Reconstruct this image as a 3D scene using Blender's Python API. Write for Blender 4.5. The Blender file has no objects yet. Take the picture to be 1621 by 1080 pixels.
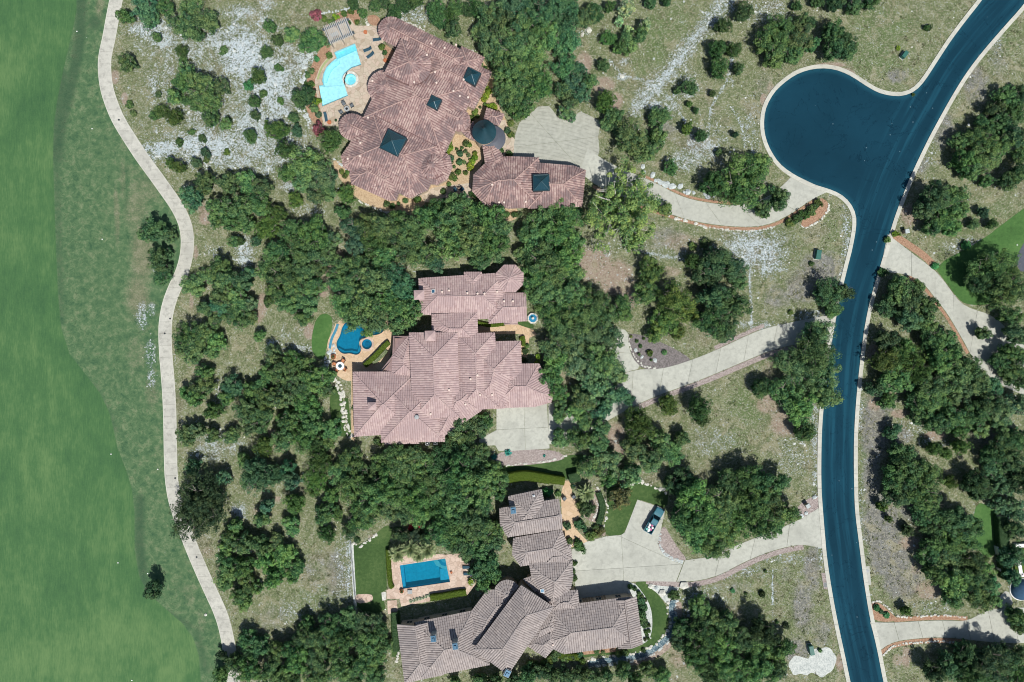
import bpy, bmesh, math, random
import numpy as np
from mathutils import Vector, Matrix
from mathutils.geometry import tessellate_polygon

R = random.Random(7)
NR = np.random.default_rng(11)
C = bpy.context.scene.collection
SC = bpy.context.scene

# ------------------------------------------------------------------ camera, sky, sun, exposure
H = 150.0                       # flight height in metres
S = 223.7 / 1621.0              # metres on the ground per photograph pixel
cam_d = bpy.data.cameras.new('camera')
cam_d.sensor_fit = 'HORIZONTAL'
cam_d.angle = 2 * math.atan(223.7 / 2 / H)
cam_d.clip_start = 1.0
cam_d.clip_end = 6000.0
cam = bpy.data.objects.new('camera', cam_d)
cam.location = (0, 0, H)
C.objects.link(cam)
SC.camera = cam

SUN_EL = math.radians(60)
SUN_AZ = math.atan2(0.47, -0.88)          # clockwise from +Y
to_sun = Vector((math.sin(SUN_AZ) * math.cos(SUN_EL), math.cos(SUN_AZ) * math.cos(SUN_EL), math.sin(SUN_EL)))
world = bpy.data.worlds.new('World')
SC.world = world
world.use_nodes = True
wn = world.node_tree
bg = wn.nodes['Background']
sky = wn.nodes.new('ShaderNodeTexSky')
sky.sky_type = 'NISHITA'
sky.sun_disc = False
sky.sun_elevation = SUN_EL
sky.sun_rotation = SUN_AZ
sky.altitude = 300
wn.links.new(sky.outputs[0], bg.inputs[0])
bg.inputs[1].default_value = 0.082
sun_d = bpy.data.lights.new('sun', 'SUN')
sun_d.energy = 4.9
sun_d.angle = math.radians(0.5)
sun_d.color = (1.0, 0.965, 0.915)
sun = bpy.data.objects.new('sun', sun_d)
sun.rotation_euler = (-to_sun).to_track_quat('-Z', 'Y').to_euler()
sun.location = to_sun * 300
C.objects.link(sun)
SC.view_settings.view_transform = 'Standard'
SC.view_settings.look = 'None'
SC.view_settings.exposure = 0.0
SC.view_settings.gamma = 1.0
SC.view_settings.use_curve_mapping = False
SC.cycles.filter_width = 1.0
SC.cycles.max_bounces = 6
SC.cycles.transparent_max_bounces = 8

# ------------------------------------------------------------------ helpers
def W(px, py, h=0.0):
    """the place on the ground plan of something seen at photograph pixel (px, py) and standing h metres high"""
    k = S * (H - h) / H
    return ((px - 810.5) * k, (540.0 - py) * k)

def WV(px, py, h=0.0):
    x, y = W(px, py, h)
    return Vector((x, y, h))

def tag(o, label=None, cat=None, group=None, kind=None):
    if label: o['label'] = label
    if cat: o['category'] = cat
    if group: o['group'] = group
    if kind: o['kind'] = kind
    return o

def empty(name, loc=(0, 0, 0), rz=0.0):
    o = bpy.data.objects.new(name, None)
    o.location = loc
    o.rotation_euler = (0, 0, rz)
    o.empty_display_size = 0.3
    C.objects.link(o)
    return o

def link(name, me, parent=None, mat=None):
    o = bpy.data.objects.new(name, me)
    if mat is not None and not me.materials:
        me.materials.append(mat)
    if parent is not None:
        o.parent = parent
    C.objects.link(o)
    return o

def bm_obj(name, bm, mat, parent=None, smooth=False):
    bmesh.ops.recalc_face_normals(bm, faces=bm.faces[:])
    me = bpy.data.meshes.new(name)
    bm.to_mesh(me)
    bm.free()
    if smooth:
        me.polygons.foreach_set('use_smooth', [True] * len(me.polygons))
    return link(name, me, parent, mat)

def np_mesh(name, V, F, mat=None, smooth=False):
    """V n x 3, F m x k faces of one size"""
    V = np.asarray(V, np.float32); F = np.asarray(F, np.int32)
    me = bpy.data.meshes.new(name)
    me.vertices.add(len(V)); me.vertices.foreach_set('co', V.ravel())
    k = F.shape[1]
    me.loops.add(F.size); me.loops.foreach_set('vertex_index', F.ravel())
    me.polygons.add(len(F))
    me.polygons.foreach_set('loop_start', np.arange(0, F.size, k, dtype=np.int32))
    me.polygons.foreach_set('loop_total', np.full(len(F), k, np.int32))
    if smooth:
        me.polygons.foreach_set('use_smooth', np.ones(len(F), bool))
    me.update(calc_edges=True)
    if mat is not None: me.materials.append(mat)
    return me

def copy_tree(o, parent=None):
    c = o.copy(); C.objects.link(c)
    if parent is not None: c.parent = parent
    for ch in list(o.children):
        copy_tree(ch, c)
    return c

def box(bm, c, s, rz=0.0, taper=1.0):
    x, y, z = s[0] / 2, s[1] / 2, s[2] / 2
    ca, sa = math.cos(rz), math.sin(rz)
    vs = []
    for dz in (-1, 1):
        t = taper if dz > 0 else 1.0
        for dx, dy in ((-1, -1), (1, -1), (1, 1), (-1, 1)):
            a, b = dx * x * t, dy * y * t
            vs.append(bm.verts.new((c[0] + a * ca - b * sa, c[1] + a * sa + b * ca, c[2] + dz * z)))
    for f in ((3, 2, 1, 0), (4, 5, 6, 7), (0, 1, 5, 4), (1, 2, 6, 5), (2, 3, 7, 6), (3, 0, 4, 7)):
        bm.faces.new([vs[i] for i in f])

def tube(bm, a, b, r0, r1=None, n=8, cap=True):
    a = Vector(a); b = Vector(b)
    r1 = r0 if r1 is None else r1
    d = (b - a).normalized()
    u = d.orthogonal().normalized(); v = d.cross(u)
    ra = [bm.verts.new(a + (u * math.cos(t) + v * math.sin(t)) * r0) for t in [2 * math.pi * i / n for i in range(n)]]
    rb = [bm.verts.new(b + (u * math.cos(t) + v * math.sin(t)) * r1) for t in [2 * math.pi * i / n for i in range(n)]]
    for i in range(n):
        bm.faces.new((ra[i], ra[(i + 1) % n], rb[(i + 1) % n], rb[i]))
    if cap:
        bm.faces.new(ra[::-1]); bm.faces.new(rb)

def lathe(bm, prof, c=(0, 0, 0), n=20):
    """prof: (radius, z) from the bottom up"""
    rings = []
    for r, z in prof:
        rings.append([bm.verts.new((c[0] + r * math.cos(2 * math.pi * i / n), c[1] + r * math.sin(2 * math.pi * i / n), c[2] + z)) for i in range(n)])
    for a, b in zip(rings, rings[1:]):
        for i in range(n):
            bm.faces.new((a[i], a[(i + 1) % n], b[(i + 1) % n], b[i]))
    bm.faces.new(rings[0][::-1]); bm.faces.new(rings[-1])

def chaikin(p, closed=True, it=2):
    for _ in range(it):
        q = []
        n = len(p)
        rng = range(n) if closed else range(n - 1)
        if not closed: q.append(p[0])
        for i in rng:
            a, b = p[i], p[(i + 1) % n]
            q.append((a[0] * .75 + b[0] * .25, a[1] * .75 + b[1] * .25))
            q.append((a[0] * .25 + b[0] * .75, a[1] * .25 + b[1] * .75))
        if not closed: q.append(p[-1])
        p = q
    return p

def resample(p, step):
    """points every step along a polyline"""
    P = np.array(p, float)
    d = np.r_[0, np.cumsum(np.hypot(*np.diff(P, axis=0).T))]
    n = max(2, int(round(d[-1] / step)) + 1)
    t = np.linspace(0, d[-1], n)
    return list(zip(np.interp(t, d, P[:, 0]), np.interp(t, d, P[:, 1])))

def offset_line(p, w):
    P = np.array(p, float)
    t = np.gradient(P, axis=0)
    t /= np.maximum(np.hypot(t[:, 0], t[:, 1])[:, None], 1e-6)
    n = np.c_[-t[:, 1], t[:, 0]]
    return [tuple(x) for x in P + n * w]

def band(p, w):
    """closed outline of a strip w wide along the line p (pixels)"""
    return offset_line(p, w / 2) + offset_line(p, -w / 2)[::-1]

BLOCK = []          # pixel outlines where nothing wild grows
def sheet_bm(polys, z, depth=0.3):
    """top face (outline first, then holes) at height z with a skirt below; polys in world xy"""
    bm = bmesh.new()
    loops = [[Vector((x, y, z)) for x, y in p] for p in polys]
    tris = tessellate_polygon(loops)
    vs = [bm.verts.new(v) for l in loops for v in l]
    for t in tris:
        try: bm.faces.new([vs[i] for i in t])
        except ValueError: pass
    k = 0
    for l in loops:
        n = len(l)
        lo = [bm.verts.new((v.x, v.y, z - depth)) for v in l]
        for i in range(n):
            j = (i + 1) % n
            bm.faces.new((vs[k + i], vs[k + j], lo[j], lo[i]))
        k += n
    return bm

def fix_up(o):
    me = o.data
    me.update()
    return o

def sheet(name, poly, z, mat, smooth=0, holes=(), kind='structure', block=True, depth=0.3, parent=None, closed=True):
    if smooth: poly = chaikin(poly, True, smooth)
    if block: BLOCK.append(poly)
    bm = sheet_bm([[W(*p) for p in poly]] + [[W(*p) for p in h] for h in holes], z, depth)
    o = bm_obj(name, bm, mat, parent)
    if kind and parent is None: o['kind'] = kind
    return o

# ------------------------------------------------------------------ materials
class NT:
    def __init__(self, name):
        self.m = bpy.data.materials.new(name)
        self.m.use_nodes = True
        self.t = self.m.node_tree
        self.b = self.t.nodes['Principled BSDF']
        self.b.inputs['Roughness'].default_value = 0.85
        self.b.inputs['Specular IOR Level'].default_value = 0.25
    def n(self, kind, **kw):
        nd = self.t.nodes.new(kind)
        for k, v in kw.items(): setattr(nd, k, v)
        return nd
    def put(self, sock, v):
        if hasattr(v, 'is_output'): self.t.links.new(v, sock)
        elif isinstance(v, (tuple, list)): sock.default_value = tuple(v) + (1.0,) * (len(sock.default_value) - len(v))
        else: sock.default_value = v
    def coord(self, which='Object', scale=None, rot=None):
        c = self.n('ShaderNodeTexCoord').outputs[which]
        if scale is None and rot is None: return c
        mp = self.n('ShaderNodeMapping')
        self.put(mp.inputs['Vector'], c)
        if scale is not None: mp.inputs['Scale'].default_value = scale
        if rot is not None: mp.inputs['Rotation'].default_value = rot
        return mp.outputs[0]
    def noise(self, scale, vec=None, detail=3.0, rough=0.55, out='Fac', dist=0.0):
        nd = self.n('ShaderNodeTexNoise')
        self.put(nd.inputs['Vector'], vec if vec is not None else self.coord())
        nd.inputs['Scale'].default_value = scale
        nd.inputs['Detail'].default_value = detail
        nd.inputs['Roughness'].default_value = rough
        nd.inputs['Distortion'].default_value = dist
        return nd.outputs[out]
    def voronoi(self, scale, vec=None, out='Distance', feature='F1', rnd=1.0):
        nd = self.n('ShaderNodeTexVoronoi', feature=feature)
        self.put(nd.inputs['Vector'], vec if vec is not None else self.coord())
        nd.inputs['Scale'].default_value = scale
        nd.inputs['Randomness'].default_value = rnd
        return nd.outputs[out]
    def math(self, op, a, b=0.0, c=None, clamp=False):
        nd = self.n('ShaderNodeMath', operation=op, use_clamp=clamp)
        self.put(nd.inputs[0], a); self.put(nd.inputs[1], b)
        if c is not None: self.put(nd.inputs[2], c)
        return nd.outputs[0]
    def step(self, v, lo, hi):
        nd = self.n('ShaderNodeMapRange', interpolation_type='SMOOTHSTEP')
        self.put(nd.inputs[0], v)
        nd.inputs[1].default_value = lo; nd.inputs[2].default_value = hi
        return nd.outputs[0]
    def mix(self, f, a, b, blend='MIX'):
        nd = self.n('ShaderNodeMix', data_type='RGBA', blend_type=blend)
        self.put(nd.inputs[0], f); self.put(nd.inputs[6], a); self.put(nd.inputs[7], b)
        return nd.outputs[2]
    def ramp(self, f, stops):
        nd = self.n('ShaderNodeValToRGB')
        cr = nd.color_ramp
        while len(cr.elements) < len(stops): cr.elements.new(0.5)
        for e, (p, col) in zip(cr.elements, stops):
            e.position = p; e.color = tuple(col) + (1.0,)
        self.put(nd.inputs[0], f)
        return nd.outputs[0]
    def color(self, v): self.put(self.b.inputs['Base Color'], v); return self
    def rough(self, v): self.put(self.b.inputs['Roughness'], v); return self
    def bump(self, h, strength=0.4, dist=0.05):
        nd = self.n('ShaderNodeBump')
        nd.inputs['Strength'].default_value = strength
        nd.inputs['Distance'].default_value = dist
        self.put(nd.inputs['Height'], h)
        self.t.links.new(nd.outputs[0], self.b.inputs['Normal'])
        return self
    def island(self): return self.n('ShaderNodeNewGeometry').outputs['Random Per Island']
    def orand(self): return self.n('ShaderNodeObjectInfo').outputs['Random']
    def ocol(self): return self.n('ShaderNodeObjectInfo').outputs['Color']

def plain(name, col, var=0.25, scale=3.0, rough=0.8, metal=0.0, bump=0.0, spec=0.25):
    m = NT(name)
    n = m.noise(scale, detail=4)
    lo = tuple(c * (1 - var) for c in col); hi = tuple(min(1, c * (1 + var)) for c in col)
    m.color(m.ramp(n, [(0.3, lo), (0.7, hi)])).rough(rough)
    m.b.inputs['Metallic'].default_value = metal
    m.b.inputs['Specular IOR Level'].default_value = spec
    if bump: m.bump(n, bump, 0.03)
    return m.m

def concrete(name, col, seam=None):
    m = NT(name)
    big = m.noise(0.18, detail=4); mid = m.noise(1.3, detail=5, rough=0.65); fine = m.noise(14, detail=2)
    c = m.ramp(mid, [(0.25, tuple(x * .80 for x in col)), (0.5, col), (0.8, tuple(min(1, x * 1.12) for x in col))])
    c = m.mix(m.step(big, 0.45, 0.75), c, tuple(x * .80 for x in col))
    if seam: c = m.mix(m.math('MULTIPLY', m.step(m.noise(.75, detail=5, rough=.7), .48, .66), seam), c, tuple(x * .48 for x in col))
    r = m.orand()
    c = m.mix(m.math('MULTIPLY', r, 0.22), c, tuple(x * .55 for x in col))
    c = m.mix(m.math('MULTIPLY', m.step(fine, .5, .8), .18), c, tuple(x * .5 for x in col))
    m.color(c).rough(0.9).bump(fine, .15, .01)
    return m.m

M = {}
M['concrete'] = concrete('concrete', (.455, .465, .405), .3)
M['path_concrete'] = concrete('path_concrete', (.50, .495, .435), .55)
M['kerb'] = concrete('kerb_concrete', (.52, .52, .45))

def court_mat():
    m = NT('stamped_concrete')
    base = m.noise(1.1, detail=5)
    c = m.ramp(base, [(.25, (.29, .30, .255)), (.75, (.42, .425, .365))])
    w = m.n('ShaderNodeTexWave', wave_type='RINGS', rings_direction='SPHERICAL')
    m.put(w.inputs['Vector'], m.coord())
    w.inputs['Scale'].default_value = .42; w.inputs['Distortion'].default_value = 1.6
    w.inputs['Detail'].default_value = 2; w.inputs['Detail Scale'].default_value = .6
    brk = m.noise(.5, detail=3)
    f = m.math('MULTIPLY', m.step(w.outputs['Fac'], .55, .95), m.step(brk, .35, .7))
    c = m.mix(m.math('MULTIPLY', f, .34), c, (.16, .165, .15))
    m.color(c).rough(.9)
    return m.m
M['court'] = court_mat()

def asphalt():
    """sealed bluish asphalt; the point attribute lane holds metres to the road edge"""
    m = NT('asphalt')
    fine = m.noise(18, detail=3, rough=.7); big = m.noise(.06, detail=5, rough=.6)
    at = m.n('ShaderNodeAttribute', attribute_name='lane'); sp_ = m.n('ShaderNodeSeparateColor'); m.put(sp_.inputs[0], at.outputs['Color'])
    ed, er = sp_.outputs[0], sp_.outputs[1]
    cv = m.n('ShaderNodeCombineXYZ'); m.put(cv.inputs[0], m.math('MULTIPLY', er, 24.0))
    py_ = m.n('ShaderNodeSeparateXYZ'); m.put(py_.inputs[0], m.coord()); m.put(cv.inputs[1], m.math('MULTIPLY', py_.outputs[1], .03))
    st = m.noise(1.0, cv.outputs[0], detail=4, rough=.6)
    c = m.ramp(big, [(.3, (.0044, .030, .050)), (.7, (.0066, .043, .071))])
    c = m.mix(m.math('MULTIPLY', m.math('MULTIPLY', m.step(st, .46, .70), m.step(er, .27, .19)), .75), c, (.012, .074, .114))
    c = m.mix(m.math('MULTIPLY', m.step(ed, .13, .02), .65), c, (.012, .072, .106))
    c = m.mix(m.math('MULTIPLY', m.step(fine, .55, .85), .3), c, (.02, .08, .115))
    sp = m.voronoi(.35)
    c = m.mix(m.math('MULTIPLY', m.math('LESS_THAN', sp, .05), .5), c, (.14, .22, .26))
    cr = m.noise(.09, detail=6, rough=.6, dist=1.5)
    crk = m.math('MULTIPLY', m.math('LESS_THAN', m.math('ABSOLUTE', m.math('SUBTRACT', cr, .5)), .004), .6)
    c = m.mix(crk, c, (.0015, .018, .034))
    tar = m.noise(.3, detail=5, rough=.7, dist=.8)
    c = m.mix(m.math('MULTIPLY', m.step(tar, .60, .74), .45), c, (.0020, .026, .046))
    m.color(c).rough(.85).bump(fine, .2, .01)
    m.b.inputs['Specular IOR Level'].default_value = .08
    return m.m
M['asphalt'] = asphalt()

def mottled(name, cols, scale=2.5, fine=9.0, bump=.4):
    m = NT(name)
    a = m.noise(scale, detail=5, rough=.7); b = m.voronoi(fine, out='Color')
    v = m.math('ADD', m.math('MULTIPLY', a, .65), m.math('MULTIPLY', b, .35))
    k = len(cols)
    m.color(m.ramp(v, [(.28 + .42 * i / (k - 1), c) for i, c in enumerate(cols)])).rough(.95).bump(v, bump, .05)
    return m.m
M['mulch'] = mottled('orange_mulch', [(.17, .095, .06), (.32, .195, .125), (.44, .30, .205)])
M['sand_gravel'] = mottled('tan_gravel', [(.26, .18, .105), (.43, .32, .20), (.54, .43, .29)])
M['pink_gravel'] = mottled('pink_gravel', [(.15, .125, .115), (.30, .25, .23), (.44, .40, .37)], 3, 7)
M['grey_mulch'] = mottled('grey_mulch', [(.08, .072, .07), (.16, .145, .14), (.26, .24, .23)], 2, 8)
M['white_gravel'] = mottled('white_gravel', [(.30, .33, .31), (.46, .49, .46), (.60, .62, .57)], .5, 5)
M['dirt'] = mottled('bare_dirt', [(.15, .12, .10), (.29, .235, .19), (.42, .36, .30)], 1.2, 6)

def flag(name, cols, scale=1.1):
    m = NT(name)
    v = m.voronoi(scale, out='Color')
    bw = m.n('ShaderNodeSeparateColor'); m.put(bw.inputs[0], v)
    c = m.ramp(bw.outputs[0], [(0, cols[0]), (.45, cols[1]), (1, cols[2])])
    e = m.voronoi(scale, feature='DISTANCE_TO_EDGE')
    f = m.step(e, .012, .05)
    c = m.mix(m.math('MULTIPLY', m.math('SUBTRACT', 1.0, f), .45), c, tuple(x * .5 for x in cols[0]))
    c = m.mix(m.math('MULTIPLY', m.noise(3, detail=4), .3), c, tuple(x * .7 for x in cols[1]))
    m.color(c).rough(.85).bump(f, .4, .03)
    return m.m
M['flagstone'] = flag('flagstone', [(.36, .29, .21), (.49, .43, .335), (.50, .40, .32)])
M['flagstone_peach'] = flag('flagstone_peach', [(.50, .36, .225), (.56, .415, .27), (.60, .46, .315)])
M['flagstone_rose'] = flag('flagstone_rose', [(.42, .31, .24), (.54, .42, .335), (.60, .48, .39)])

def grass(name, lo, mid, hi, stretch=(1, 1, 1), rot=0.0, sc=1.0):
    m = NT(name)
    v = m.coord('Object', stretch, (0, 0, rot))
    a = m.noise(.16 * sc, v, detail=5, rough=.6); b = m.noise(1.6, detail=4); f = m.noise(9, detail=2)
    t = m.math('ADD', m.math('ADD', m.math('MULTIPLY', a, .45), m.math('MULTIPLY', b, .3)), m.math('MULTIPLY', f, .25))
    m.color(m.ramp(t, [(.36, lo), (.5, mid), (.64, hi)])).rough(.95).bump(f, .5, .06)
    return m.m
M['lawn'] = grass('lawn_grass', (.028, .060, .018), (.050, .098, .028), (.095, .145, .050))
M['lawn_bright'] = grass('bright_lawn', (.040, .098, .026), (.062, .145, .038), (.098, .185, .055))

M['limestone'] = plain('limestone', (.53, .53, .47), .3, 2.2, .9, bump=.5)
M['bluestone'] = plain('pale_limestone', (.44, .485, .475), .3, 3.0, .9, bump=.5)
M['stucco'] = plain('stucco', (.46, .38, .29), .12, 1.5, .9)
M['stone_wall'] = flag('stone_wall', [(.26, .21, .16), (.38, .32, .25), (.44, .38, .31)], 2.2)
M['trim'] = plain('painted_trim', (.40, .35, .29), .1, 2, .6)
M['dark_metal'] = plain('dark_metal', (.02, .045, .055), .2, 4, .45, .2, spec=.5)
M['slate_metal'] = plain('slate_metal', (.075, .085, .105), .15, 1.5, .55, .1, spec=.4)
M['teal_metal'] = plain('teal_metal', (.016, .058, .075), .18, .8, .4, .15, spec=.5)
M['green_paint'] = plain('green_enamel', (.035, .13, .105), .15, 3, .5)
M['white_paint'] = plain('white_paint', (.75, .76, .74), .08, 3, .5)
M['grey_paint'] = plain('grey_paint', (.33, .35, .35), .12, 3, .6)
M['black'] = plain('black_metal', (.018, .024, .03), .2, 4, .5)
M['terracotta'] = plain('terracotta', (.42, .15, .07), .2, 5, .8)
M['wood'] = plain('weathered_wood', (.27, .20, .14), .25, 3, .8)
M['white_wood'] = plain('pale_beam', (.42, .42, .40), .12, 3, .7)
M['dark_beam'] = plain('dark_beam', (.075, .10, .115), .2, 3, .7)
M['bark'] = plain('bark', (.24, .22, .19), .35, 6, .95, bump=.5)
M['pale_bark'] = plain('pale_bark', (.46, .45, .40), .3, 5, .95)
M['navy_cloth'] = plain('navy_cloth', (.03, .075, .105), .2, 5, .9)
M['sling'] = plain('grey_sling', (.13, .15, .165), .2, 5, .9)
M['orange_cushion'] = plain('rust_cushion', (.44, .19, .09), .2, 5, .9)
M['chimney_blue'] = plain('blue_flue_cap', (.018, .085, .15), .25, 3, .4, .3, spec=.5)
M['rubber'] = plain('rubber', (.015, .016, .018), .2, 6, .9)
M['creek_bed'] = mottled('creek_bed', [(.03, .07, .09), (.10, .16, .19), (.36, .42, .42)], 2.2, 5)

def glass_mat(name, col, rough=.08):
    m = NT(name)
    m.color(col).rough(rough)
    m.b.inputs['Specular IOR Level'].default_value = .6
    return m.m
M['window_glass'] = glass_mat('window_glass', (.02, .035, .045))
M['skylight_glass'] = glass_mat('skylight_glass', (.012, .050, .068), .22)
M['car_glass'] = plain('car_glass', (.006, .016, .024), .1, 2, .12, spec=.25)
M['car_paint'] = plain('car_paint', (.026, .135, .18), .08, 2, .5, spec=.2)

def water(name, tint, body, alpha):
    """clear water: tinted see-through sheet that mirrors the sky at grazing angles"""
    m = NT(name)
    t = m.t
    t.nodes.remove(m.b)
    out = t.nodes['Material Output']
    tr = m.n('ShaderNodeBsdfTransparent'); tr.inputs[0].default_value = tint + (1,)
    df = m.n('ShaderNodeBsdfDiffuse'); df.inputs[0].default_value = body + (1,)
    gl = m.n('ShaderNodeBsdfGlossy'); gl.inputs['Roughness'].default_value = .06
    bp = m.n('ShaderNodeBump'); bp.inputs['Strength'].default_value = .25; bp.inputs['Distance'].default_value = .05
    m.put(bp.inputs['Height'], m.noise(2.2, detail=3, dist=.6))
    for s in (gl.inputs['Normal'],): t.links.new(bp.outputs[0], s)
    mx = m.n('ShaderNodeMixShader'); mx.inputs[0].default_value = alpha
    t.links.new(tr.outputs[0], mx.inputs[1]); t.links.new(df.outputs[0], mx.inputs[2])
    fr = m.n('ShaderNodeFresnel'); fr.inputs['IOR'].default_value = 1.33
    t.links.new(bp.outputs[0], fr.inputs['Normal'])
    m2 = m.n('ShaderNodeMixShader')
    t.links.new(fr.outputs[0], m2.inputs[0]); t.links.new(mx.outputs[0], m2.inputs[1]); t.links.new(gl.outputs[0], m2.inputs[2])
    t.links.new(m2.outputs[0], out.inputs['Surface'])
    return m.m

def plaster(name, col, spec=.5):
    m = NT(name)
    a = m.noise(1.2, detail=4); v = m.voronoi(2.2, feature='SMOOTH_F1')
    c = m.ramp(m.math('ADD', m.math('MULTIPLY', a, .5), m.math('MULTIPLY', v, .5)), [(.25, tuple(x * .85 for x in col)), (.65, tuple(min(1, x * 1.12) for x in col))])
    m.color(c).rough(.7)
    return m.m

def leaf_mat(name, a, b, c, trans=.32, tint=True, size=.5):
    m = NT(name)
    r = m.island()
    col = m.ramp(r, [(0.0, a), (.5, b), (1.0, c)])
    tone = m.n('ShaderNodeAttribute', attribute_name='tone').outputs['Fac']
    col = m.mix(m.math('MULTIPLY', m.step(tone, .45, 1.0), .55), col, tuple(x * k for x, k in zip(c, (1.15, 1.05, .85))))
    col = m.mix(m.math('MULTIPLY', m.step(tone, .45, .0), .40), col, tuple(x * k for x, k in zip(a, (.9, 1.0, 1.15))))
    if tint:
        col = m.mix(1.0, col, m.ocol(), 'MULTIPLY')
    t = m.t
    m.color(col).rough(.65)
    m.b.inputs['Specular IOR Level'].default_value = .18
    tl = m.n('ShaderNodeBsdfTranslucent'); m.put(tl.inputs[0], col)
    mx = m.n('ShaderNodeMixShader'); mx.inputs[0].default_value = trans
    t.links.new(m.b.outputs[0], mx.inputs[1]); t.links.new(tl.outputs[0], mx.inputs[2])
    t.links.new(mx.outputs[0], t.nodes['Material Output'].inputs['Surface'])
    return m.m
M['oak_leaf'] = leaf_mat('oak_leaf', (.026, .084, .040), (.072, .172, .070), (.185, .312, .126))
M['juniper_leaf'] = leaf_mat('juniper_leaf', (.026, .076, .032), (.056, .136, .054), (.124, .232, .094))
M['shrub_leaf'] = leaf_mat('shrub_leaf', (.036, .088, .034), (.074, .148, .055), (.15, .24, .095))
M['flower'] = leaf_mat('pink_blossom', (.055, .065, .035), (.26, .06, .105), (.40, .16, .20), tint=False)
M['red_flower'] = leaf_mat('red_blossom', (.25, .015, .03), (.42, .03, .05), (.5, .06, .1), tint=False)
M['yucca_leaf'] = leaf_mat('yucca_leaf', (.17, .23, .11), (.36, .41, .21), (.58, .58, .36), tint=True)
M['hedge_leaf'] = leaf_mat('hedge_leaf', (.075, .125, .014), (.13, .20, .022), (.20, .28, .04))
# ------------------------------------------------------------------ pools (outlines first: the ground is cut open for them)
POOL_A = [(529, 83), (562, 69), (572, 103), (557, 108), (549, 114), (544, 126), (546, 137), (551, 152), (510, 169), (503, 136), (512, 135), (510, 128), (512, 117), (517, 106), (525, 98), (533, 92)]
POOL_B = chaikin([(542, 515), (560, 500), (600, 498), (611, 510), (608, 525), (599, 530), (589, 531), (580, 533), (571, 537), (568, 544), (573, 555), (566, 563), (554, 559), (543, 561), (534, 553), (532, 542), (539, 531)], True, 2)
POOL_C = [(633, 895), (685, 887), (705, 884), (708, 900), (712.5, 921), (638, 932)]
def circle(c, r, n=28, a0=0.0, a1=2 * math.pi):
    return [(c[0] + r * math.cos(a0 + (a1 - a0) * i / n), c[1] + r * math.sin(a0 + (a1 - a0) * i / n)) for i in range(n if a1 - a0 > 6.28 else n + 1)]
SPA_A = circle((555, 126), 9.2)
SPA_B = circle((581, 545), 8)
CREEK = chaikin([(1066, 949), (1063, 960), (1063, 971), (1070, 988), (1059, 1008), (1038, 1027), (1016, 1038), (979, 1043), (931, 1051)], False, 2)

# ------------------------------------------------------------------ ground
GX0, GX1, GY0, GY1, GS = -190, 1812, -160, 1242, 3.0
gx = np.arange(GX0, GX1 + 1, GS); gy = np.arange(GY0, GY1 + 1, GS)
PX, PY = np.meshgrid(gx, gy)

def pip(poly, X, Y):
    inside = np.zeros(X.shape, bool)
    n = len(poly)
    for i in range(n):
        x0, y0 = poly[i]; x1, y1 = poly[(i + 1) % n]
        if y0 == y1: continue
        c = ((y0 > Y) != (y1 > Y)) & (X < (x1 - x0) * (Y - y0) / (y1 - y0) + x0)
        inside ^= c
    return inside

def seg_dist(pts, X, Y, closed=False):
    d = np.full(X.shape, 1e9)
    n = len(pts)
    for i in range(n if closed else n - 1):
        x0, y0 = pts[i]; x1, y1 = pts[(i + 1) % n]
        vx, vy = x1 - x0, y1 - y0
        t = np.clip(((X - x0) * vx + (Y - y0) * vy) / max(vx * vx + vy * vy, 1e-6), 0, 1)
        d = np.minimum(d, np.hypot(X - x0 - t * vx, Y - y0 - t * vy))
    return d

zone = {k: np.zeros(PX.shape) for k in ('rock', 'dirt', 'green', 'weed', 'fair', 'rough', 'dark', 'trail')}
def sub(pts, w):
    xs = [p[0] for p in pts]; ys = [p[1] for p in pts]
    i0 = np.searchsorted(gx, min(xs) - w); i1 = np.searchsorted(gx, max(xs) + w)
    j0 = np.searchsorted(gy, min(ys) - w); j1 = np.searchsorted(gy, max(ys) + w)
    return slice(j0, j1 + 1), slice(i0, i1 + 1)
def stroke(ch, pts, w, s=1.0, soft=.7):
    sl = sub(pts, w * 1.6)
    if len(pts) == 1: d = np.hypot(PX[sl] - pts[0][0], PY[sl] - pts[0][1])
    else: d = seg_dist(pts, PX[sl], PY[sl])
    v = s * np.clip((w * (1 + soft) - d) / (w * 2 * soft), 0, 1)
    zone[ch][sl] = np.maximum(zone[ch][sl], v)
def blob(ch, x, y, rx, ry, s=1.0):
    sl = sub([(x - rx, y - ry), (x + rx, y + ry)], max(rx, ry) * .6)
    d = np.hypot((PX[sl] - x) / rx, (PY[sl] - y) / ry)
    zone[ch][sl] = np.maximum(zone[ch][sl], s * np.clip((1.5 - d), 0, 1))
def area(ch, poly, s=1.0, soft=4):
    sl = sub(poly, soft * 2)
    d = seg_dist(poly, PX[sl], PY[sl], True)
    ins = pip(poly, PX[sl], PY[sl])
    sd = np.where(ins, -d, d)
    zone[ch][sl] = np.maximum(zone[ch][sl], s * np.clip(.5 - sd / (2 * soft), 0, 1))

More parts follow.
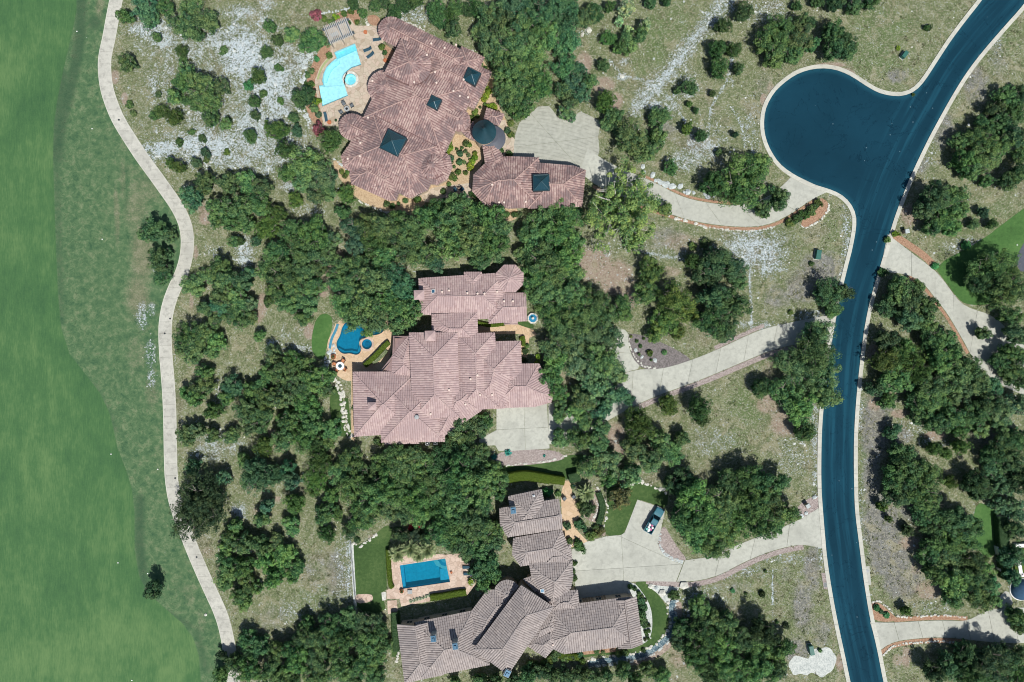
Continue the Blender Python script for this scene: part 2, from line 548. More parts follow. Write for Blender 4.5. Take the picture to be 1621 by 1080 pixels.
FAIR = [(-190, -160), (122, -160), (121, 0), (121, 18), (112, 62), (104, 95), (98, 122), (90, 162), (85, 200), (84, 250), (86, 320), (89, 400), (92, 470), (97, 520), (110, 560), (135, 592), (158, 622), (174, 655), (186, 710), (200, 745), (209, 775), (213, 810), (213, 870), (220, 911), (233, 938), (260, 962), (289, 987), (306, 1010), (315, 1040), (318, 1080), (322, 1242), (-190, 1242)]
PATH = chaikin([(192, -160), (187, -20), (184, 0), (178, 30), (172.5, 62), (167, 84), (165, 105), (168, 137), (175.6, 162), (187, 190), (209, 225), (224, 248), (241, 271), (264, 303), (282, 329), (294, 355), (297.5, 380), (295.6, 405), (289, 430), (278, 453), (269, 475), (263, 500), (261, 525), (262.5, 562), (266, 600), (269, 650), (270, 720), (271, 757), (278, 800), (298, 853), (314, 892), (331, 930), (352, 975), (361, 1013), (365, 1042), (369, 1080), (374, 1130), (380, 1242)], False, 2)
area('fair', FAIR, 1, 3)
rough_poly = [p for p in FAIR[:-1]] + [(365, 1242)] + PATH[::-1]
area('rough', [(100, -160)] + [(x - 8, y) for x, y in PATH] + [(300, 1242), (0, 1242), (0, -160)], 1, 6)
for pts, w, s in [([(128, -20), (128, 30), (127, 60), (118, 110), (108, 150), (98, 190), (90, 240)], 9, 1), ([(150, 36)], 12, .9), ([(100, 120), (95, 180), (90, 250)], 12, .8),
                  ([(222, 790), (221, 860), (228, 920), (246, 945)], 8, .9), ([(255, 965), (300, 990)], 6, .7), ([(90, 260), (95, 420), (98, 510)], 7, .55), ([(312, 1000), (326, 1060)], 8, .6),
                  ([(285, 930)], 14, .4), ([(150, 610), (185, 680)], 7, .5), ([(10, 500), (15, 410)], 14, .25)]:
    stroke('dark', pts, w, s)
for c in [(205, 270, 20, 14, .4), (215, 330, 22, 40, .55), (225, 400, 20, 60, .7), (218, 470, 20, 40, .7), (215, 560, 18, 40, .4), (240, 620, 12, 30, .5), (230, 300, 30, 30, .5), (190, 230, 20, 30, .25), (195, 285, 6, 40, .5), (186, 350, 5, 40, .6), (183, 320, 4, 30, .6),
          (252, 720, 12, 20, .3), (300, 940, 14, 20, .35), (320, 985, 10, 24, .35), (158, 10, 8, 20, .6), (150, 70, 6, 14, .3)]:
    blob('trail', *c)
# limestone pavement showing through
for c in [(360, 160, 120, 110, .46), (420, 120, 70, 80, .62), (330, 230, 90, 40, .6), (285, 60, 70, 40, .5), (430, 230, 60, 50, .6)]: blob('rock', *c)
for c in [(385, 85, 42, 45, .95), (425, 125, 38, 46, .95), (300, 85, 30, 22, .6), (238, 45, 34, 20, .75), (262, 65, 30, 14, .8), (255, 125, 30, 40, .42), (325, 232, 70, 26, .85), (262, 236, 26, 14, .85), (400, 205, 36, 55, .8), (440, 165, 26, 40, .8), (478, 95, 26, 16, .7), (345, 62, 26, 20, .8), (385, 20, 36, 12, .6), (420, 8, 16, 12, .6), (415, 35, 10, 18, .6), (370, 255, 50, 14, .7), (310, 190, 24, 14, .5), (240, 240, 20, 16, .7), (300, 160, 40, 24, .4), (425, 260, 16, 18, .6), (456, 295, 14, 10, .6), (245, 145, 8, 14, .7), (247, 133, 6, 8, .8), (238, 150, 5, 9, .5),
          (387, 400, 16, 24, .75), (345, 400, 22, 10, .4), (485, 332, 30, 8, .4), (430, 544, 8, 8, .7), (350, 700, 40, 22, .5), (330, 715, 26, 18, .5), (378, 810, 12, 14, .8), (385, 650, 8, 10, .4), (345, 620, 8, 30, .4), (460, 540, 30, 24, .3), (475, 552, 24, 8, .55),
          (1110, 235, 34, 24, .55), (1085, 255, 30, 16, .6), (1045, 172, 30, 20, .6), (1085, 120, 18, 14, .4), (1218, 20, 34, 24, .42), (1195, 395, 52, 34, .72), (1215, 415, 30, 26, .6), (1070, 395, 40, 16, .25), (1340, 380, 8, 60, .5), (1337, 440, 8, 30, .5), (1287, 500, 40, 10, .45), (1195, 515, 40, 8, .5), (1120, 225, 40, 40, .35), (1190, 200, 14, 40, .35), (1195, 230, 10, 20, .4), (990, 98, 10, 6, .6), (925, 50, 10, 5, .6), (985, 122, 8, 6, .8), (1575, 60, 12, 40, .3), (1290, 680, 9, 60, .5), (1292, 760, 7, 40, .5), (1255, 720, 30, 40, .3), (1130, 700, 40, 20, .35), (1300, 870, 6, 30, .5), (1240, 885, 60, 8, .4), (1110, 940, 50, 16, .35), (1170, 905, 50, 10, .45), (1090, 960, 14, 30, .5), (1545, 385, 40, 8, .5), (1520, 392, 30, 8, .4), (1440, 680, 40, 14, .35), (1475, 700, 30, 10, .4), (1480, 960, 40, 10, .3), (1362, 640, 5, 60, .4), (1363, 800, 4, 60, .4), (1470, 240, 14, 40, .3), (1490, 160, 10, 40, .3), (505, 950, 36, 40, .2), (460, 970, 20, 20, .35), (540, 900, 10, 50, .4), (552, 900, 6, 60, .55), (660, 20, 24, 18, .55), (645, 20, 14, 14, .6), (1000, 385, 40, 14, .3), (950, 390, 24, 24, .2), (225, 500, 12, 26, .6), (238, 560, 10, 30, .55), (240, 600, 8, 20, .6), (245, 420, 10, 24, .4), (240, 490, 10, 14, .5)]:
    blob('rock', *c)
for pts, w, s in [([(1168, -20), (1140, 15), (1110, 50), (1080, 85), (1055, 120), (1030, 150), (1010, 170)], 13, .72), ([(1045, 130), (1020, 155)], 16, .7), ([(1105, 140), (1000, 180)], 8, .5), ([(358, 60), (380, 20)], 6, .7),
                  ([(965, 95), (985, 120), (1040, 130)], 2.2, .8), ([(1222, 905), (1224, 960), (1225, 1010)], 1.2, .9), ([(1182, 380), (1187, 440), (1190, 512)], 1.6, .9), ([(1222, 915), (1222, 900)], 1.2, .9), ([(1020, 400), (1080, 410)], 3, .8), ([(1155, 0), (1160, 20)], 2, .6),
                  ([(1055, 150), (1080, 185), (1090, 200)], 2, .8), ([(1160, 90), (1150, 130), (1125, 170), (1120, 230)], 2.2, .7), ([(1152, 115), (1162, 135)], 2, .6), ([(1158, 170), (1175, 200), (1180, 235)], 2, .7), ([(1190, 170), (1180, 200)], 1.5, .5), ([(1030, 410), (1100, 402), (1200, 425)], 2, .4)]:
    stroke('rock', pts, w, s)
for c in [(925, 100, 14, 20, .8), (955, 135, 20, 14, .8), (975, 160, 14, 16, .7), (940, 420, 30, 30, .85), (975, 440, 30, 30, .85), (995, 470, 14, 24, .8), (950, 400, 20, 12, .6), (905, 395, 20, 20, .5), (182, 122, 7, 12, .9), (197, 156, 6, 12, .7), (325, 345, 12, 14, .7), (520, 430, 9, 30, .9), (512, 455, 10, 18, .8), (538, 405, 9, 12, .7), (310, 400, 6, 14, .6), (320, 330, 8, 14, .6), (405, 500, 16, 14, .7), (415, 480, 10, 20, .7), (490, 525, 10, 14, .8), (345, 470, 10, 4, .6), (303, 480, 4, 16, .7), (405, 810, 10, 10, .5), (330, 875, 14, 14, .5), (440, 790, 10, 6, .6), (430, 685, 8, 10, .6), (497, 200, 12, 20, .5), (1130, 330, 30, 8, .5), (1045, 260, 14, 20, .4), (1080, 385, 40, 20, .5), (1060, 430, 30, 12, .5), (1130, 390, 30, 12, .3), (1245, 670, 30, 26, .7), (1215, 640, 24, 20, .6), (1220, 590, 24, 40, .45), (975, 690, 14, 22, .9), (985, 715, 14, 14, .8), (1025, 715, 14, 12, .6), (1340, 120, 14, 12, .9), (1315, 103, 30, 5, .7), (1220, 140, 8, 16, .5), (1209, 158, 6, 10, .9), (1385, 640, 14, 14, .6), (1425, 655, 16, 8, .8), (1480, 690, 18, 8, .9), (1385, 560, 20, 20, .6), (1540, 870, 10, 10, .3), (1440, 860, 20, 14, .7), (1450, 900, 14, 14, .5), (1470, 935, 30, 20, .6), (1420, 1045, 14, 14, .5), (1435, 1040, 10, 24, .6), (1380, 330, 5, 40, .5), (1440, 340, 20, 24, .6), (1500, 270, 60, 10, .3), (1560, 300, 30, 10, .4), (1080, 1040, 30, 30, .5), (1075, 1000, 14, 30, .5), (1180, 1075, 20, 8, .5), (1060, 1075, 60, 12, .4), (1320, 990, 6, 60, .4), (1330, 1050, 10, 20, .6), (1180, 1045, 10, 10, .4), (596, 850, 16, 6, .6), (645, 505, 10, 10, .4), (560, 720, 20, 10, .4), (905, 725, 20, 10, .5), (720, 830, 30, 30, .4), (690, 740, 60, 40, .3), (1070, 1005, 8, 30, .6), (880, 600, 50, 60, .45), (940, 560, 40, 60, .4), (1260, 590, 40, 60, .3), (1350, 1060, 4, 20, .5), (1160, 1000, 60, 40, .3), (300, 560, 40, 40, .3), (640, 380, 90, 50, .3), (860, 400, 40, 80, .3)]:
    blob('dirt', *c)
for c in [(1180, 95, 40, 50, .3), (940, 60, 22, 30, .35), (1010, 110, 30, 30, .5), (1040, 60, 26, 50, .65), (1075, 30, 26, 40, .5), (585, 330, 30, 16, .9), (553, 350, 20, 20, .5), (540, 300, 10, 60, .4), (508, 530, 16, 40, .6), (1400, 40, 60, 36, .6), (1390, 90, 60, 36, .55), (1440, 100, 40, 30, .35), (1190, 640, 40, 40, .6), (1165, 690, 26, 30, .4), (1210, 930, 50, 30, .5), (1170, 945, 40, 24, .3), (1235, 980, 40, 40, .4), (1325, 370, 20, 40, .45), (1310, 340, 24, 16, .4), (1600, 60, 30, 40, .5), (1560, 110, 20, 30, .3), (1560, 340, 50, 40, .5), (1530, 370, 40, 16, .4), (430, 560, 50, 40, .35), (480, 880, 30, 50, .35), (500, 950, 50, 40, .4), (930, 450, 14, 30, .4), (700, 60, 40, 16, .5), (725, 70, 16, 16, .5), (485, 150, 10, 30, .6), (470, 185, 8, 20, .6), (260, 190, 20, 20, .3), (350, 30, 50, 20, .4), (430, 40, 40, 30, .4), (220, 60, 14, 40, .3), (340, 810, 30, 60, .2), (1368, 700, 6, 120, .7), (1372, 850, 6, 60, .6), (1375, 930, 12, 24, .5), (1410, 960, 16, 14, .4), (895, 460, 16, 30, .3), (1430, 1040, 40, 24, .3), (1240, 90, 60, 60, .25)]:
    blob('green', *c)
for c in [(1450, 260, 30, 20, .5), (1490, 200, 26, 40, .55), (1545, 135, 24, 40, .6), (1580, 90, 24, 36, .4), (1420, 120, 20, 14, .6), (1300, 425, 36, 30, .7), (1270, 455, 34, 30, .6), (1230, 470, 30, 24, .5), (1055, 375, 36, 20, .5), (1030, 390, 30, 16, .4), (1385, 680, 24, 60, .8), (1400, 640, 20, 20, .6), (1380, 760, 16, 50, .7), (1420, 690, 30, 18, .6), (1395, 830, 30, 50, .85), (1410, 880, 34, 36, .9), (1430, 920, 34, 30, .85), (1440, 800, 20, 40, .6), (1560, 690, 30, 20, .6), (1285, 900, 16, 50, .6), (1270, 960, 20, 50, .6), (1245, 910, 16, 16, .4), (1260, 1030, 30, 24, .6), (1300, 1000, 20, 30, .5), (1155, 980, 30, 40, .4), (1170, 930, 26, 14, .4), (1090, 900, 20, 6, .4), (530, 910, 24, 50, .5), (500, 900, 30, 40, .4), (430, 980, 40, 30, .4), (1010, 360, 20, 16, .3), (1100, 225, 20, 20, .5), (1050, 205, 30, 20, .5), (1130, 40, 20, 30, .3), (1210, 140, 20, 40, .4), (1030, 60, 10, 30, .2), (1230, 600, 20, 30, .3), (1560, 270, 30, 20, .4), (1180, 720, 30, 30, .2), (1470, 200, 16, 30, .5), (275, 150, 16, 16, .4), (300, 105, 14, 14, .4), (272, 110, 10, 14, .4), (1480, 1020, 30, 30, .3)]:
    blob('weed', *c)

def build_ground():
    ny, nx = PX.shape
    k = S
    V = np.c_[((PX - 810.5) * k).ravel(), ((540 - PY) * k).ravel(), np.zeros(PX.size)]
    idx = np.arange(PX.size).reshape(ny, nx)
    F = np.stack([idx[1:, :-1], idx[1:, 1:], idx[:-1, 1:], idx[:-1, :-1]], -1).reshape(-1, 4)
    cx = (PX[:-1, :-1] + GS / 2).ravel(); cy = (PY[:-1, :-1] + GS / 2).ravel()
    keep = np.ones(len(F), bool)
    for poly in (POOL_A, POOL_B, POOL_C, SPA_A, SPA_B):
        d = seg_dist(poly, cx, cy, True)
        keep &= ~(pip(poly, cx, cy) | (d < 2.6))
    F = F[keep]
    nb = len(V)
    # the same sheet goes on to the horizon
    x0, x1, y0, y1 = V[:, 0].min(), V[:, 0].max(), V[:, 1].min(), V[:, 1].max()
    B = 2600
    V = np.r_[V, [(x0, y0, 0), (x1, y0, 0), (x1, y1, 0), (x0, y1, 0), (-B, -B, 0), (B, -B, 0), (B, B, 0), (-B, B, 0)]]
    F = np.r_[F, [(nb + 4, nb + 5, nb + 1, nb), (nb + 5, nb + 6, nb + 2, nb + 1), (nb + 6, nb + 7, nb + 3, nb + 2), (nb + 7, nb + 4, nb, nb + 3)]]
    me = np_mesh('ground', V, F)
    for name, chs in (('zone_a', ('rock', 'dirt', 'green', 'weed')), ('zone_b', ('fair', 'rough', 'dark', 'trail'))):
        at = me.attributes.new(name, 'FLOAT_COLOR', 'POINT')
        D = np.zeros((len(V), 4), np.float32)
        D[:nb] = np.stack([zone[c].ravel() for c in chs], -1)
        D[nb:, 0] = 0
        D[nb:, 1] = .2 if name == 'zone_a' else 0
        at.data.foreach_set('color', D.ravel())
    m = NT('ground')
    def ch(name):
        a = m.n('ShaderNodeAttribute', attribute_name=name)
        s = m.n('ShaderNodeSeparateColor'); m.put(s.inputs[0], a.outputs['Color'])
        return s.outputs[0], s.outputs[1], s.outputs[2], a.outputs['Alpha']
    rock, dirt, green, weed = ch('zone_a')
    fair, rough, dark, trail = ch('zone_b')
    big = m.noise(.09, detail=4); mid = m.noise(.55, detail=5, rough=.65); fine = m.noise(2.6, detail=4, rough=.7); grain = m.noise(7, detail=3, rough=.7)
    sp = m.voronoi(4.2, out='Color'); spb = m.n('ShaderNodeSeparateColor'); m.put(spb.inputs[0], sp)
    def thr(att, amp=1.0, lo=.42, hi=.62, nz=None):
        v = m.math('ADD', att, m.math('MULTIPLY', m.math('SUBTRACT', nz if nz is not None else fine, .5), amp))
        return m.step(v, lo, hi)
    t = m.math('ADD', m.math('ADD', m.math('MULTIPLY', mid, .35), m.math('MULTIPLY', fine, .35)), m.math('MULTIPLY', grain, .30))
    dry = m.ramp(t, [(.36, (.040, .062, .026)), (.46, (.108, .140, .060)), (.55, (.192, .214, .112)), (.67, (.41, .40, .27))])
    c = dry
    gr = m.ramp(t, [(.36, (.045, .080, .026)), (.5, (.100, .152, .054)), (.66, (.21, .245, .12))])
    c = m.mix(m.math('MULTIPLY', thr(green, .7, .2, .7, mid), .85), c, gr)
    wd = m.ramp(t, [(.36, (.085, .082, .075)), (.5, (.165, .165, .155)), (.66, (.30, .30, .285))])
    c = m.mix(m.math('MULTIPLY', thr(weed, .8, .25, .65, mid), .9), c, wd)
    dt = m.ramp(t, [(.34, (.155, .118, .088)), (.5, (.275, .215, .165)), (.66, (.41, .345, .275))])
    c = m.mix(thr(dirt, .9, .32, .62, m.math('MULTIPLY', m.math('ADD', mid, fine), .5)), c, dt)
    brn = m.ramp(t, [(.36, (.085, .075, .048)), (.5, (.175, .155, .105)), (.66, (.33, .30, .225))])
    c = m.mix(m.math('MULTIPLY', m.step(m.noise(.13, detail=5, rough=.65, dist=.7), .52, .68), .5), c, brn)
    straw = m.ramp(t, [(.36, (.14, .135, .075)), (.5, (.265, .25, .155)), (.66, (.45, .42, .29))])
    c = m.mix(m.math('MULTIPLY', m.step(m.noise(.21, m.coord('Object', (1, 1, 1), (0, 0, .5)), detail=6, rough=.7, dist=1.0), .52, .66), .7), c, straw)
    # scattered pale chips everywhere in the wild part
    chips = m.step(m.math('ADD', m.math('MULTIPLY', spb.outputs[0], .6), m.math('MULTIPLY', grain, .6)), .70, .80)
    c = m.mix(m.math('MULTIPLY', chips, .5), c, (.36, .35, .27))
    rk = m.ramp(m.math('ADD', m.math('MULTIPLY', grain, .6), m.math('MULTIPLY', fine, .4)), [(.34, (.17, .21, .19)), (.47, (.40, .47, .485)), (.64, (.61, .68, .70))])
    spk = m.math('SUBTRACT', m.voronoi(2.3, out='Distance'), .38)
    rf = m.step(m.math('ADD', m.math('SUBTRACT', m.math('MULTIPLY', rock, .66), m.math('MULTIPLY', spk, .55)), m.math('ADD', m.math('MULTIPLY', m.math('SUBTRACT', m.math('ADD', m.math('MULTIPLY', fine, .5), m.math('MULTIPLY', mid, .5)), .5), 2.5), m.math('MULTIPLY', m.math('SUBTRACT', grain, .5), 2.2))), .31, .44)
    c = m.mix(rf, c, rk)
    # golf course
    v = m.coord('Object', (5.0, .75, 1), (0, 0, .06))
    stre = m.noise(.75, v, detail=4, rough=.6); stre2 = m.noise(.28, m.coord('Object', (1.8, .5, 1), (0, 0, -.1)), detail=4)
    ft = m.math('ADD', m.math('MULTIPLY', stre, .24), m.math('ADD', m.math('MULTIPLY', stre2, .22), m.math('ADD', m.math('MULTIPLY', m.noise(.035, detail=3, dist=.8), .42), m.math('MULTIPLY', mid, .12))))
    fw = m.ramp(ft, [(.38, (.033, .094, .038)), (.5, (.055, .134, .048)), (.62, (.108, .194, .072))])
    fw = m.mix(m.math('MULTIPLY', m.step(m.math('ADD', m.math('MULTIPLY', grain, .5), m.math('MULTIPLY', fine, .5)), .45, .7), .30), fw, (.105, .19, .075))
    rv = m.noise(.8, m.coord('Object', (1.0, 1.0, 1)), detail=5, rough=.7, dist=1.2)
    rg = m.ramp(m.math('ADD', m.math('MULTIPLY', rv, .5), m.math('MULTIPLY', mid, .5)), [(.36, (.036, .092, .044)), (.5, (.080, .150, .068)), (.64, (.17, .222, .118))])
    rg = m.mix(m.math('MULTIPLY', thr(trail, 1.4, .15, 1.0, m.math('MULTIPLY', m.math('ADD', fine, mid), .5)), .95), rg, m.ramp(t, [(.36, (.13, .135, .08)), (.5, (.20, .195, .12)), (.64, (.36, .335, .25))]))
    rg = m.mix(m.math('MULTIPLY', m.step(rock, .25, .6), rf), rg, rk)
    rg = m.mix(m.math('MULTIPLY', thr(dark, 1.3, .15, .95, m.math('MULTIPLY', m.math('ADD', mid, rv), .5)), .8), rg, m.ramp(t, [(.36, (.026, .070, .036)), (.6, (.062, .112, .058))]))
    c = m.mix(thr(rough, .35, .4, .6, mid), c, rg)
    c = m.mix(thr(fair, .5, .35, .65, m.math('MULTIPLY', m.math('ADD', fine, mid), .5)), c, fw)
    m.color(c).rough(.95)
    hgt = m.math('ADD', m.math('MULTIPLY', fine, .6), m.math('ADD', m.math('MULTIPLY', grain, .5), m.math('MULTIPLY', rf, .35)))
    hgt = m.math('MULTIPLY', hgt, m.math('SUBTRACT', 1.0, m.math('MULTIPLY', fair, .85)))
    m.bump(hgt, .8, .22)
    me.materials.append(m.m)
    o = link('ground', me); o['kind'] = 'structure'
    return o
build_ground()

# ------------------------------------------------------------------ road and kerbs
ROAD_R = chaikin([(1680, -75), (1621, 7), (1588, 43.5), (1553, 84), (1528, 117), (1503, 158), (1482, 196), (1465, 228), (1440, 281), (1418, 337), (1409, 366), (1395, 415), (1386, 443), (1374, 487), (1367, 526), (1362, 565), (1356, 619), (1352, 675), (1351, 723), (1352, 790), (1354, 819), (1360, 864), (1366, 914), (1377, 982), (1388, 1027), (1398, 1080), (1412, 1140), (1440, 1240)], False, 1)
ROAD_L = chaikin([(1610, -80), (1555, 0), (1531, 30), (1506, 63), (1482, 100), (1466, 125), (1454, 140), (1441, 149), (1425, 153), (1408, 152), (1389, 147), (1370, 136), (1354, 125), (1338, 116), (1321, 110), (1302, 108), (1283, 110), (1264, 116), (1248, 126), (1231, 140), (1219, 156), (1211, 174), (1208.5, 196), (1211, 218), (1220, 240), (1236, 263), (1264, 281), (1289, 293), (1313, 299.5), (1332, 308), (1347, 322), (1355, 341), (1355.6, 357), (1350, 390), (1341, 425), (1332, 462), (1322, 503), (1316, 540), (1311, 575), (1306, 620), (1302, 660), (1300, 700), (1299.5, 766), (1302, 804), (1305, 840), (1309, 887), (1318, 944), (1327, 991), (1338, 1041), (1346, 1080), (1360, 1140), (1388, 1240)], False, 1)
ROAD = ROAD_L + ROAD_R[::-1]
BLOCK.append(ROAD)
def build_road():
    rx = np.arange(1195, 1700, 3.0); ry = np.arange(-80, 1243, 3.0)
    X, Y = np.meshgrid(rx, ry)
    ins = pip(ROAD, X, Y); dl = seg_dist(ROAD_L, X, Y); dr = seg_dist(ROAD_R, X, Y); d = np.minimum(dl, dr)
    ok = ins | (d < 3.2)
    ny, nx = X.shape
    idx = np.arange(X.size).reshape(ny, nx)
    F = np.stack([idx[1:, :-1], idx[1:, 1:], idx[:-1, 1:], idx[:-1, :-1]], -1).reshape(-1, 4)
    F = F[ok.ravel()[F].all(1)]
    used = np.unique(F); mp = np.full(X.size, -1); mp[used] = np.arange(len(used))
    V = np.c_[(X.ravel()[used] - 810.5) * S, (540 - Y.ravel()[used]) * S, np.full(len(used), .03)]
    me = np_mesh('road', V, mp[F], M['asphalt'])
    at = me.attributes.new('lane', 'FLOAT_COLOR', 'POINT')
    D = np.zeros((len(used), 4), np.float32)
    D[:, 0] = np.clip(np.where(ins, d, 0).ravel()[used] * S / 10, 0, 1); D[:, 1] = np.clip(dr.ravel()[used] * S / 40, 0, 1)
    at.data.foreach_set('color', D.ravel())
    o = link('road', me); o['kind'] = 'structure'
build_road()

def pieces_along(parent, name, left, right, step, z, mat, gap=.035, depth=.25, quarters=1):
    """a paved strip cut across into slabs with open joints; left and right are pixel lines"""
    n = max(2, int(round(sum(math.hypot(b[0] - a[0], b[1] - a[1]) for a, b in zip(left, left[1:])) * S / step)))
    def at(line, t):
        P = np.array(line, float); d = np.r_[0, np.cumsum(np.hypot(*np.diff(P, axis=0).T))]
        return np.interp(t * d[-1], d, P[:, 0]), np.interp(t * d[-1], d, P[:, 1])
    for i in range(n):
        m = 5 if step > 4 else 3
        ts = [i / n + (1 / n) * j / (m - 1) for j in range(m)]
        e = gap / max(step, .1) / n
        ts[0] += e / 2; ts[-1] -= e / 2
        A = [W(*at(left, t)) for t in ts]; B = [W(*at(right, t)) for t in ts]
        bm = bmesh.new()
        ta = [bm.verts.new((x, y, z)) for x, y in A]; tb = [bm.verts.new((x, y, z)) for x, y in B]
        la = [bm.verts.new((x, y, z - depth)) for x, y in A]; lb = [bm.verts.new((x, y, z - depth)) for x, y in B]
        for j in range(m - 1):
            bm.faces.new((ta[j], ta[j + 1], tb[j + 1], tb[j]))
            bm.faces.new((ta[j], la[j], la[j + 1], ta[j + 1]))
            bm.faces.new((tb[j], tb[j + 1], lb[j + 1], lb[j]))
        bm.faces.new((ta[0], tb[0], lb[0], la[0])); bm.faces.new((ta[-1], la[-1], lb[-1], tb[-1]))
        bm_obj(name, bm, mat, parent)

for nm, edge, side in (('kerb', ROAD_L, -1), ('kerb', ROAD_R, 1)):
    e = empty(nm); e['kind'] = 'structure'
    inner = resample(edge, 8); outer = offset_line(inner, side * -6.2 if False else (6.2 if side == -1 else -6.2))
    BLOCK.append(inner + outer[::-1])
    pieces_along(e, 'kerb_stone', inner, outer, 3.0, .13, M['kerb'])

# cart path: slabs with joints, pale raised edges
pe = empty('cart_path'); pe['kind'] = 'structure'
pl = resample(PATH, 6)
BLOCK.append(band(pl, 22))
pieces_along(pe, 'slab', offset_line(pl, 9.3), offset_line(pl, -9.3), 2.6, .05, M['path_concrete'], gap=.03)
for s in (1, -1):
    k = sheet('path_edge', offset_line(pl, s * 9.2) + offset_line(pl, s * 10.5)[::-1], .075, M['kerb'], 0, parent=pe); k['kind'] = 'stuff'

# ------------------------------------------------------------------ driveways and courts
def drive(U, L, step, mat='concrete', z=.06):
    e = empty('driveway'); e['kind'] = 'structure'
    U = chaikin(U, False, 2); L = chaikin(L, False, 2)
    BLOCK.append(U + L[::-1])
    pieces_along(e, 'slab', U, L, step, z, M[mat], gap=.06)
    return e
D1U = [(930, 235), (950, 250), (985, 268), (1010, 278), (1036, 289), (1073, 309), (1100, 318), (1141, 324), (1168, 326), (1200, 319), (1225, 306), (1243, 290), (1256, 276)]
D1L = [(918, 272), (940, 292), (975, 308), (1020, 326), (1060, 339), (1097, 350), (1134, 356.5), (1178, 359.5), (1208, 358), (1239, 347), (1270, 326), (1290, 313), (1312, 303)]
drive(D1U, D1L, 7.5)
D2U = [(1325, 496), (1289, 503), (1211, 519), (1172, 536), (1133, 555), (1092, 571), (1061, 581), (1037, 585), (1015, 584), (990, 590), (960, 600), (930, 615), (868, 640)]
D2L = [(1317, 541), (1280, 541), (1224, 553), (1185, 569), (1146, 586), (1107, 602), (1066, 617), (1024, 633), (998, 646), (970, 661), (950, 674), (920, 692), (868, 704)]
drive(D2U, D2L, 7.0)
D3U = [(1084, 887), (1125, 882), (1164, 864), (1200, 850), (1253, 829), (1278, 815.6), (1301, 801)]
D3L = [(1071, 921), (1104, 920), (1138, 911), (1171, 893), (1204, 878), (1238, 867), (1271, 861), (1306, 869)]
drive(D3U, D3L, 7.5)
D4U = [(1405, 371), (1431, 391), (1462, 415), (1480, 428), (1499, 451), (1514, 473), (1530, 487), (1575, 500), (1610, 540), (1660, 575)]
D4L = [(1392, 430), (1439, 434), (1465, 451), (1480, 472), (1499, 495), (1519, 529), (1535, 558), (1550, 588), (1585, 612), (1660, 640)]
drive(D4U, D4L, 6.5)
D5U = [(1377, 985), (1416, 986), (1457, 983), (1502, 982), (1531, 984), (1561, 966), (1594, 962), (1640, 962)]
D5L = [(1390, 1032), (1408, 1018), (1434, 1012), (1487, 1008), (1531, 1012), (1560, 1016), (1606, 1018), (1650, 1018)]
drive(D5U, D5L, 5.0)

def court(poly, cuts, mat, z=.055, smooth=0):
    """a concrete court sawn into slabs along straight joints"""
    e = empty('court'); e['kind'] = 'structure'
    if smooth: poly = chaikin(poly, True, smooth)
    BLOCK.append(poly)
    bm = bmesh.new()
    vs = [bm.verts.new((*W(*p), 0)) for p in poly]
    tr = tessellate_polygon([[v.co for v in vs]])
    for t in tr:
        try: bm.faces.new([vs[i] for i in t])
        except ValueError: pass
    bmesh.ops.dissolve_limit(bm, angle_limit=.01, verts=bm.verts[:], edges=bm.edges[:])
    for a, b in cuts:
        A = Vector((*W(*a), 0)); B = Vector((*W(*b), 0)); d = (B - A).normalized(); nrm = Vector((-d.y, d.x, 0))
        for s in (-.022, .022):
            bmesh.ops.bisect_plane(bm, geom=bm.verts[:] + bm.edges[:] + bm.faces[:], plane_co=A + nrm * s, plane_no=nrm)
        dead = [f for f in bm.faces if abs((f.calc_center_median() - A).dot(nrm)) < .0219]
        bmesh.ops.delete(bm, geom=dead, context='FACES_ONLY')
    left = set(bm.faces)
    while left:
        st = [left.pop()]; grp = [st[0]]
        while st:
            f = st.pop()
            for ed in f.edges:
                for g in ed.link_faces:
                    if g in left: left.remove(g); st.append(g); grp.append(g)
        nb = bmesh.new(); mp = {}
        for f in grp:
            for v in f.verts:
                if v not in mp: mp[v] = nb.verts.new((v.co.x, v.co.y, z))
            nb.faces.new([mp[v] for v in f.verts])
        r = bmesh.ops.extrude_face_region(nb, geom=nb.faces[:])
        for g in r['geom']:
            if isinstance(g, bmesh.types.BMVert): g.co.z = z - .3
        bm_obj('slab', nb, M[mat], e)
    bm.free()
    return e
court([(852, 169), (869, 168), (876, 176), (883, 186), (895, 191), (919, 177), (933, 183), (951, 193), (947, 217), (949, 238), (944, 256), (934, 268), (921, 275), (852, 275), (800, 262), (813, 246), (814, 228), (816, 212), (822, 195), (834, 185)],
      [((840, 180), (925, 275)), ((800, 235), (960, 215))], 'court')
court([(786, 640), (866, 634), (867, 666), (870, 710), (807, 714), (789, 714), (784, 705), (760, 706), (758, 696), (786, 681)], [((752, 682), (880, 676)), ((829, 630), (832, 720))], 'concrete')
court([(955, 560), (975, 520), (994, 523), (995, 547), (1001, 567), (1016, 583), (990, 589), (960, 599), (935, 590)], [((940, 556), (1010, 560))], 'concrete', .052, 1)
court([(1033, 799), (1053, 807), (1045, 844), (1041, 860), (1047, 873), (1060, 882), (1083, 887), (1070, 921), (1027, 920), (996, 921), (993, 946), (985, 962), (917, 966), (912, 935), (905, 895), (905, 870), (928, 858), (960, 849), (983, 847), (989, 843), (1009, 791)],
      [((983, 840), (990, 965)), ((983, 850), (1060, 885)), ((895, 905), (1080, 893))], 'concrete')
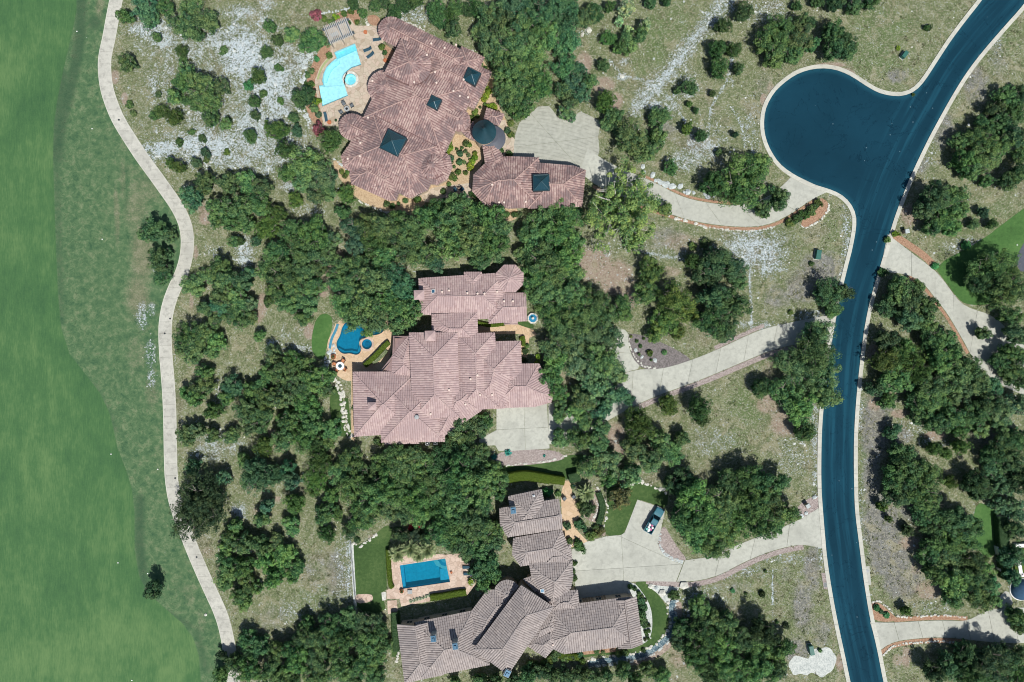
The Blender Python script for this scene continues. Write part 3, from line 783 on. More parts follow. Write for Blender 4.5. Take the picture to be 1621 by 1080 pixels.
# ------------------------------------------------------------------ lawns, beds, terraces (flat ground covers)
def lawn(poly, mat='lawn', z=.025, sm=2): return sheet('lawn', poly, z, M[mat], sm)
lawn([(612, 830), (623, 838), (618, 850), (617, 867), (610, 873), (613, 930), (610, 935), (605, 937), (612, 972), (567, 972), (560, 920), (557, 863), (572, 862), (595, 845)], sm=1)
lawn([(790, 737), (834, 734), (864, 731), (890, 727), (897, 720), (930, 720), (926, 748), (901, 760), (893, 757), (871, 755), (790, 768)], sm=1)
lawn([(960, 768), (964, 772), (985, 768), (1006, 761), (1030, 768), (1058, 776), (1056, 806), (1034, 798), (1009, 790), (989, 844), (981, 848), (960, 849), (955, 831), (962, 809)], sm=1)
lawn([(1003, 921), (1024, 920), (1028, 930), (1044, 943), (1057, 964), (1059, 988), (1046, 1017), (1024, 1033), (1001, 1038), (960, 1036), (930, 1040), (900, 1046), (897, 1038), (972, 1031), (998, 1028), (1016, 1021), (1029, 1004), (1029, 971), (1024, 949), (1014, 934)], sm=1)
lawn([(503, 498), (522, 496), (528, 512), (518, 545), (513, 572), (494, 562), (493, 530)], 'lawn_bright')
lawn([(528, 606), (540, 618), (545, 640), (547, 680), (553, 692), (530, 690), (520, 640)], sm=2)
lawn([(1680, 290), (1621, 329), (1550, 384), (1478, 421), (1492, 440), (1517, 474), (1530, 482), (1560, 484), (1600, 470), (1605, 400), (1680, 372)], 'lawn_bright', sm=1)
lawn([(1543, 795), (1564, 799), (1581, 815), (1586, 852), (1575, 880), (1560, 885), (1538, 855)], 'lawn_bright')
lawn([(618, 966), (634, 966), (634, 1040), (620, 1040)], sm=0)
lawn([(545, 630), (551, 630), (557, 690), (551, 690)], sm=0, z=.03)
lawn([(817, 508), (833, 509), (846, 514), (844, 522), (820, 514)], z=.03, sm=1)

def bed(name, poly, mat, z=.02, sm=2): return sheet(name, poly, z, M[mat], sm)
bed('mulch_bed', [(526, 250), (557, 266), (560, 290), (622, 312), (670, 306), (676, 322), (655, 334), (636, 338), (610, 336), (569, 319), (543, 290), (530, 272)], 'sand_gravel')
bed('gravel_court', [(715, 205), (735, 215), (757, 227), (768, 245), (757, 272), (752, 296), (750, 318), (668, 318), (668, 300), (700, 285), (710, 272), (700, 245)], 'sand_gravel', sm=1)
bed('gravel_bed', [(738, 80), (760, 85), (772, 108), (784, 118), (790, 140), (788, 165), (800, 186), (806, 205), (797, 252), (782, 243), (775, 205), (735, 215), (735, 180), (752, 160), (770, 118), (735, 98)], 'sand_gravel', sm=1)
bed('mulch_bed', [(508, 72), (528, 70), (531, 86), (503, 126), (505, 138), (515, 198), (496, 198), (482, 168), (485, 122)], 'mulch')
bed('mulch_bed', [(533, 20), (565, 12), (572, 30), (563, 42), (543, 36), (530, 46), (512, 48), (520, 34)], 'mulch')
bed('mulch_bed', [(580, 24), (600, 24), (606, 44), (584, 40)], 'mulch')
bed('gravel_bed', [(747, 322), (765, 318), (820, 326), (820, 346), (806, 351), (786, 350), (770, 338)], 'sand_gravel')
bed('mulch_bed', [(606, 70), (613, 72), (627, 84), (618, 98), (608, 94)], 'mulch', z=.085)
bed('mulch_island', [(1297, 312), (1310, 318), (1313, 332), (1296, 351), (1273, 362), (1266, 355), (1281, 332)], 'mulch', z=.03)
bed('gravel_bed', [(993, 524), (1045, 540), (1092, 566), (1092, 572), (1061, 581), (1037, 585), (1017, 584), (1002, 569), (996, 547)], 'grey_mulch', z=.025)
bed('gravel_bed', [(800, 712), (875, 711), (900, 725), (870, 733), (794, 740), (780, 724)], 'pink_gravel', z=.028)
bed('gravel_bed', [(1046, 838), (1052, 832), (1062, 850), (1075, 870), (1088, 886), (1080, 888), (1060, 883), (1046, 874), (1041, 860)], 'pink_gravel', z=.065)
bed('gravel_bed', [(1268, 795), (1294, 783), (1301, 788), (1301, 802), (1278, 815), (1266, 822), (1258, 812)], 'pink_gravel', z=.03)
bed('mulch_island', [(1376, 956), (1389, 952), (1404, 964), (1419, 979), (1436, 982), (1381, 986)], 'mulch', z=.03)
bed('gravel_pad', [(1252, 1044), (1258, 1037), (1266, 1039), (1275, 1042), (1281, 1043), (1282, 1034), (1289, 1026), (1298, 1028), (1306, 1024), (1315, 1026), (1319, 1034), (1325, 1041), (1322, 1051), (1318, 1062), (1309, 1067), (1301, 1074), (1293, 1068), (1284, 1064), (1277, 1070), (1267, 1066), (1256, 1070), (1252, 1061), (1247, 1053)], 'white_gravel', z=.04)
bed('gravel_bed', [(985, 924), (1003, 921), (1016, 936), (1028, 955), (1033, 975), (1032, 1005), (1022, 1018), (1013, 1020), (1004, 955), (990, 945)], 'white_gravel', z=.028)
bed('mulch_bed', [(556, 596), (562, 592), (562, 700), (556, 695)], 'sand_gravel', z=.035, sm=0)
bed('gravel_bed', [(1024, 921), (1071, 922), (1077, 930), (1062, 952), (1056, 958), (1042, 940), (1028, 930)], 'white_gravel', z=.03)
bed('gravel_bed', [(1063, 955), (1082, 950), (1076, 1000), (1060, 1030), (1020, 1052), (980, 1055), (1040, 1030), (1066, 1000)], 'dirt', z=.018)
bed('mulch_bed', [(897, 1028), (975, 1024), (975, 1032), (897, 1039)], 'mulch', z=.03, sm=0)
bed('mulch_bed', [(930, 775), (947, 772), (958, 800), (950, 830), (925, 822), (916, 800)], 'dirt', z=.022)
bed('bare_ground', [(940, 830), (956, 832), (960, 850), (946, 846)], 'dirt', z=.035)
for nm, line, w, mat in [('mulch_strip', D1L[1:-1], 5, 'mulch'), ('mulch_strip', D1U[3:9], 4, 'mulch'), ('mulch_strip', [(1414, 372), (1440, 389), (1462, 404), (1478, 420)], 11, 'mulch'), ('mulch_strip', D4L[1:7], 5, 'mulch'),
                         ('mulch_strip', D5U[1:5], 7, 'mulch'), ('mulch_strip', D5L[0:5], 8, 'mulch'), ('gravel_strip', D3L[:-1], 8, 'pink_gravel'), ('gravel_strip', D2L[1:9], 8, 'pink_gravel'), ('gravel_strip', [(1023, 920), (1046, 923), (1071, 925)], 9, 'pink_gravel'),
                         ('gravel_strip', D2U[2:5], 6, 'pink_gravel'), ('gravel_strip', [(557, 862), (560, 920), (563, 965)], 5, 'white_gravel')]:
    off = w / 2 + 1
    side = -off if line in (D1L[1:-1], D4L[1:7], D5L[0:5], D3L[:-1], D2L[1:9]) else off
    l = chaikin(list(line), False, 2)
    n1 = offset_line(l, side); n2 = offset_line(l, -side)
    # keep the side that lies away from the middle of the drive
    if nm == 'mulch_strip' and line[0][0] == 1414 or line[0][0] in (1023, 557): pick = l
    else:
        up = line in (D1U[3:9], D5U[1:5], D2U[2:5])
        m1 = sum(p[1] for p in n1); m2 = sum(p[1] for p in n2)
        pick = n1 if (m1 < m2) == up else n2
    sheet(nm, band(pick, w), .034, M[mat], 0)

# terraces with the pools cut out of them
TERR_A = [(523, 70), (511, 47), (515, 43), (553, 28), (563, 41), (600, 41), (610, 60), (604, 73), (608, 95), (625, 108), (620, 150), (600, 185), (560, 200), (513, 200), (499, 138), (499, 126), (508, 108), (524, 88)]
sheet('terrace', TERR_A, .08, M['flagstone'], 0, [POOL_A, SPA_A], depth=.12)
TERR_B = [(534, 512), (525, 527), (518, 542), (519, 556), (527, 568), (524, 580), (530, 592), (546, 603), (560, 603), (600, 592), (622, 560), (622, 500), (600, 488), (560, 490), (545, 500)]
TROUGH = chaikin([(532, 514), (537, 516), (533, 530), (526, 542), (525, 552), (520, 553), (520, 541), (526, 528)], True, 1)
sheet('terrace', TERR_B, .08, M['flagstone_peach'], 1, [POOL_B, SPA_B], depth=.12)
TERR_C = [(614, 872), (707, 878), (740, 874), (748, 913), (755, 922), (740, 942), (730, 938), (682, 945), (680, 952), (635, 960), (633, 948), (612, 948), (612, 934), (622, 930)]
sheet('terrace', TERR_C, .08, M['flagstone_rose'], 0, [POOL_C], depth=.12)
sheet('terrace', [(560, 941), (588, 940), (591, 947), (588, 953), (564, 956)], .06, M['flagstone_rose'], 1)
sheet('terrace', [(604, 938), (611, 937), (611, 950), (605, 951)], .06, M['limestone'], 0)
sheet('terrace', [(613, 951), (628, 950), (630, 970), (614, 972)], .07, M['flagstone_rose'], 0)
sheet('entry_court', [(888, 783), (893, 761), (903, 761), (906, 781), (915, 798), (919, 816), (912, 824), (914, 840), (930, 857), (914, 866), (895, 866), (890, 838)], .05, M['flagstone_peach'], 0)
sheet('entry_court', [(752, 513), (799, 514), (820, 514), (844, 522), (850, 530), (838, 535), (834, 570), (823, 560), (823, 529), (778, 529), (750, 530)], .05, M['flagstone_peach'], 0)
sheet('terrace', [(664, 306), (690, 296), (745, 290), (748, 316), (700, 322), (672, 320)], .05, M['flagstone'], 0)
sheet('entry_court', [(780, 192), (800, 190), (806, 212), (816, 222), (814, 248), (790, 252), (785, 230)], .05, M['flagstone'], 0)
sheet('drain_apron', [(1368, 897), (1376, 896), (1379, 926), (1372, 926)], .05, M['concrete'], 0)
sheet('drain_apron', [(1300, 907), (1308, 907), (1313, 933), (1304, 933)], .05, M['pink_gravel'], 0)
sheet('paved_pad', [(1606, 412), (1621, 384), (1680, 380), (1680, 430), (1615, 430)], .06, M['slate_metal'], 0)
sheet('terrace', [(1588, 935), (1600, 938), (1604, 962), (1575, 962)], .05, M['concrete'], 1)

# ------------------------------------------------------------------ pools
M['tile_band'] = plain('pool_tile', (.03, .17, .24), .2, 4, .3, spec=.5)
def pool(name, label, outline, floor_col, tint, body, alpha, coping_mat, shelves=(), depth=1.4, coping=3.0, cop_poly=None, cat='swimming pool'):
    e = empty(name, (*W(*[sum(p[i] for p in outline) / len(outline) for i in (0, 1)]), 0))
    tag(e, label, cat)
    inv = Matrix.Translation(e.location).inverted()
    def put(nm, bm, mat):
        bmesh.ops.transform(bm, matrix=inv, verts=bm.verts[:]); return bm_obj(nm, bm, mat, e)
    # basin
    bm = bmesh.new()
    top = [bm.verts.new((*W(*p), .06)) for p in outline]; lo = [bm.verts.new((*W(*p), -depth)) for p in outline]
    n = len(top)
    for i in range(n): bm.faces.new((top[i], top[(i + 1) % n], lo[(i + 1) % n], lo[i]))
    for t in tessellate_polygon([[v.co for v in lo]]):
        try: bm.faces.new([lo[i] for i in t])
        except ValueError: pass
    fm = plaster(name + '_plaster', floor_col)
    bmesh.ops.transform(bm, matrix=inv, verts=bm.verts[:])
    me = bpy.data.meshes.new('basin'); bm.normal_update(); bm.to_mesh(me); bm.free(); link('basin', me, e, fm)
    for k, (poly, z, col) in enumerate(shelves):
        put('step', sheet_bm([[W(*p) for p in poly]], z, z + depth), plaster(name + '_step', col))
    put('water_surface', sheet_bm([[W(*p) for p in outline]], -.07, .002), water(name + '_water', tint, body, alpha))
    # coping: two-sided ring
    c = np.mean(np.array(outline), axis=0)
    P = np.array(outline, float)
    area2 = sum(P[i][0] * P[(i + 1) % n][1] - P[(i + 1) % n][0] * P[i][1] for i in range(n))
    sgn = 1 if area2 > 0 else -1
    outer = []
    for i in range(n):
        a, b, d = P[i - 1], P[i], P[(i + 1) % n]
        t1 = (b - a) / max(np.hypot(*(b - a)), 1e-6); t2 = (d - b) / max(np.hypot(*(d - b)), 1e-6)
        n1 = np.array((t1[1], -t1[0])) * sgn; n2 = np.array((t2[1], -t2[0])) * sgn
        m_ = n1 + n2; m_ = m_ / max(np.hypot(*m_), .5); q = b + m_ * coping
        outer.append(tuple(q))
    bm = bmesh.new()
    I = [W(*p) for p in outline]; O = [W(*p) for p in outer]
    a = [bm.verts.new((x, y, .12)) for x, y in I]; b = [bm.verts.new((x, y, .12)) for x, y in O]
    a2 = [bm.verts.new((x, y, -.1)) for x, y in I]; b2 = [bm.verts.new((x, y, -.1)) for x, y in O]
    for i in range(n):
        j = (i + 1) % n
        bm.faces.new((a[i], a[j], b[j], b[i])); bm.faces.new((a[i], a2[i], a2[j], a[j])); bm.faces.new((b[i], b[j], b2[j], b2[i]))
    put('coping', bm, M[coping_mat])
    return e
WA = ((.86, .97, .98), (.28, .62, .68), .18)
pool('swimming_pool', 'bright turquoise free-form pool with stepped edge below the timber pergola', POOL_A, (.47, .74, .80), *WA, 'flagstone',
     [([(529, 83), (562, 69), (564, 75), (531, 90)], -.95, (.16, .60, .70)), ([(503, 136), (545, 132), (551, 152), (510, 169)], -1.0, (.50, .79, .83)),
      ([(572, 103), (557, 108), (551, 112), (553, 116), (573, 106)], -.25, (.62, .80, .80)), ([(535, 92), (525, 98), (517, 106), (512, 117), (511, 127), (515, 128), (519, 115), (525, 106), (536, 97)], -.9, (.38, .74, .80))], coping=1.6)
pool('spa', 'small round spa with stone rim beside the turquoise pool', SPA_A, (.30, .74, .82), *WA, 'limestone', [(circle((555, 126), 9), -.5, (.45, .82, .86)), (circle((555.5, 126.5), 5.6), -.48, (.22, .66, .76))], .9, 3.6, cat='spa')
WB = ((.30, .74, .88), (.012, .16, .24), .34)
pool('swimming_pool', 'deep blue kidney shaped pool half under an overhanging oak', POOL_B, (.04, .40, .52), *WB, 'flagstone_peach', [([(568, 546), (573, 555), (566, 563), (554, 559), (543, 561), (534, 553), (536, 551), (545, 556), (556, 555), (565, 557)], -.5, (.10, .42, .52))], coping=1.2)
pool('spa', 'round blue spa ringed with pale tiles beside the kidney pool', SPA_B, (.05, .36, .52), *WB, 'flagstone_rose', [(circle((581, 545), 4), -.55, (.05, .22, .34))], .9, 3.4, cat='spa')
WC = ((.34, .78, .88), (.010, .17, .24), .20)
pool('swimming_pool', 'blue rectangular pool with rounded corner steps south of the palms', POOL_C, (.03, .36, .48), *WC, 'flagstone_rose',
     [([(705, 884), (708, 902), (699, 900), (690, 896), (685, 887)], -.3, (.42, .52, .52)), ([(704, 884), (706.5, 897), (699, 895.5), (692, 886.5)], -.18, (.03, .26, .38)), ([(704.5, 884), (706, 891), (701, 890.5), (697, 885.5)], -.12, (.22, .42, .48)), ([(633, 895), (638, 932), (642, 931.5), (638, 894)], -.4, (.10, .42, .58)), ([(696, 902), (708, 900), (712.5, 921), (697, 923)], -.6, (.14, .47, .60))], coping=2.2)
# catch basins under the vanishing edges
def trough(line, w, label, water_m, wall_m):
    e = empty('catch_basin'); tag(e, label, 'catch basin')
    l = chaikin(line, False, 2)
    bm_obj('basin_wall', sheet_bm([[W(*p) for p in band(l, w)]], .10, .3), wall_m, e)
    bm_obj('water_strip', sheet_bm([[W(*p) for p in band(l, w * .5)]], .115, .05), water_m, e)
trough([(503, 126), (508, 110), (516, 98), (526, 89)], 6, 'narrow curved catch basin along the west rim of the turquoise pool', plaster('basin_a', (.30, .36, .16)), M['flagstone'])
trough([(535, 513), (531, 525), (525, 536), (522, 552)], 8, 'narrow curved blue catch basin along the west rim of the kidney pool', plaster('basin_b', (.05, .22, .32)), M['flagstone_peach'])
sheet('creek_bed', band(CREEK, 9), .03, M['creek_bed'], 0)
# ------------------------------------------------------------------ houses
def tile_mat(name, lo, mid, hi, patch=None, bleach=None):
    m = NT(name)
    r = m.island()
    c = m.ramp(r, [(0, lo), (.3, mid), (.75, mid), (1, hi)])
    big = m.noise(.22, detail=5, rough=.65); mid_n = m.noise(1.1, detail=4)
    if patch: c = m.mix(m.math('MULTIPLY', m.step(m.math('ADD', m.math('MULTIPLY', big, .7), m.math('MULTIPLY', mid_n, .3)), .47, .57), .85), c, patch)
    if bleach: c = m.mix(m.math('MULTIPLY', m.step(m.math('ADD', m.math('MULTIPLY', big, .5), m.math('MULTIPLY', mid_n, .5)), .50, .38), .75), c, bleach)
    fine = m.noise(6, detail=3)
    c = m.mix(m.math('MULTIPLY', fine, .25), c, tuple(x * .6 for x in mid))
    m.color(c).rough(.85)
    return m.m
M['tile_a'] = tile_mat('weathered_clay_tile', (.22, .130, .118), (.33, .222, .205), (.48, .355, .315), (.175, .135, .135), (.48, .365, .32))
M['tile_b'] = tile_mat('pink_clay_tile', (.34, .235, .225), (.435, .322, .308), (.51, .392, .365), (.37, .275, .268), (.50, .385, .352))
M['tile_c'] = tile_mat('grey_clay_tile', (.245, .212, .200), (.345, .305, .285), (.44, .388, .36), (.30, .268, .258), (.385, .335, .31))
M['pan_a'] = plain('tile_channel_dark', (.17, .100, .096), .2, 2)
M['pan_b'] = plain('tile_channel_rose', (.30, .21, .20), .15, 2)
M['pan_c'] = plain('tile_channel_grey', (.15, .122, .115), .15, 2)

M['peach'] = plain('peach_clay', (.38, .262, .232), .3, 2)
M['pale_clay'] = plain('pale_clay', (.66, .54, .47), .1, 4)
def ccw(p):
    a = sum(p[i][0] * p[(i + 1) % len(p)][1] - p[(i + 1) % len(p)][0] * p[i][1] for i in range(len(p)))
    return p if a > 0 else p[::-1]

class Wing:
    """a convex roof block: outline at eave height, one plane rising from every edge that is not a gable"""
    def __init__(self, px, eave, slope=.42, gables=()):
        pts = [W(x, y, eave) for x, y in px]
        a = sum(pts[i][0] * pts[(i + 1) % len(pts)][1] - pts[(i + 1) % len(pts)][0] * pts[i][1] for i in range(len(pts)))
        n = len(pts)
        if a < 0:
            pts = pts[::-1]
            gables = [(n - 2 - g) % n for g in gables]
        self.p = np.array(pts); self.eave = eave; self.n = n; self.gables = set(gables)
        self.t = np.roll(self.p, -1, 0) - self.p
        self.len = np.hypot(self.t[:, 0], self.t[:, 1]); self.t = self.t / self.len[:, None]
        self.nrm = np.c_[-self.t[:, 1], self.t[:, 0]]
        self.slope = slope
        self.hips = [i for i in range(n) if i not in self.gables]
    def dist(self, X):
        """n_points x n_edges"""
        return (X @ self.nrm.T) - np.sum(self.p * self.nrm, 1)[None]
    def height(self, X):
        d = self.dist(X)
        h = self.eave + d[:, self.hips].min(1) * self.slope
        return np.where(d.min(1) > -1e-3, h, -1.0)
    def face(self, i):
        poly = [tuple(q) for q in self.p]
        c = np.sum(self.p * self.nrm, 1)
        for j in self.hips:
            if j == i: continue
            a = self.nrm[j] - self.nrm[i]; b = c[j] - c[i]      # d_j - d_i = a.x - b >= 0
            out = []
            for k in range(len(poly)):
                P, Q = poly[k], poly[(k + 1) % len(poly)]
                vp = a[0] * P[0] + a[1] * P[1] - b; vq = a[0] * Q[0] + a[1] * Q[1] - b
                if vp >= -1e-7: out.append(P)
                if (vp > 1e-7 and vq < -1e-7) or (vp < -1e-7 and vq > 1e-7):
                    s = vp / (vp - vq); out.append((P[0] + (Q[0] - P[0]) * s, P[1] + (Q[1] - P[1]) * s))
            poly = out
            if len(poly) < 3: return []
        q = []
        for P in poly:
            if not q or math.hypot(P[0] - q[-1][0], P[1] - q[-1][1]) > 1e-4: q.append(P)
        if len(q) > 2 and math.hypot(q[0][0] - q[-1][0], q[0][1] - q[-1][1]) < 1e-4: q.pop()
        return q if len(q) > 2 else []

WIN = {}
def window_meshes():
    bm = bmesh.new()
    for c, s in (((0, 0, .62), (1.3, .12, .1)), ((0, 0, -.62), (1.3, .16, .1)), ((-.6, 0, 0), (.1, .12, 1.14)), ((.6, 0, 0), (.1, .12, 1.14)), ((0, 0, 0), (.06, .08, 1.14))): box(bm, c, s)
    me = bpy.data.meshes.new('window'); bm.to_mesh(me); bm.free(); me.materials.append(M['trim']); WIN['frame'] = me
    bm = bmesh.new(); box(bm, (0, .0, 0), (1.1, .04, 1.14))
    me = bpy.data.meshes.new('pane'); bm.to_mesh(me); bm.free(); me.materials.append(M['window_glass']); WIN['pane'] = me
window_meshes()

HOUSE_FOOT = []
def house(name, label, origin_px, wings, tm, pm, pitch=.5, course=.5, wall='stucco', windows=True, arch=.10):
    o = empty(name, (*W(*origin_px), 0)); tag(o, label, 'house')
    inv = Vector(o.location)
    def put(nm, bm, mat, par=None, recalc=True):
        bmesh.ops.translate(bm, vec=-inv, verts=bm.verts[:])
        if recalc: return bm_obj(nm, bm, mat, par or o)
    
    TC, TU, TX, TN = [], [], [], []
    caps = {}; roofs = []
    spots = []
    for wi, w in enumerate(wings):
        others = [x for k, x in enumerate(wings) if k != wi]
        roof = bmesh.new(); wb = bmesh.new()
        # walls, set back half a metre under the eaves
        inset = .5
        q = []
        for i in range(w.n):
            n1, n2 = w.nrm[i - 1], w.nrm[i]
            A = np.array([n1, n2]); b = np.array([w.p[i - 1] @ n1 + inset, w.p[i] @ n2 + inset])
            if abs(np.linalg.det(A)) < .05: q.append(w.p[i] + n2 * inset)
            else: q.append(np.linalg.solve(A, b))
        for i in range(w.n):
            a, b = q[i], q[(i + 1) % w.n]
            m = 9 if i in w.gables else 2
            P = [a + (b - a) * k / (m - 1) for k in range(m)]
            hz = np.maximum(w.height(np.array(P)), w.eave) - .12
            lo = [wb.verts.new((*x, 0.0)) for x in P]; hi = [wb.verts.new((*x, z)) for x, z in zip(P, hz)]
            for k in range(m - 1): wb.faces.new((lo[k], lo[k + 1], hi[k + 1], hi[k]))
            L = np.hypot(*(b - a))
            if windows and L > 3.2:
                k = int(L // 3.4)
                for s in range(k):
                    c = a + (b - a) * (s + .5) / k
                    out = c - w.nrm[i] * .9
                    if all(x.dist(out[None])[0].min() < 0 for x in others):
                        spots.append((c - w.nrm[i] * .02, math.atan2(w.t[i][1], w.t[i][0])))
        put('wall', wb, M[wall]); roofs.append(roof)
        for i in w.hips:
            f = w.face(i)
            if not f: continue
            z = lambda P: w.eave + ((P[0] - w.p[i][0]) * w.nrm[i][0] + (P[1] - w.p[i][1]) * w.nrm[i][1]) * w.slope
            vs = [roof.verts.new((P[0], P[1], z(P))) for P in f]
            roof.faces.new(vs)
            for k in range(len(f)):
                P, Q = f[k], f[(k + 1) % len(f)]
                dP = z(P) - w.eave; dQ = z(Q) - w.eave
                if dP < .02 and dQ < .02:           # eave board
                    a = roof.verts.new((P[0], P[1], z(P) - .22)); b = roof.verts.new((Q[0], Q[1], z(Q) - .22))
                    roof.faces.new((vs[k], a, b, vs[(k + 1) % len(f)]))
                else:
                    key = (round((P[0] + Q[0]) / 2, 1), round((P[1] + Q[1]) / 2, 1))
                    if key not in caps: caps[key] = [Vector((*P, z(P))), Vector((*Q, z(Q))), wi, w.nrm[i], True]
                    elif float(caps[key][3] @ w.nrm[i]) > .8: caps[key][4] = False
            # tiles of this slope
            F = np.array(f)
            s = (F - w.p[i]) @ w.t[i]; d = (F - w.p[i]) @ w.nrm[i]
            run = course
            sa = np.arange(math.floor(s.min() / pitch) * pitch + pitch / 2, s.max(), pitch)
            da = np.arange(run / 2 - .04, d.max() + .1, run)
            if not len(sa) or not len(da): continue
            G = np.array(np.meshgrid(sa, da)).reshape(2, -1).T
            X = w.p[i] + G[:, :1] * w.t[i] + G[:, 1:] * w.nrm[i]
            D = w.dist(X)
            hm = D[:, w.hips]
            ok = (D.min(1) > -.02) & (D[:, i] <= hm.min(1) + .06)
            hz = w.eave + D[:, i] * w.slope
            for x in others: ok &= hz >= x.height(X) - .04
            X = X[ok]; hz = hz[ok]
            if not len(X): continue
            U = np.array([w.nrm[i][0], w.nrm[i][1], w.slope]); U = U / np.linalg.norm(U)
            A = np.array([w.t[i][0], w.t[i][1], 0.0]); N = np.cross(A, U)
            TC.append(np.c_[X, hz]); TU.append(np.tile(U, (len(X), 1))); TX.append(np.tile(A, (len(X), 1))); TN.append(np.tile(N, (len(X), 1)))
    for rb_ in roofs:
        bmesh.ops.translate(rb_, vec=-inv, verts=rb_.verts[:]); bm_obj('roof', rb_, M[pm], o)
    Cc = np.concatenate(TC) - np.array(inv); U = np.concatenate(TU); X = np.concatenate(TX); N = np.concatenate(TN)
    k = len(Cc)
    jit = NR.normal(0, 1, (k, 4))
    Cc = Cc + N * (jit[:, :1] * .008) + X * (jit[:, 1:2] * .012)
    half = course / 2 * 1.14
    prof = []
    for end, wid, lift in ((-1, .445, .045), (1, .40, .012)):
        for a in (0, 50, 90, 130, 180):
            prof.append((math.cos(math.radians(a)) * wid * pitch, end * half, math.sin(math.radians(a)) * arch * (pitch / .5) + lift))
    prof = np.array(prof)
    V = (Cc[:, None] + X[:, None] * prof[None, :, :1] + U[:, None] * prof[None, :, 1:2] + N[:, None] * prof[None, :, 2:3]).reshape(-1, 3)
    fq = np.array([(0, 1, 6, 5), (1, 2, 7, 6), (2, 3, 8, 7), (3, 4, 9, 8)])
    F = (np.arange(k)[:, None, None] * 10 + fq[None]).reshape(-1, 4)
    t = link('roof_tile', np_mesh('roof_tile', V, F, M[tm]), o); t['kind'] = 'stuff'
    # ridge and hip caps
    cb = bmesh.new()
    for P, Q, wi, _n, use in caps.values():
        if not use: continue
        n = max(1, int((Q - P).length / .55))
        for a in range(n):
            A = P.lerp(Q, a / n); B = P.lerp(Q, (a + 1.08) / n); mid = (A + B) / 2
            if any(x.height(np.array([[mid.x, mid.y]]))[0] > mid.z + .03 for kx, x in enumerate(wings) if kx != wi): continue
            dr = (B - A).normalized(); sd = dr.cross(Vector((0, 0, 1))).normalized(); up = sd.cross(dr)
            ra, rb = [], []
            for g in (-10, 40, 90, 140, 190):
                off = sd * math.cos(math.radians(g)) * .14 + up * (math.sin(math.radians(g)) * .13 + .07)
                ra.append(cb.verts.new(A + off - inv)); rb.append(cb.verts.new(B + off * .9 - inv))
            for g in range(4): cb.faces.new((ra[g], ra[g + 1], rb[g + 1], rb[g]))
    rc = bm_obj('ridge_cap', cb, M['peach'] if tm == 'tile_a' else M[tm], o); rc['kind'] = 'stuff'
    for (c, rz) in spots:
        f = link('window', WIN['frame'], o); f.location = (c[0] - inv.x, c[1] - inv.y, 1.55); f.rotation_euler = (0, 0, rz)
        g = link('pane', WIN['pane'], f)
    o['wings'] = len(wings)
    for w in wings: HOUSE_FOOT.append(w)
    return o

def roof_z(wings, px, py, guess=5.0):
    z = guess
    for _ in range(4):
        X = np.array([W(px, py, z)])
        z = max(w.height(X)[0] for w in wings)
        if z < 0: return guess
    return z

def on_house(o, name, bm, mat, parent=None):
    bmesh.ops.translate(bm, vec=-Vector(o.location), verts=bm.verts[:])
    return bm_obj(name, bm, mat, parent or o)

def chimney(o, wings, px, py, w, d, h, rz, cap='tile', tm='tile_b'):
    z = roof_z(wings, px, py) ; x, y = W(px, py, z + h)
    bm = bmesh.new(); box(bm, (x, y, z + h / 2 - .7), (w, d, h + 1.4), rz)
    box(bm, (x, y, z + h - .08), (w + .22, d + .22, .22), rz)
    c = on_house(o, 'chimney', bm, M['stone_wall'] if cap != 'flue' else M['grey_paint'])
    bm = bmesh.new()
    if cap == 'tile':
        box(bm, (x, y, z + h + .28), (w + .5, d + .5, .5), rz, .08)
        on_house(o, 'cap', bm, M[tm], c)
    else:
        box(bm, (x, y, z + h + .12), (w + .12, d + .12, .18), rz, .9)
        box(bm, (x, y - .1, z + h + .3), (w * .6, d * .55, .22), rz, .8)
        on_house(o, 'cap', bm, M['chimney_blue'], c)
    return c

def vent(o, wings, px, py, r=.22, mat='limestone', h=.45):
    if mat == 'limestone': mat = 'pale_clay'
    z = roof_z(wings, px, py); x, y = W(px, py, z)
    bm = bmesh.new(); lathe(bm, [(r, -.3), (r, h), (r * 1.5, h), (r * 1.3, h + .14), (r * .2, h + .2)], (x, y, z), 8)
    on_house(o, 'roof_vent', bm, M[mat])

def skylight(o, wings, px, py, side, rz, rise, h0=.5):
    z = roof_z(wings, px, py); x, y = W(px, py, z + h0 + rise * .3)
    e = side * S / 2
    bm = bmesh.new(); box(bm, (x, y, z - .2), (2 * e + .35, 2 * e + .35, 1.4 + h0 * .6), rz)
    fr = on_house(o, 'skylight', bm, M['dark_metal'])
    bm = bmesh.new()
    top = bm.verts.new((x, y, z + .55 + h0 * .3 + rise)); b = []
    for a, c in ((-1, -1), (1, -1), (1, 1), (-1, 1)):
        b.append(bm.verts.new((x + (a * math.cos(rz) - c * math.sin(rz)) * e, y + (a * math.sin(rz) + c * math.cos(rz)) * e, z + .52 + h0 * .3)))
    for i in range(4): bm.faces.new((b[i], b[(i + 1) % 4], top))
    tv = top.co.copy(); bs = [v.co.copy() for v in b]
    on_house(o, 'pane', bm, M['skylight_glass'], fr)
    bm = bmesh.new()
    for q in bs: tube(bm, q + Vector((0, 0, .03)), tv + Vector((0, 0, .03)), .07, n=5)
    for i in range(4):
        for t in (.25, .5, .75):
            q0 = bs[i].lerp(bs[(i + 1) % 4], t); tube(bm, q0 + Vector((0, 0, .02)), q0.lerp(tv, .96 if t == .5 else .5) + Vector((0, 0, .03)), .035, n=4)
    for i in range(4): tube(bm, bs[i] + Vector((0, 0, .02)), bs[(i + 1) % 4] + Vector((0, 0, .02)), .08, n=5)
    on_house(o, 'glazing_bar', bm, M['teal_metal'], fr)

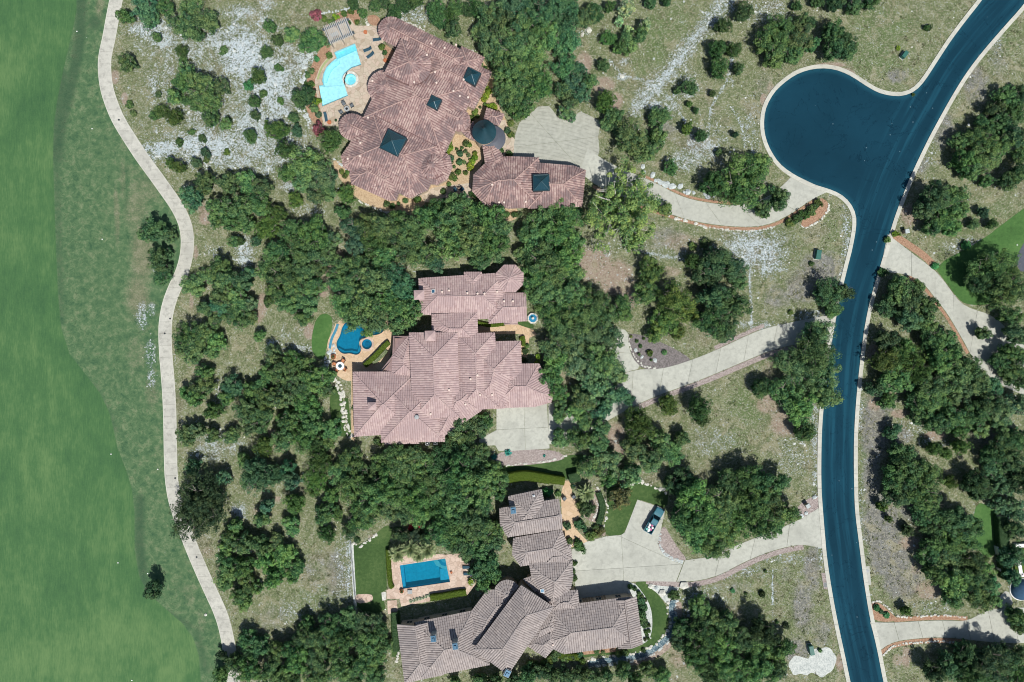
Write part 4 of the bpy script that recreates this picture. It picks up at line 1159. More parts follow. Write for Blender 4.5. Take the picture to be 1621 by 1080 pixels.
def garage_door(o, a, b, h=2.5):
    """a, b: ground ends in pixels; panels proud of a frame"""
    A = Vector((*W(*a), 0)); B = Vector((*W(*b), 0)); L = (B - A).length; rz = math.atan2((B - A).y, (B - A).x); m = (A + B) / 2
    bm = bmesh.new(); box(bm, (m.x, m.y, h / 2), (L, .12, h), rz)
    d = on_house(o, 'garage_door', bm, M['wood'])
    for i in range(4):
        for j in range(4):
            p = A.lerp(B, (i + .5) / 4)
            bm = bmesh.new(); box(bm, (p.x, p.y, h * (j + .5) / 4), (L / 4 - .12, .2, h / 4 - .1), rz)
            on_house(o, 'panel', bm, M['wood'], d)

# --- first house: clay tiled mansion turned about 26 degrees, rounded wings
O1 = (660, 150); U1 = (.8965, .443); V1 = (-.443, .8965)
def uv(u, v): return (O1[0] + u * U1[0] + v * V1[0], O1[1] + u * U1[1] + v * V1[1])
def uvr(u0, u1, v0, v1): return [uv(u0, v0), uv(u1, v0), uv(u1, v1), uv(u0, v1)]
def stadium(cu, cv, r, length, n=9):
    """rounded end about (cu, cv); runs away from it along +u if length > 0"""
    s = 1 if length > 0 else -1
    p = [uv(cu - s * r * math.cos(a), cv + r * math.sin(a)) for a in [math.pi / 2 - math.pi * i / (n - 1) for i in range(n)]]
    return p + [uv(cu + length, cv - r), uv(cu + length, cv + r)]
def ngon(px, py, r, n, a0=0.0):
    return [(px + r * math.cos(a0 + 2 * math.pi * i / n), py + r * math.sin(a0 + 2 * math.pi * i / n)) for i in range(n)]
WA1 = [Wing(stadium(-82, -74, 20.5, 132), 3.9, .40), Wing(uvr(-12, 91, -84, -20), 4.0, .33), Wing(stadium(78, 7, 17.5, -80), 4.3, .42), Wing(uvr(-60, 80, -56, 70), 4.2, .27),
       Wing(stadium(-50, 12, 27.5, 60), 3.8, .30), Wing(stadium(-27, -38, 30, -34), 6.1, .34), Wing([uv(-60, 46), uv(80, 46), uv(82, 128), uv(62, 152), uv(-50, 152), uv(-61, 140)], 3.9, .36),
       Wing([uv(-38, 118), uv(41, 118), uv(44, 164), uv(34, 170), uv(-30, 172), uv(-40, 160)], 3.7, .36), Wing(stadium(-70, 91, 20.5, 70), 3.6, .42), Wing(ngon(562, 252, 22, 8, .2), 3.6, .36),
       Wing(ngon(686, 263, 30, 10, .1), 3.7, .30), Wing(ngon(683, 263, 20, 10, .1), 4.7, .52), Wing(uvr(30, 70, -100, -60), 3.9, .40)]
H1 = house('tiled_mansion', 'sprawling mansion with weathered purple clay roof and rounded wings', (660, 180), WA1, 'tile_a', 'pan_a', .50, .52, 'stucco', True, .085)
skylight(H1, WA1, 621.5, 225, 29, -.459, 1.6, .9)
skylight(H1, WA1, 687.5, 162, 15, -.459, .7, .5)
skylight(H1, WA1, 747, 120.5, 19, -.459, 1.0, .5)
for p in ((689, 115), (704, 77), (722, 72), (691, 132), (718, 145), (734, 127), (590, 129), (608, 180), (571, 227), (570, 248), (676, 88), (656, 131), (608, 180), (728, 153), (741, 155), (683, 70), (583, 187), (551, 252)): vent(H1, WA1, *p, .17, 'limestone', .3)

WG1 = [Wing([(750, 277), (770, 257), (800, 248), (853, 250), (856, 327), (806, 330), (766, 323), (748, 303)], 3.5, .40), Wing([(836, 257), (909, 263), (927, 270), (921, 327), (836, 330)], 3.5, .40), Wing([(764, 229), (784, 228), (800, 254), (792, 284), (770, 270)], 3.3, .36),
       Wing([(771, 171), (798, 181), (790, 199), (765, 192)], 3.6, .4), Wing([(731, 208), (749, 193), (760, 226), (738, 217)], 3.1, .30)]
G1 = house('garage_wing', 'detached garage with purple clay roof and dark conical tower', (840, 290), WG1, 'tile_a', 'pan_a', .50, .52, 'stucco', True, .085)
skylight(G1, WG1, 857, 288.5, 23, .03, 1.2, .7)
for p in ((790, 321), (798, 321), (779, 293), (832, 320)): vent(G1, WG1, *p, .17, 'limestone', .3)
def cone_tower():
    x, y = W(766.5, 209, 5.6); r = 19 * S * (H - 5.6) / H
    bm = bmesh.new(); lathe(bm, [(r - .35, 0), (r - .35, 5.5)], (x, y, 0), 32); on_house(G1, 'tower', bm, M['stucco'])
    bm = bmesh.new()
    n = 40
    top = bm.verts.new((x, y, 8.0)); ring = [bm.verts.new((x + r * math.cos(2 * math.pi * i / n), y + r * math.sin(2 * math.pi * i / n), 5.6)) for i in range(n)]
    lo = [bm.verts.new((v.co.x, v.co.y, 5.35)) for v in ring]
    for i in range(n):
        bm.faces.new((ring[i], ring[(i + 1) % n], top)); bm.faces.new((lo[i], lo[(i + 1) % n], ring[(i + 1) % n], ring[i]))
    t = on_house(G1, 'tower_roof', bm, M['teal_metal'])
    bm = bmesh.new()
    for i in range(0, n, 1):
        a = 2 * math.pi * i / n
        tube(bm, (x + r * math.cos(a), y + r * math.sin(a), 5.63), (x + .1 * math.cos(a), y + .1 * math.sin(a), 8.0), .045, .02, 4, False)
    on_house(G1, 'standing_seam', bm, M['teal_metal'], t)
    bm = bmesh.new(); lathe(bm, [(.16, 7.9), (.10, 8.2), (.16, 8.35), (.02, 8.6)], (x, y, 0), 8); on_house(G1, 'finial', bm, M['dark_metal'], t)
    x2, y2 = W(780, 219, 3.4); r2 = 20 * S
    bm = bmesh.new(); lathe(bm, [(r2 - .6, 0), (r2 - .6, 3.2), (r2, 3.2), (r2, 3.4), (r2 * .4, 3.75)], (x2, y2, 0), 36)
    on_house(G1, 'porch_roof', bm, M['slate_metal'])
cone_tower()
garage_door(G1, (858, 264.5), (878, 266.2)); garage_door(G1, (882, 266.6), (902, 268.4)); garage_door(G1, (818, 258.2), (838, 258.8))

# --- second house: pink clay tiles
WB2 = [Wing([(621, 532), (652, 532), (664, 600), (597, 592), (621, 563)], 3.9, .38), Wing([(559, 589), (660, 589), (660, 684), (561, 691)], 3.8, .40), Wing([(648, 527), (724, 527), (727, 660), (654, 662)], 5.4, .40), Wing([(600, 600), (703, 600), (704, 699), (604, 700)], 4.2, .40),
       Wing([(607, 655), (664, 655), (663, 702), (609, 703)], 3.9, .40), Wing([(722, 529), (783, 527), (790, 645), (722, 652)], 4.6, .40), Wing([(738, 542), (824, 540), (826, 600), (800, 646), (738, 650)], 4.2, .38),
       Wing([(780, 577), (853, 576), (878, 622), (872, 637), (846, 644), (780, 646)], 3.7, .36), Wing([(690, 600), (765, 600), (762, 650), (703, 690), (690, 690)], 4.3, .40), Wing([(684, 498), (755, 495), (757, 545), (700, 545), (684, 522)], 4.4, .36)]
H2 = house('pink_house', 'big pink tiled house with a deep blue kidney pool behind it', (715, 610), WB2, 'tile_b', 'pan_b', .48, .5, 'stucco', True, .06)
chimney(H2, WB2, 681, 532, 1.7, 1.7, 1.1, .03); chimney(H2, WB2, 589, 643, 1.3, 1.1, 1.6, .03)
for p in ((760, 625), (779, 625), (711, 617), (661, 661), (756, 594), (682, 655), (745, 600), (737, 640)): vent(H2, WB2, *p, .17, 'limestone', .25)
vent(H2, WB2, 660, 660, .34, 'grey_paint', .4)
garage_door(H2, (800, 639.5), (819, 639)); garage_door(H2, (822, 638.8), (840, 638.2))
WB3 = [Wing([(663, 441), (783, 433), (800, 436), (800, 503), (757, 505), (665, 497)], 3.9, .40), Wing([(735, 431), (762, 431), (765, 470), (735, 470)], 4.0, .4), Wing(ngon(807, 441, 23, 8, .39), 4.4, .42), Wing([(772, 464), (832, 464), (833, 508), (774, 512)], 3.9, .40, (1,)), Wing([(798, 480), (819, 480), (819, 513), (798, 513)], 3.5, .35, (2,))]
H2b = house('guest_wing', 'pink tiled north wing with an octagonal turret roof among the oaks', (745, 470), WB3, 'tile_b', 'pan_b', .48, .5, 'stucco', True, .06)
chimney(H2b, WB3, 663.5, 467, 1.7, 1.5, 1.3, .03)
for p in ((700, 462), (711, 460), (740, 464), (756, 465), (767, 465), (798, 477), (812, 477), (787, 462)): vent(H2b, WB3, *p, .17, 'limestone', .25)
def roof_skylight(o, wings, px, py, w, d, rz, mat='chimney_blue'):
    z = roof_z(wings, px, py); x, y = W(px, py, z + .2)
    bm = bmesh.new(); box(bm, (x, y, z), (w, d, .5), rz); f = on_house(o, 'skylight', bm, M['white_paint'])
    bm = bmesh.new(); box(bm, (x, y, z + .26), (w - .18, d - .18, .06), rz); on_house(o, 'pane', bm, M[mat], f)
roof_skylight(H2b, WB3, 686, 461.5, .75, .8, .03)

# --- third house: grey-tan tiles, several blocks
WC3 = [Wing([(629, 989), (689, 983), (702, 1068), (641, 1081)], 3.5, .42, (0,)), Wing([(655, 986), (748, 967), (772, 1035), (775, 1052), (690, 1069), (668, 1072)], 3.8, .40), Wing([(825, 927), (876, 961), (804, 1068), (750, 1028)], 6.0, .40),
       Wing([(747, 967), (772, 934), (800, 934), (822, 948), (766, 1035), (735, 1025)], 3.9, .34), Wing(ngon(803, 939, 21, 12), 3.8, .40), Wing([(868, 962), (965, 949), (1000, 945), (1010, 1020), (892, 1035), (862, 1020)], 4.0, .40),
       Wing([(968, 951), (1007, 945), (1017, 1019), (979, 1026)], 3.8, .40, (0, 2)), Wing([(838, 1010), (872, 992), (892, 1008), (863.5, 1041), (834, 1022)], 4.2, .40), Wing([(838, 892), (905, 888), (907, 913), (903, 932), (874, 961), (842, 915)], 4.0, .40),
       Wing([(868, 938), (914, 934), (918, 969), (872, 968)], 3.9, .40), Wing([(828, 917), (842, 912), (872, 945), (868, 958)], 3.4, .3), Wing([(832, 985), (880, 965), (892, 1000), (845, 1022)], 4.1, .34)]
H3 = house('grey_house', 'grey tan tiled house with a diagonal main block and blue capped chimneys', (830, 990), WC3, 'tile_c', 'pan_c', .48, .5, 'stucco', True, .09)
chimney(H3, WC3, 686, 1011, 1.0, 1.3, 1.9, .12, 'flue'); chimney(H3, WC3, 720.5, 1023, 1.0, 1.3, 1.9, .12, 'flue'); chimney(H3, WC3, 803, 1066, 1.1, 1.4, 1.8, -.45, 'flue')
roof_skylight(H3, WC3, 858.5, 935.5, .8, .8, .1, 'chimney_blue')
vent(H3, WC3, 875, 1020, .16, 'limestone', .3)
garage_door(H3, (921, 947.6), (939, 945.2)); garage_door(H3, (942, 944.8), (958, 942.6))
WC4 = [Wing([(791, 805), (884, 790), (890, 837), (804, 850), (792, 831)], 3.9, .40, (1,)), Wing([(805, 786), (857, 775), (862, 800), (864, 835), (812, 840)], 4.0, .40)]
H3b = house('north_pavilion', 'small grey tan tiled pavilion at the north end with a blue capped chimney', (845, 815), WC4, 'tile_c', 'pan_c', .48, .5, 'stucco', True, .09)
chimney(H3b, WC4, 812.5, 808, 1.0, 1.3, 1.8, .1, 'flue')
roof_skylight(H3b, WC4, 845, 785, .5, .35, .15)
WC5 = [Wing([(813, 852), (889, 839), (898, 862), (904, 884), (824, 896), (811, 878)], 3.9, .40), Wing([(858, 868), (903, 862), (906, 893), (862, 896)], 3.7, .38)]
H3c = house('middle_pavilion', 'small grey tan tiled pavilion between north pavilion and main house', (858, 868), WC5, 'tile_c', 'pan_c', .48, .5, 'stucco', True, .09)
# ------------------------------------------------------------------ vegetation
def rand_dirs(n, up=0.0):
    v = NR.normal(0, 1, (n, 3)); v[:, 2] += up
    return v / np.linalg.norm(v, axis=1)[:, None]

def leaf_quads(P, Nn, size, asp=.62):
    """small leaf sprays at P facing Nn"""
    n = len(P)
    h = NR.normal(0, 1, (n, 3)); t = np.cross(Nn, h); t /= np.maximum(np.linalg.norm(t, axis=1)[:, None], 1e-6)
    b = np.cross(Nn, t)
    s = (size * NR.uniform(.6, 1.35, n))[:, None]
    a = t * s; c = b * s * asp
    k = Nn * s * .22
    V = np.stack([P - a * .9, P - c * .8 + k, P + a * 1.05, P + c * .8 + k], 1).reshape(-1, 3)
    F = np.arange(n * 4).reshape(n, 4)
    return V, F

def crown_mesh(name, r, h, kind, mat, seed):
    """r crown radius, h tree height; returns mesh with leaves in irregular clumps"""
    global NR
    NR = np.random.default_rng(seed)
    cz = h * .60; rz = h * .40
    ph = NR.uniform(0, 6.28, 4)
    def lobes(a): return 1 + .13 * np.sin(2 * a + ph[0]) + .11 * np.sin(3 * a + ph[1]) + .08 * np.sin(5 * a + ph[2]) + .05 * np.sin(9 * a + ph[3])
    if kind == 'juniper': cr, per, leaf, cov, asp, inner = max(.22, .12 + r * .10), 26, .13 + .010 * r, 1.25, .42, .5
    elif kind == 'open': cr, per, leaf, cov, asp, inner = .50 + r * .03, 60, .20, .80, .6, .14
    elif kind == 'dense': cr, per, leaf, cov, asp, inner = .34 + r * .035, 36, .16, 1.5, .55, .6
    else: cr, per, leaf, cov, asp, inner = min(.92, .24 + r * .13), 60, .145 + .010 * r, 1.12, .62, .5
    nc = int(max(9, cov * 2.3 * (r / cr) ** 2))
    nc = min(nc, 420)
    d = rand_dirs(nc, .8)
    rad = np.where(NR.random(nc) < .74, NR.uniform(.78, 1.06, nc), NR.uniform(.35, .8, nc))
    ang = np.arctan2(d[:, 1], d[:, 0]); lb = lobes(ang)
    Cc = np.c_[d[:, 0] * r * rad * lb, d[:, 1] * r * rad * lb, cz + d[:, 2] * rz * rad * (1 + .16 * np.sin(3 * ang + ph[1]) + .1 * np.sin(5 * ang + ph[2]))]
    Cc[:, 2] = np.maximum(Cc[:, 2] + NR.uniform(-.25, .15, nc) * rz, h * .18)
    hr = np.hypot(Cc[:, 0], Cc[:, 1]); lim = (r - cr * .45) * lb * NR.uniform(.84, 1.12, nc)
    f = np.minimum(1, lim / np.maximum(hr, 1e-6)); Cc[:, :2] *= f[:, None]
    csz = cr * NR.uniform(.55, 1.35, nc)
    tone_c = NR.random(nc)
    idx = np.repeat(np.arange(nc), per)
    dd = rand_dirs(len(idx), .5)
    q = NR.uniform(.35, 1.0, len(idx)) ** .5
    P = Cc[idx] + dd * (csz[idx] * q)[:, None] * np.array([1.08, 1.08, .7])
    out = P - np.array([0, 0, cz - rz * .6]); out /= np.linalg.norm(out, axis=1)[:, None]
    if kind == 'juniper': Nn = dd * .9 + rand_dirs(len(idx), .2) * .7 + np.array([0, 0, .35])
    else: Nn = dd * .95 + out * .15 + np.array([0, 0, .3]) + rand_dirs(len(idx)) * .7
    Nn /= np.linalg.norm(Nn, axis=1)[:, None]
    # inner foliage that closes the crown lower down
    ni = int(len(idx) * inner * .35)
    di = rand_dirs(ni, .1); ri = NR.uniform(.1, .85, ni) ** .5
    ai = np.arctan2(di[:, 1], di[:, 0])
    Pi = np.c_[di[:, 0] * r * .84 * ri * lobes(ai), di[:, 1] * r * .84 * ri * lobes(ai), cz - rz * .35 + di[:, 2] * rz * .62 * ri]
    Ni = rand_dirs(ni, 1.0)
    V1, F1 = leaf_quads(P, Nn, leaf, asp); V2, F2 = leaf_quads(Pi, Ni, leaf * 2.1, .8)
    V = np.r_[V1, V2]; F = np.r_[F1, F2 + len(V1)]
    V[:, 2] = np.maximum(V[:, 2], .03)
    me = np_mesh(name, V, F, M[mat])
    at = me.attributes.new('tone', 'FLOAT', 'POINT')
    at.data.foreach_set('value', np.r_[np.repeat(tone_c[idx], 4), np.full(len(V2), .5)].astype(np.float32))
    return me

def trunk_mesh(name, r, h, seed, mat='bark', spread=.72, limbs=6):
    rr = random.Random(seed)
    bm = bmesh.new()
    t0 = (.05 if mat == 'bark' else .032) * r + .07
    top = h * .34
    tube(bm, (0, 0, -.2), (rr.uniform(-.1, .1) * r, rr.uniform(-.1, .1) * r, top), t0 * 1.25, t0 * .8, 7)
    for i in range(limbs):
        a = 6.283 * i / limbs + rr.uniform(-.4, .4)
        m = Vector((math.cos(a) * r * spread * .5, math.sin(a) * r * spread * .5, h * rr.uniform(.48, .6)))
        e = Vector((math.cos(a + rr.uniform(-.3, .3)) * r * spread, math.sin(a + rr.uniform(-.3, .3)) * r * spread, h * rr.uniform(.68, .92)))
        tube(bm, (0, 0, top * .85), m, t0 * .55, t0 * .38, 5, False); tube(bm, m, e, t0 * .38, t0 * .12, 5, False)
        for k in range(3):
            b = a + rr.uniform(-.9, .9)
            tube(bm, m.lerp(e, .3), (math.cos(b) * r * spread * 1.05, math.sin(b) * r * spread * 1.05, h * rr.uniform(.7, .98)), t0 * .24, t0 * .10, 4, False)
    me = bpy.data.meshes.new(name); bm.to_mesh(me); bm.free(); me.materials.append(M[mat])
    return me

def tree_h(r, kind):
    if kind in ('bush', 'flower', 'red'): return max(.5, r * 1.25)
    if kind == 'juniper': return min(6.8, 1.0 + r * 1.5)
    return min(8.6, 1.6 + r * 1.25)

PROTO = {}
def protos(kind, r):
    """crown and trunk meshes made for about this size; a few of each"""
    sizes = {'oak': (1.4, 2.3, 3.4, 5.0, 7.0), 'juniper': (1.1, 2.0, 3.2), 'dense': (6.8,), 'open': (2.2, 7.2), 'bush': (.45, .9, 1.6), 'flower': (1.2,), 'red': (.8,)}[kind]
    rn = min(sizes, key=lambda s: abs(math.log(s / r)))
    nv = {'oak': 5, 'juniper': 4, 'dense': 1, 'open': 2, 'bush': 3, 'flower': 2, 'red': 1}[kind]
    if rn > 4 and kind == 'oak': nv = 3
    key = (kind, rn)
    if key not in PROTO:
        mat = {'oak': 'oak_leaf', 'juniper': 'juniper_leaf', 'dense': 'oak_leaf', 'open': 'oak_leaf', 'bush': 'shrub_leaf', 'flower': 'flower', 'red': 'red_flower'}[kind]
        h = tree_h(rn, kind)
        ck = {'bush': 'dense', 'flower': 'oak', 'red': 'oak'}.get(kind, kind)
        PROTO[key] = [(crown_mesh('crown', rn, h, ck, mat, 100 + int(rn * 10) + 17 * v + len(kind) * 331), trunk_mesh('trunk', rn, h, 5 + v, 'pale_bark' if kind == 'open' else 'bark', .80 if kind == 'open' else .72, 8 if kind == 'open' else 5), rn, h) for v in range(nv)]
    return R.choice(PROTO[key])

# landmarks that a tree can be told by
LM = [('turquoise pool', 535, 125), ('timber pergola', 537, 50), ('tiled mansion', 660, 160), ('conical tower', 770, 210), ('stamped concrete court', 885, 220), ('detached garage', 850, 290), ('deep blue kidney pool', 568, 535), ('white garden table', 540, 578), ('pink house', 700, 620), ('octagonal turret', 807, 441), ('octagonal fountain', 843, 504),
      ('square motor court', 828, 680), ('north pavilion', 845, 812), ('middle pavilion', 858, 868), ('grey house', 780, 1000), ('rectangular pool', 672, 908), ('parked pickup', 1035, 823), ('cul-de-sac bulb', 1300, 200), ('utility box in the bend', 1432, 86), ('utility box on the corner lot', 1296, 403), ('southern utility box', 1284, 1026), ('white gravel pad', 1290, 1048), ('mulch island', 1292, 332),
      ('lone fairway tree', 246, 930), ('dark round oak by the cart path', 316, 800), ('blue drainage creek', 1060, 990), ('stone walk', 575, 947), ('pale open oak', 986, 332), ('road verge manhole', 1373, 903), ('upper bend of the cart path', 180, 170), ('middle bend of the cart path', 296, 385), ('straight run of the cart path', 268, 640), ('south end of the cart path', 362, 1030),
      ('mouth of the pink house drive', 1310, 520), ('grey mulch bed', 1035, 560), ('east drive at mid road', 1480, 450), ('southeast drive', 1480, 996), ('bright lawn by the slate pad', 1570, 400), ('bright lawn by the white wall', 1565, 840), ('limestone slope', 400, 110), ('limestone flat', 350, 232), ('dry clearing', 430, 560), ('south meadow', 500, 930), ('lavender roadside weeds', 1410, 860), ('weedy roadside bank', 1390, 690),
      ('pink crape myrtle', 506, 205), ('caliche track', 1080, 90), ('silver shrubs', 1000, 35), ('flagstone seating ring', 725, 305), ('gravel shoulder by the guest wing', 785, 345), ('bark clearing', 955, 430), ('grey house motor court', 960, 900), ('road bend at the top edge', 1560, 60), ('far northeast verge', 1520, 180), ('blue dome', 1615, 935), ('curved creek wall', 541, 650), ('north mulch bed', 592, 32), ('dirt footpath', 1224, 950), ('faint footpath', 1187, 450)]
ORD = ['first', 'second', 'third', 'fourth', 'fifth', 'sixth', 'seventh', 'eighth', 'ninth', 'tenth', 'eleventh', 'twelfth', 'thirteenth', 'fourteenth', 'fifteenth', 'sixteenth', 'seventeenth', 'eighteenth']
DIRS = ['east', 'northeast', 'north', 'northwest', 'west', 'southwest', 'south', 'southeast']
PENDING = []
NAMES = {'oaky': ('small_oak', 'young oak', 'oak tree', 'small oaks'), 'oakd': ('dark_oak', 'shade oak', 'oak tree', 'dark oaks'), 'oakb': ('broadleaf_tree', 'broadleaf tree', 'broadleaf tree', 'cool toned broadleaf trees'), 'oak': ('live_oak', 'live oak', 'oak tree', 'live oaks'), 'juniper': ('juniper_tree', 'juniper', 'juniper tree', 'junipers'), 'dense': ('live_oak', 'live oak', 'oak tree', 'live oaks'), 'open': ('sparse_oak', 'thin crowned oak', 'oak tree', 'thin crowned oaks'),
         'bush': ('shrub', 'shrub', 'shrub', 'garden and scrub bushes'), 'flower': ('crape_myrtle', 'flowering crape myrtle', 'flowering tree', 'crape myrtles'), 'red': ('flowering_shrub', 'red flowering shrub', 'flowering shrub', 'red flowering shrubs')}
TINTS = {'': ((1.14, 1.10, 1.02), 'green'), 'd': ((.82, .86, .88), 'dark green'), 'b': ((.86, 1.02, 1.25), 'bluish green'), 'y': ((1.26, 1.10, .78), 'olive green'), 'p': ((2.1, 1.62, 1.25), 'pale yellow green'), 's': ((3.2, 2.3, 2.7), 'silvery blue'), 'g': ((1.4, 1.3, 1.35), 'grey green'),
         'k': ((.58, .55, .60), 'very dark green'), 'r': ((1.0, .62, .70), 'dark reddish'), 't': ((.8, 1.5, 1.6), 'teal'), 'l': ((2.0, 1.65, .6), 'lime green')}
def tree(px, py, rp, kind='oak', tint='', hscale=1.0, label=None):
    r = rp * S
    h = tree_h(r, kind)
    hm = h * .58
    r *= (H - hm) / H
    x, y = W(px, py, hm)
    cm, tm_, rn, hn = protos(kind, r)
    nm, word, cat, grp = NAMES['oaky' if kind == 'oak' and tint == '' and rp < 18 else 'oakd' if kind == 'oak' and tint in 'dkr' and tint else 'oakb' if kind == 'oak' and tint in 'bg' and tint else kind]  # all live oaks; the name only sorts them by tint and crown radius
    e = empty(nm, (x, y, 0), R.uniform(0, 6.28))
    s = r / rn * (.95 if rp > 8 else 1)
    e.scale = (s * R.uniform(.93, 1.07), s * R.uniform(.93, 1.07), h / hn * R.uniform(.74, 1.22) * hscale)
    c = link('crown', cm, e)
    k, tw = TINTS[tint]
    j = 1.0 if label else R.uniform(.78, 1.28)
    c.color = tuple(v * j * R.uniform(.90, 1.12) for v in k) + (1,)
    if rp >= 5: link('trunk', tm_, e)
    tag(e, label, cat, grp)
    if not label: PENDING.append((e, px, py, rp, word, tw))
    return e

def label_trees():
    cells = {}
    for e, px, py, rp, word, tw in PENDING:
        big = 'broad' if rp >= 24 else 'medium' if rp >= 15 else 'small' if rp >= 7 else 'tiny'
        n, lx, ly = min(LM, key=lambda l: math.hypot(l[1] - px, l[2] - py))
        a = math.atan2(ly - py, px - lx)
        d = DIRS[int(round(a / (math.pi / 4))) % 8]
        cells.setdefault((big, tw, word, d, n), []).append((math.hypot(px - lx, py - ly), e))
    for (big, tw, word, d, n), L in cells.items():
        L.sort(key=lambda x: x[0])
        for i, (_, e) in enumerate(L):
            o = '' if len(L) == 1 else ORD[i] + ' '
            e['label'] = f"{o}{big} {tw} {word} {d} from {n}" if o else f"{big} {tw} {word} standing {d} of the {n}"

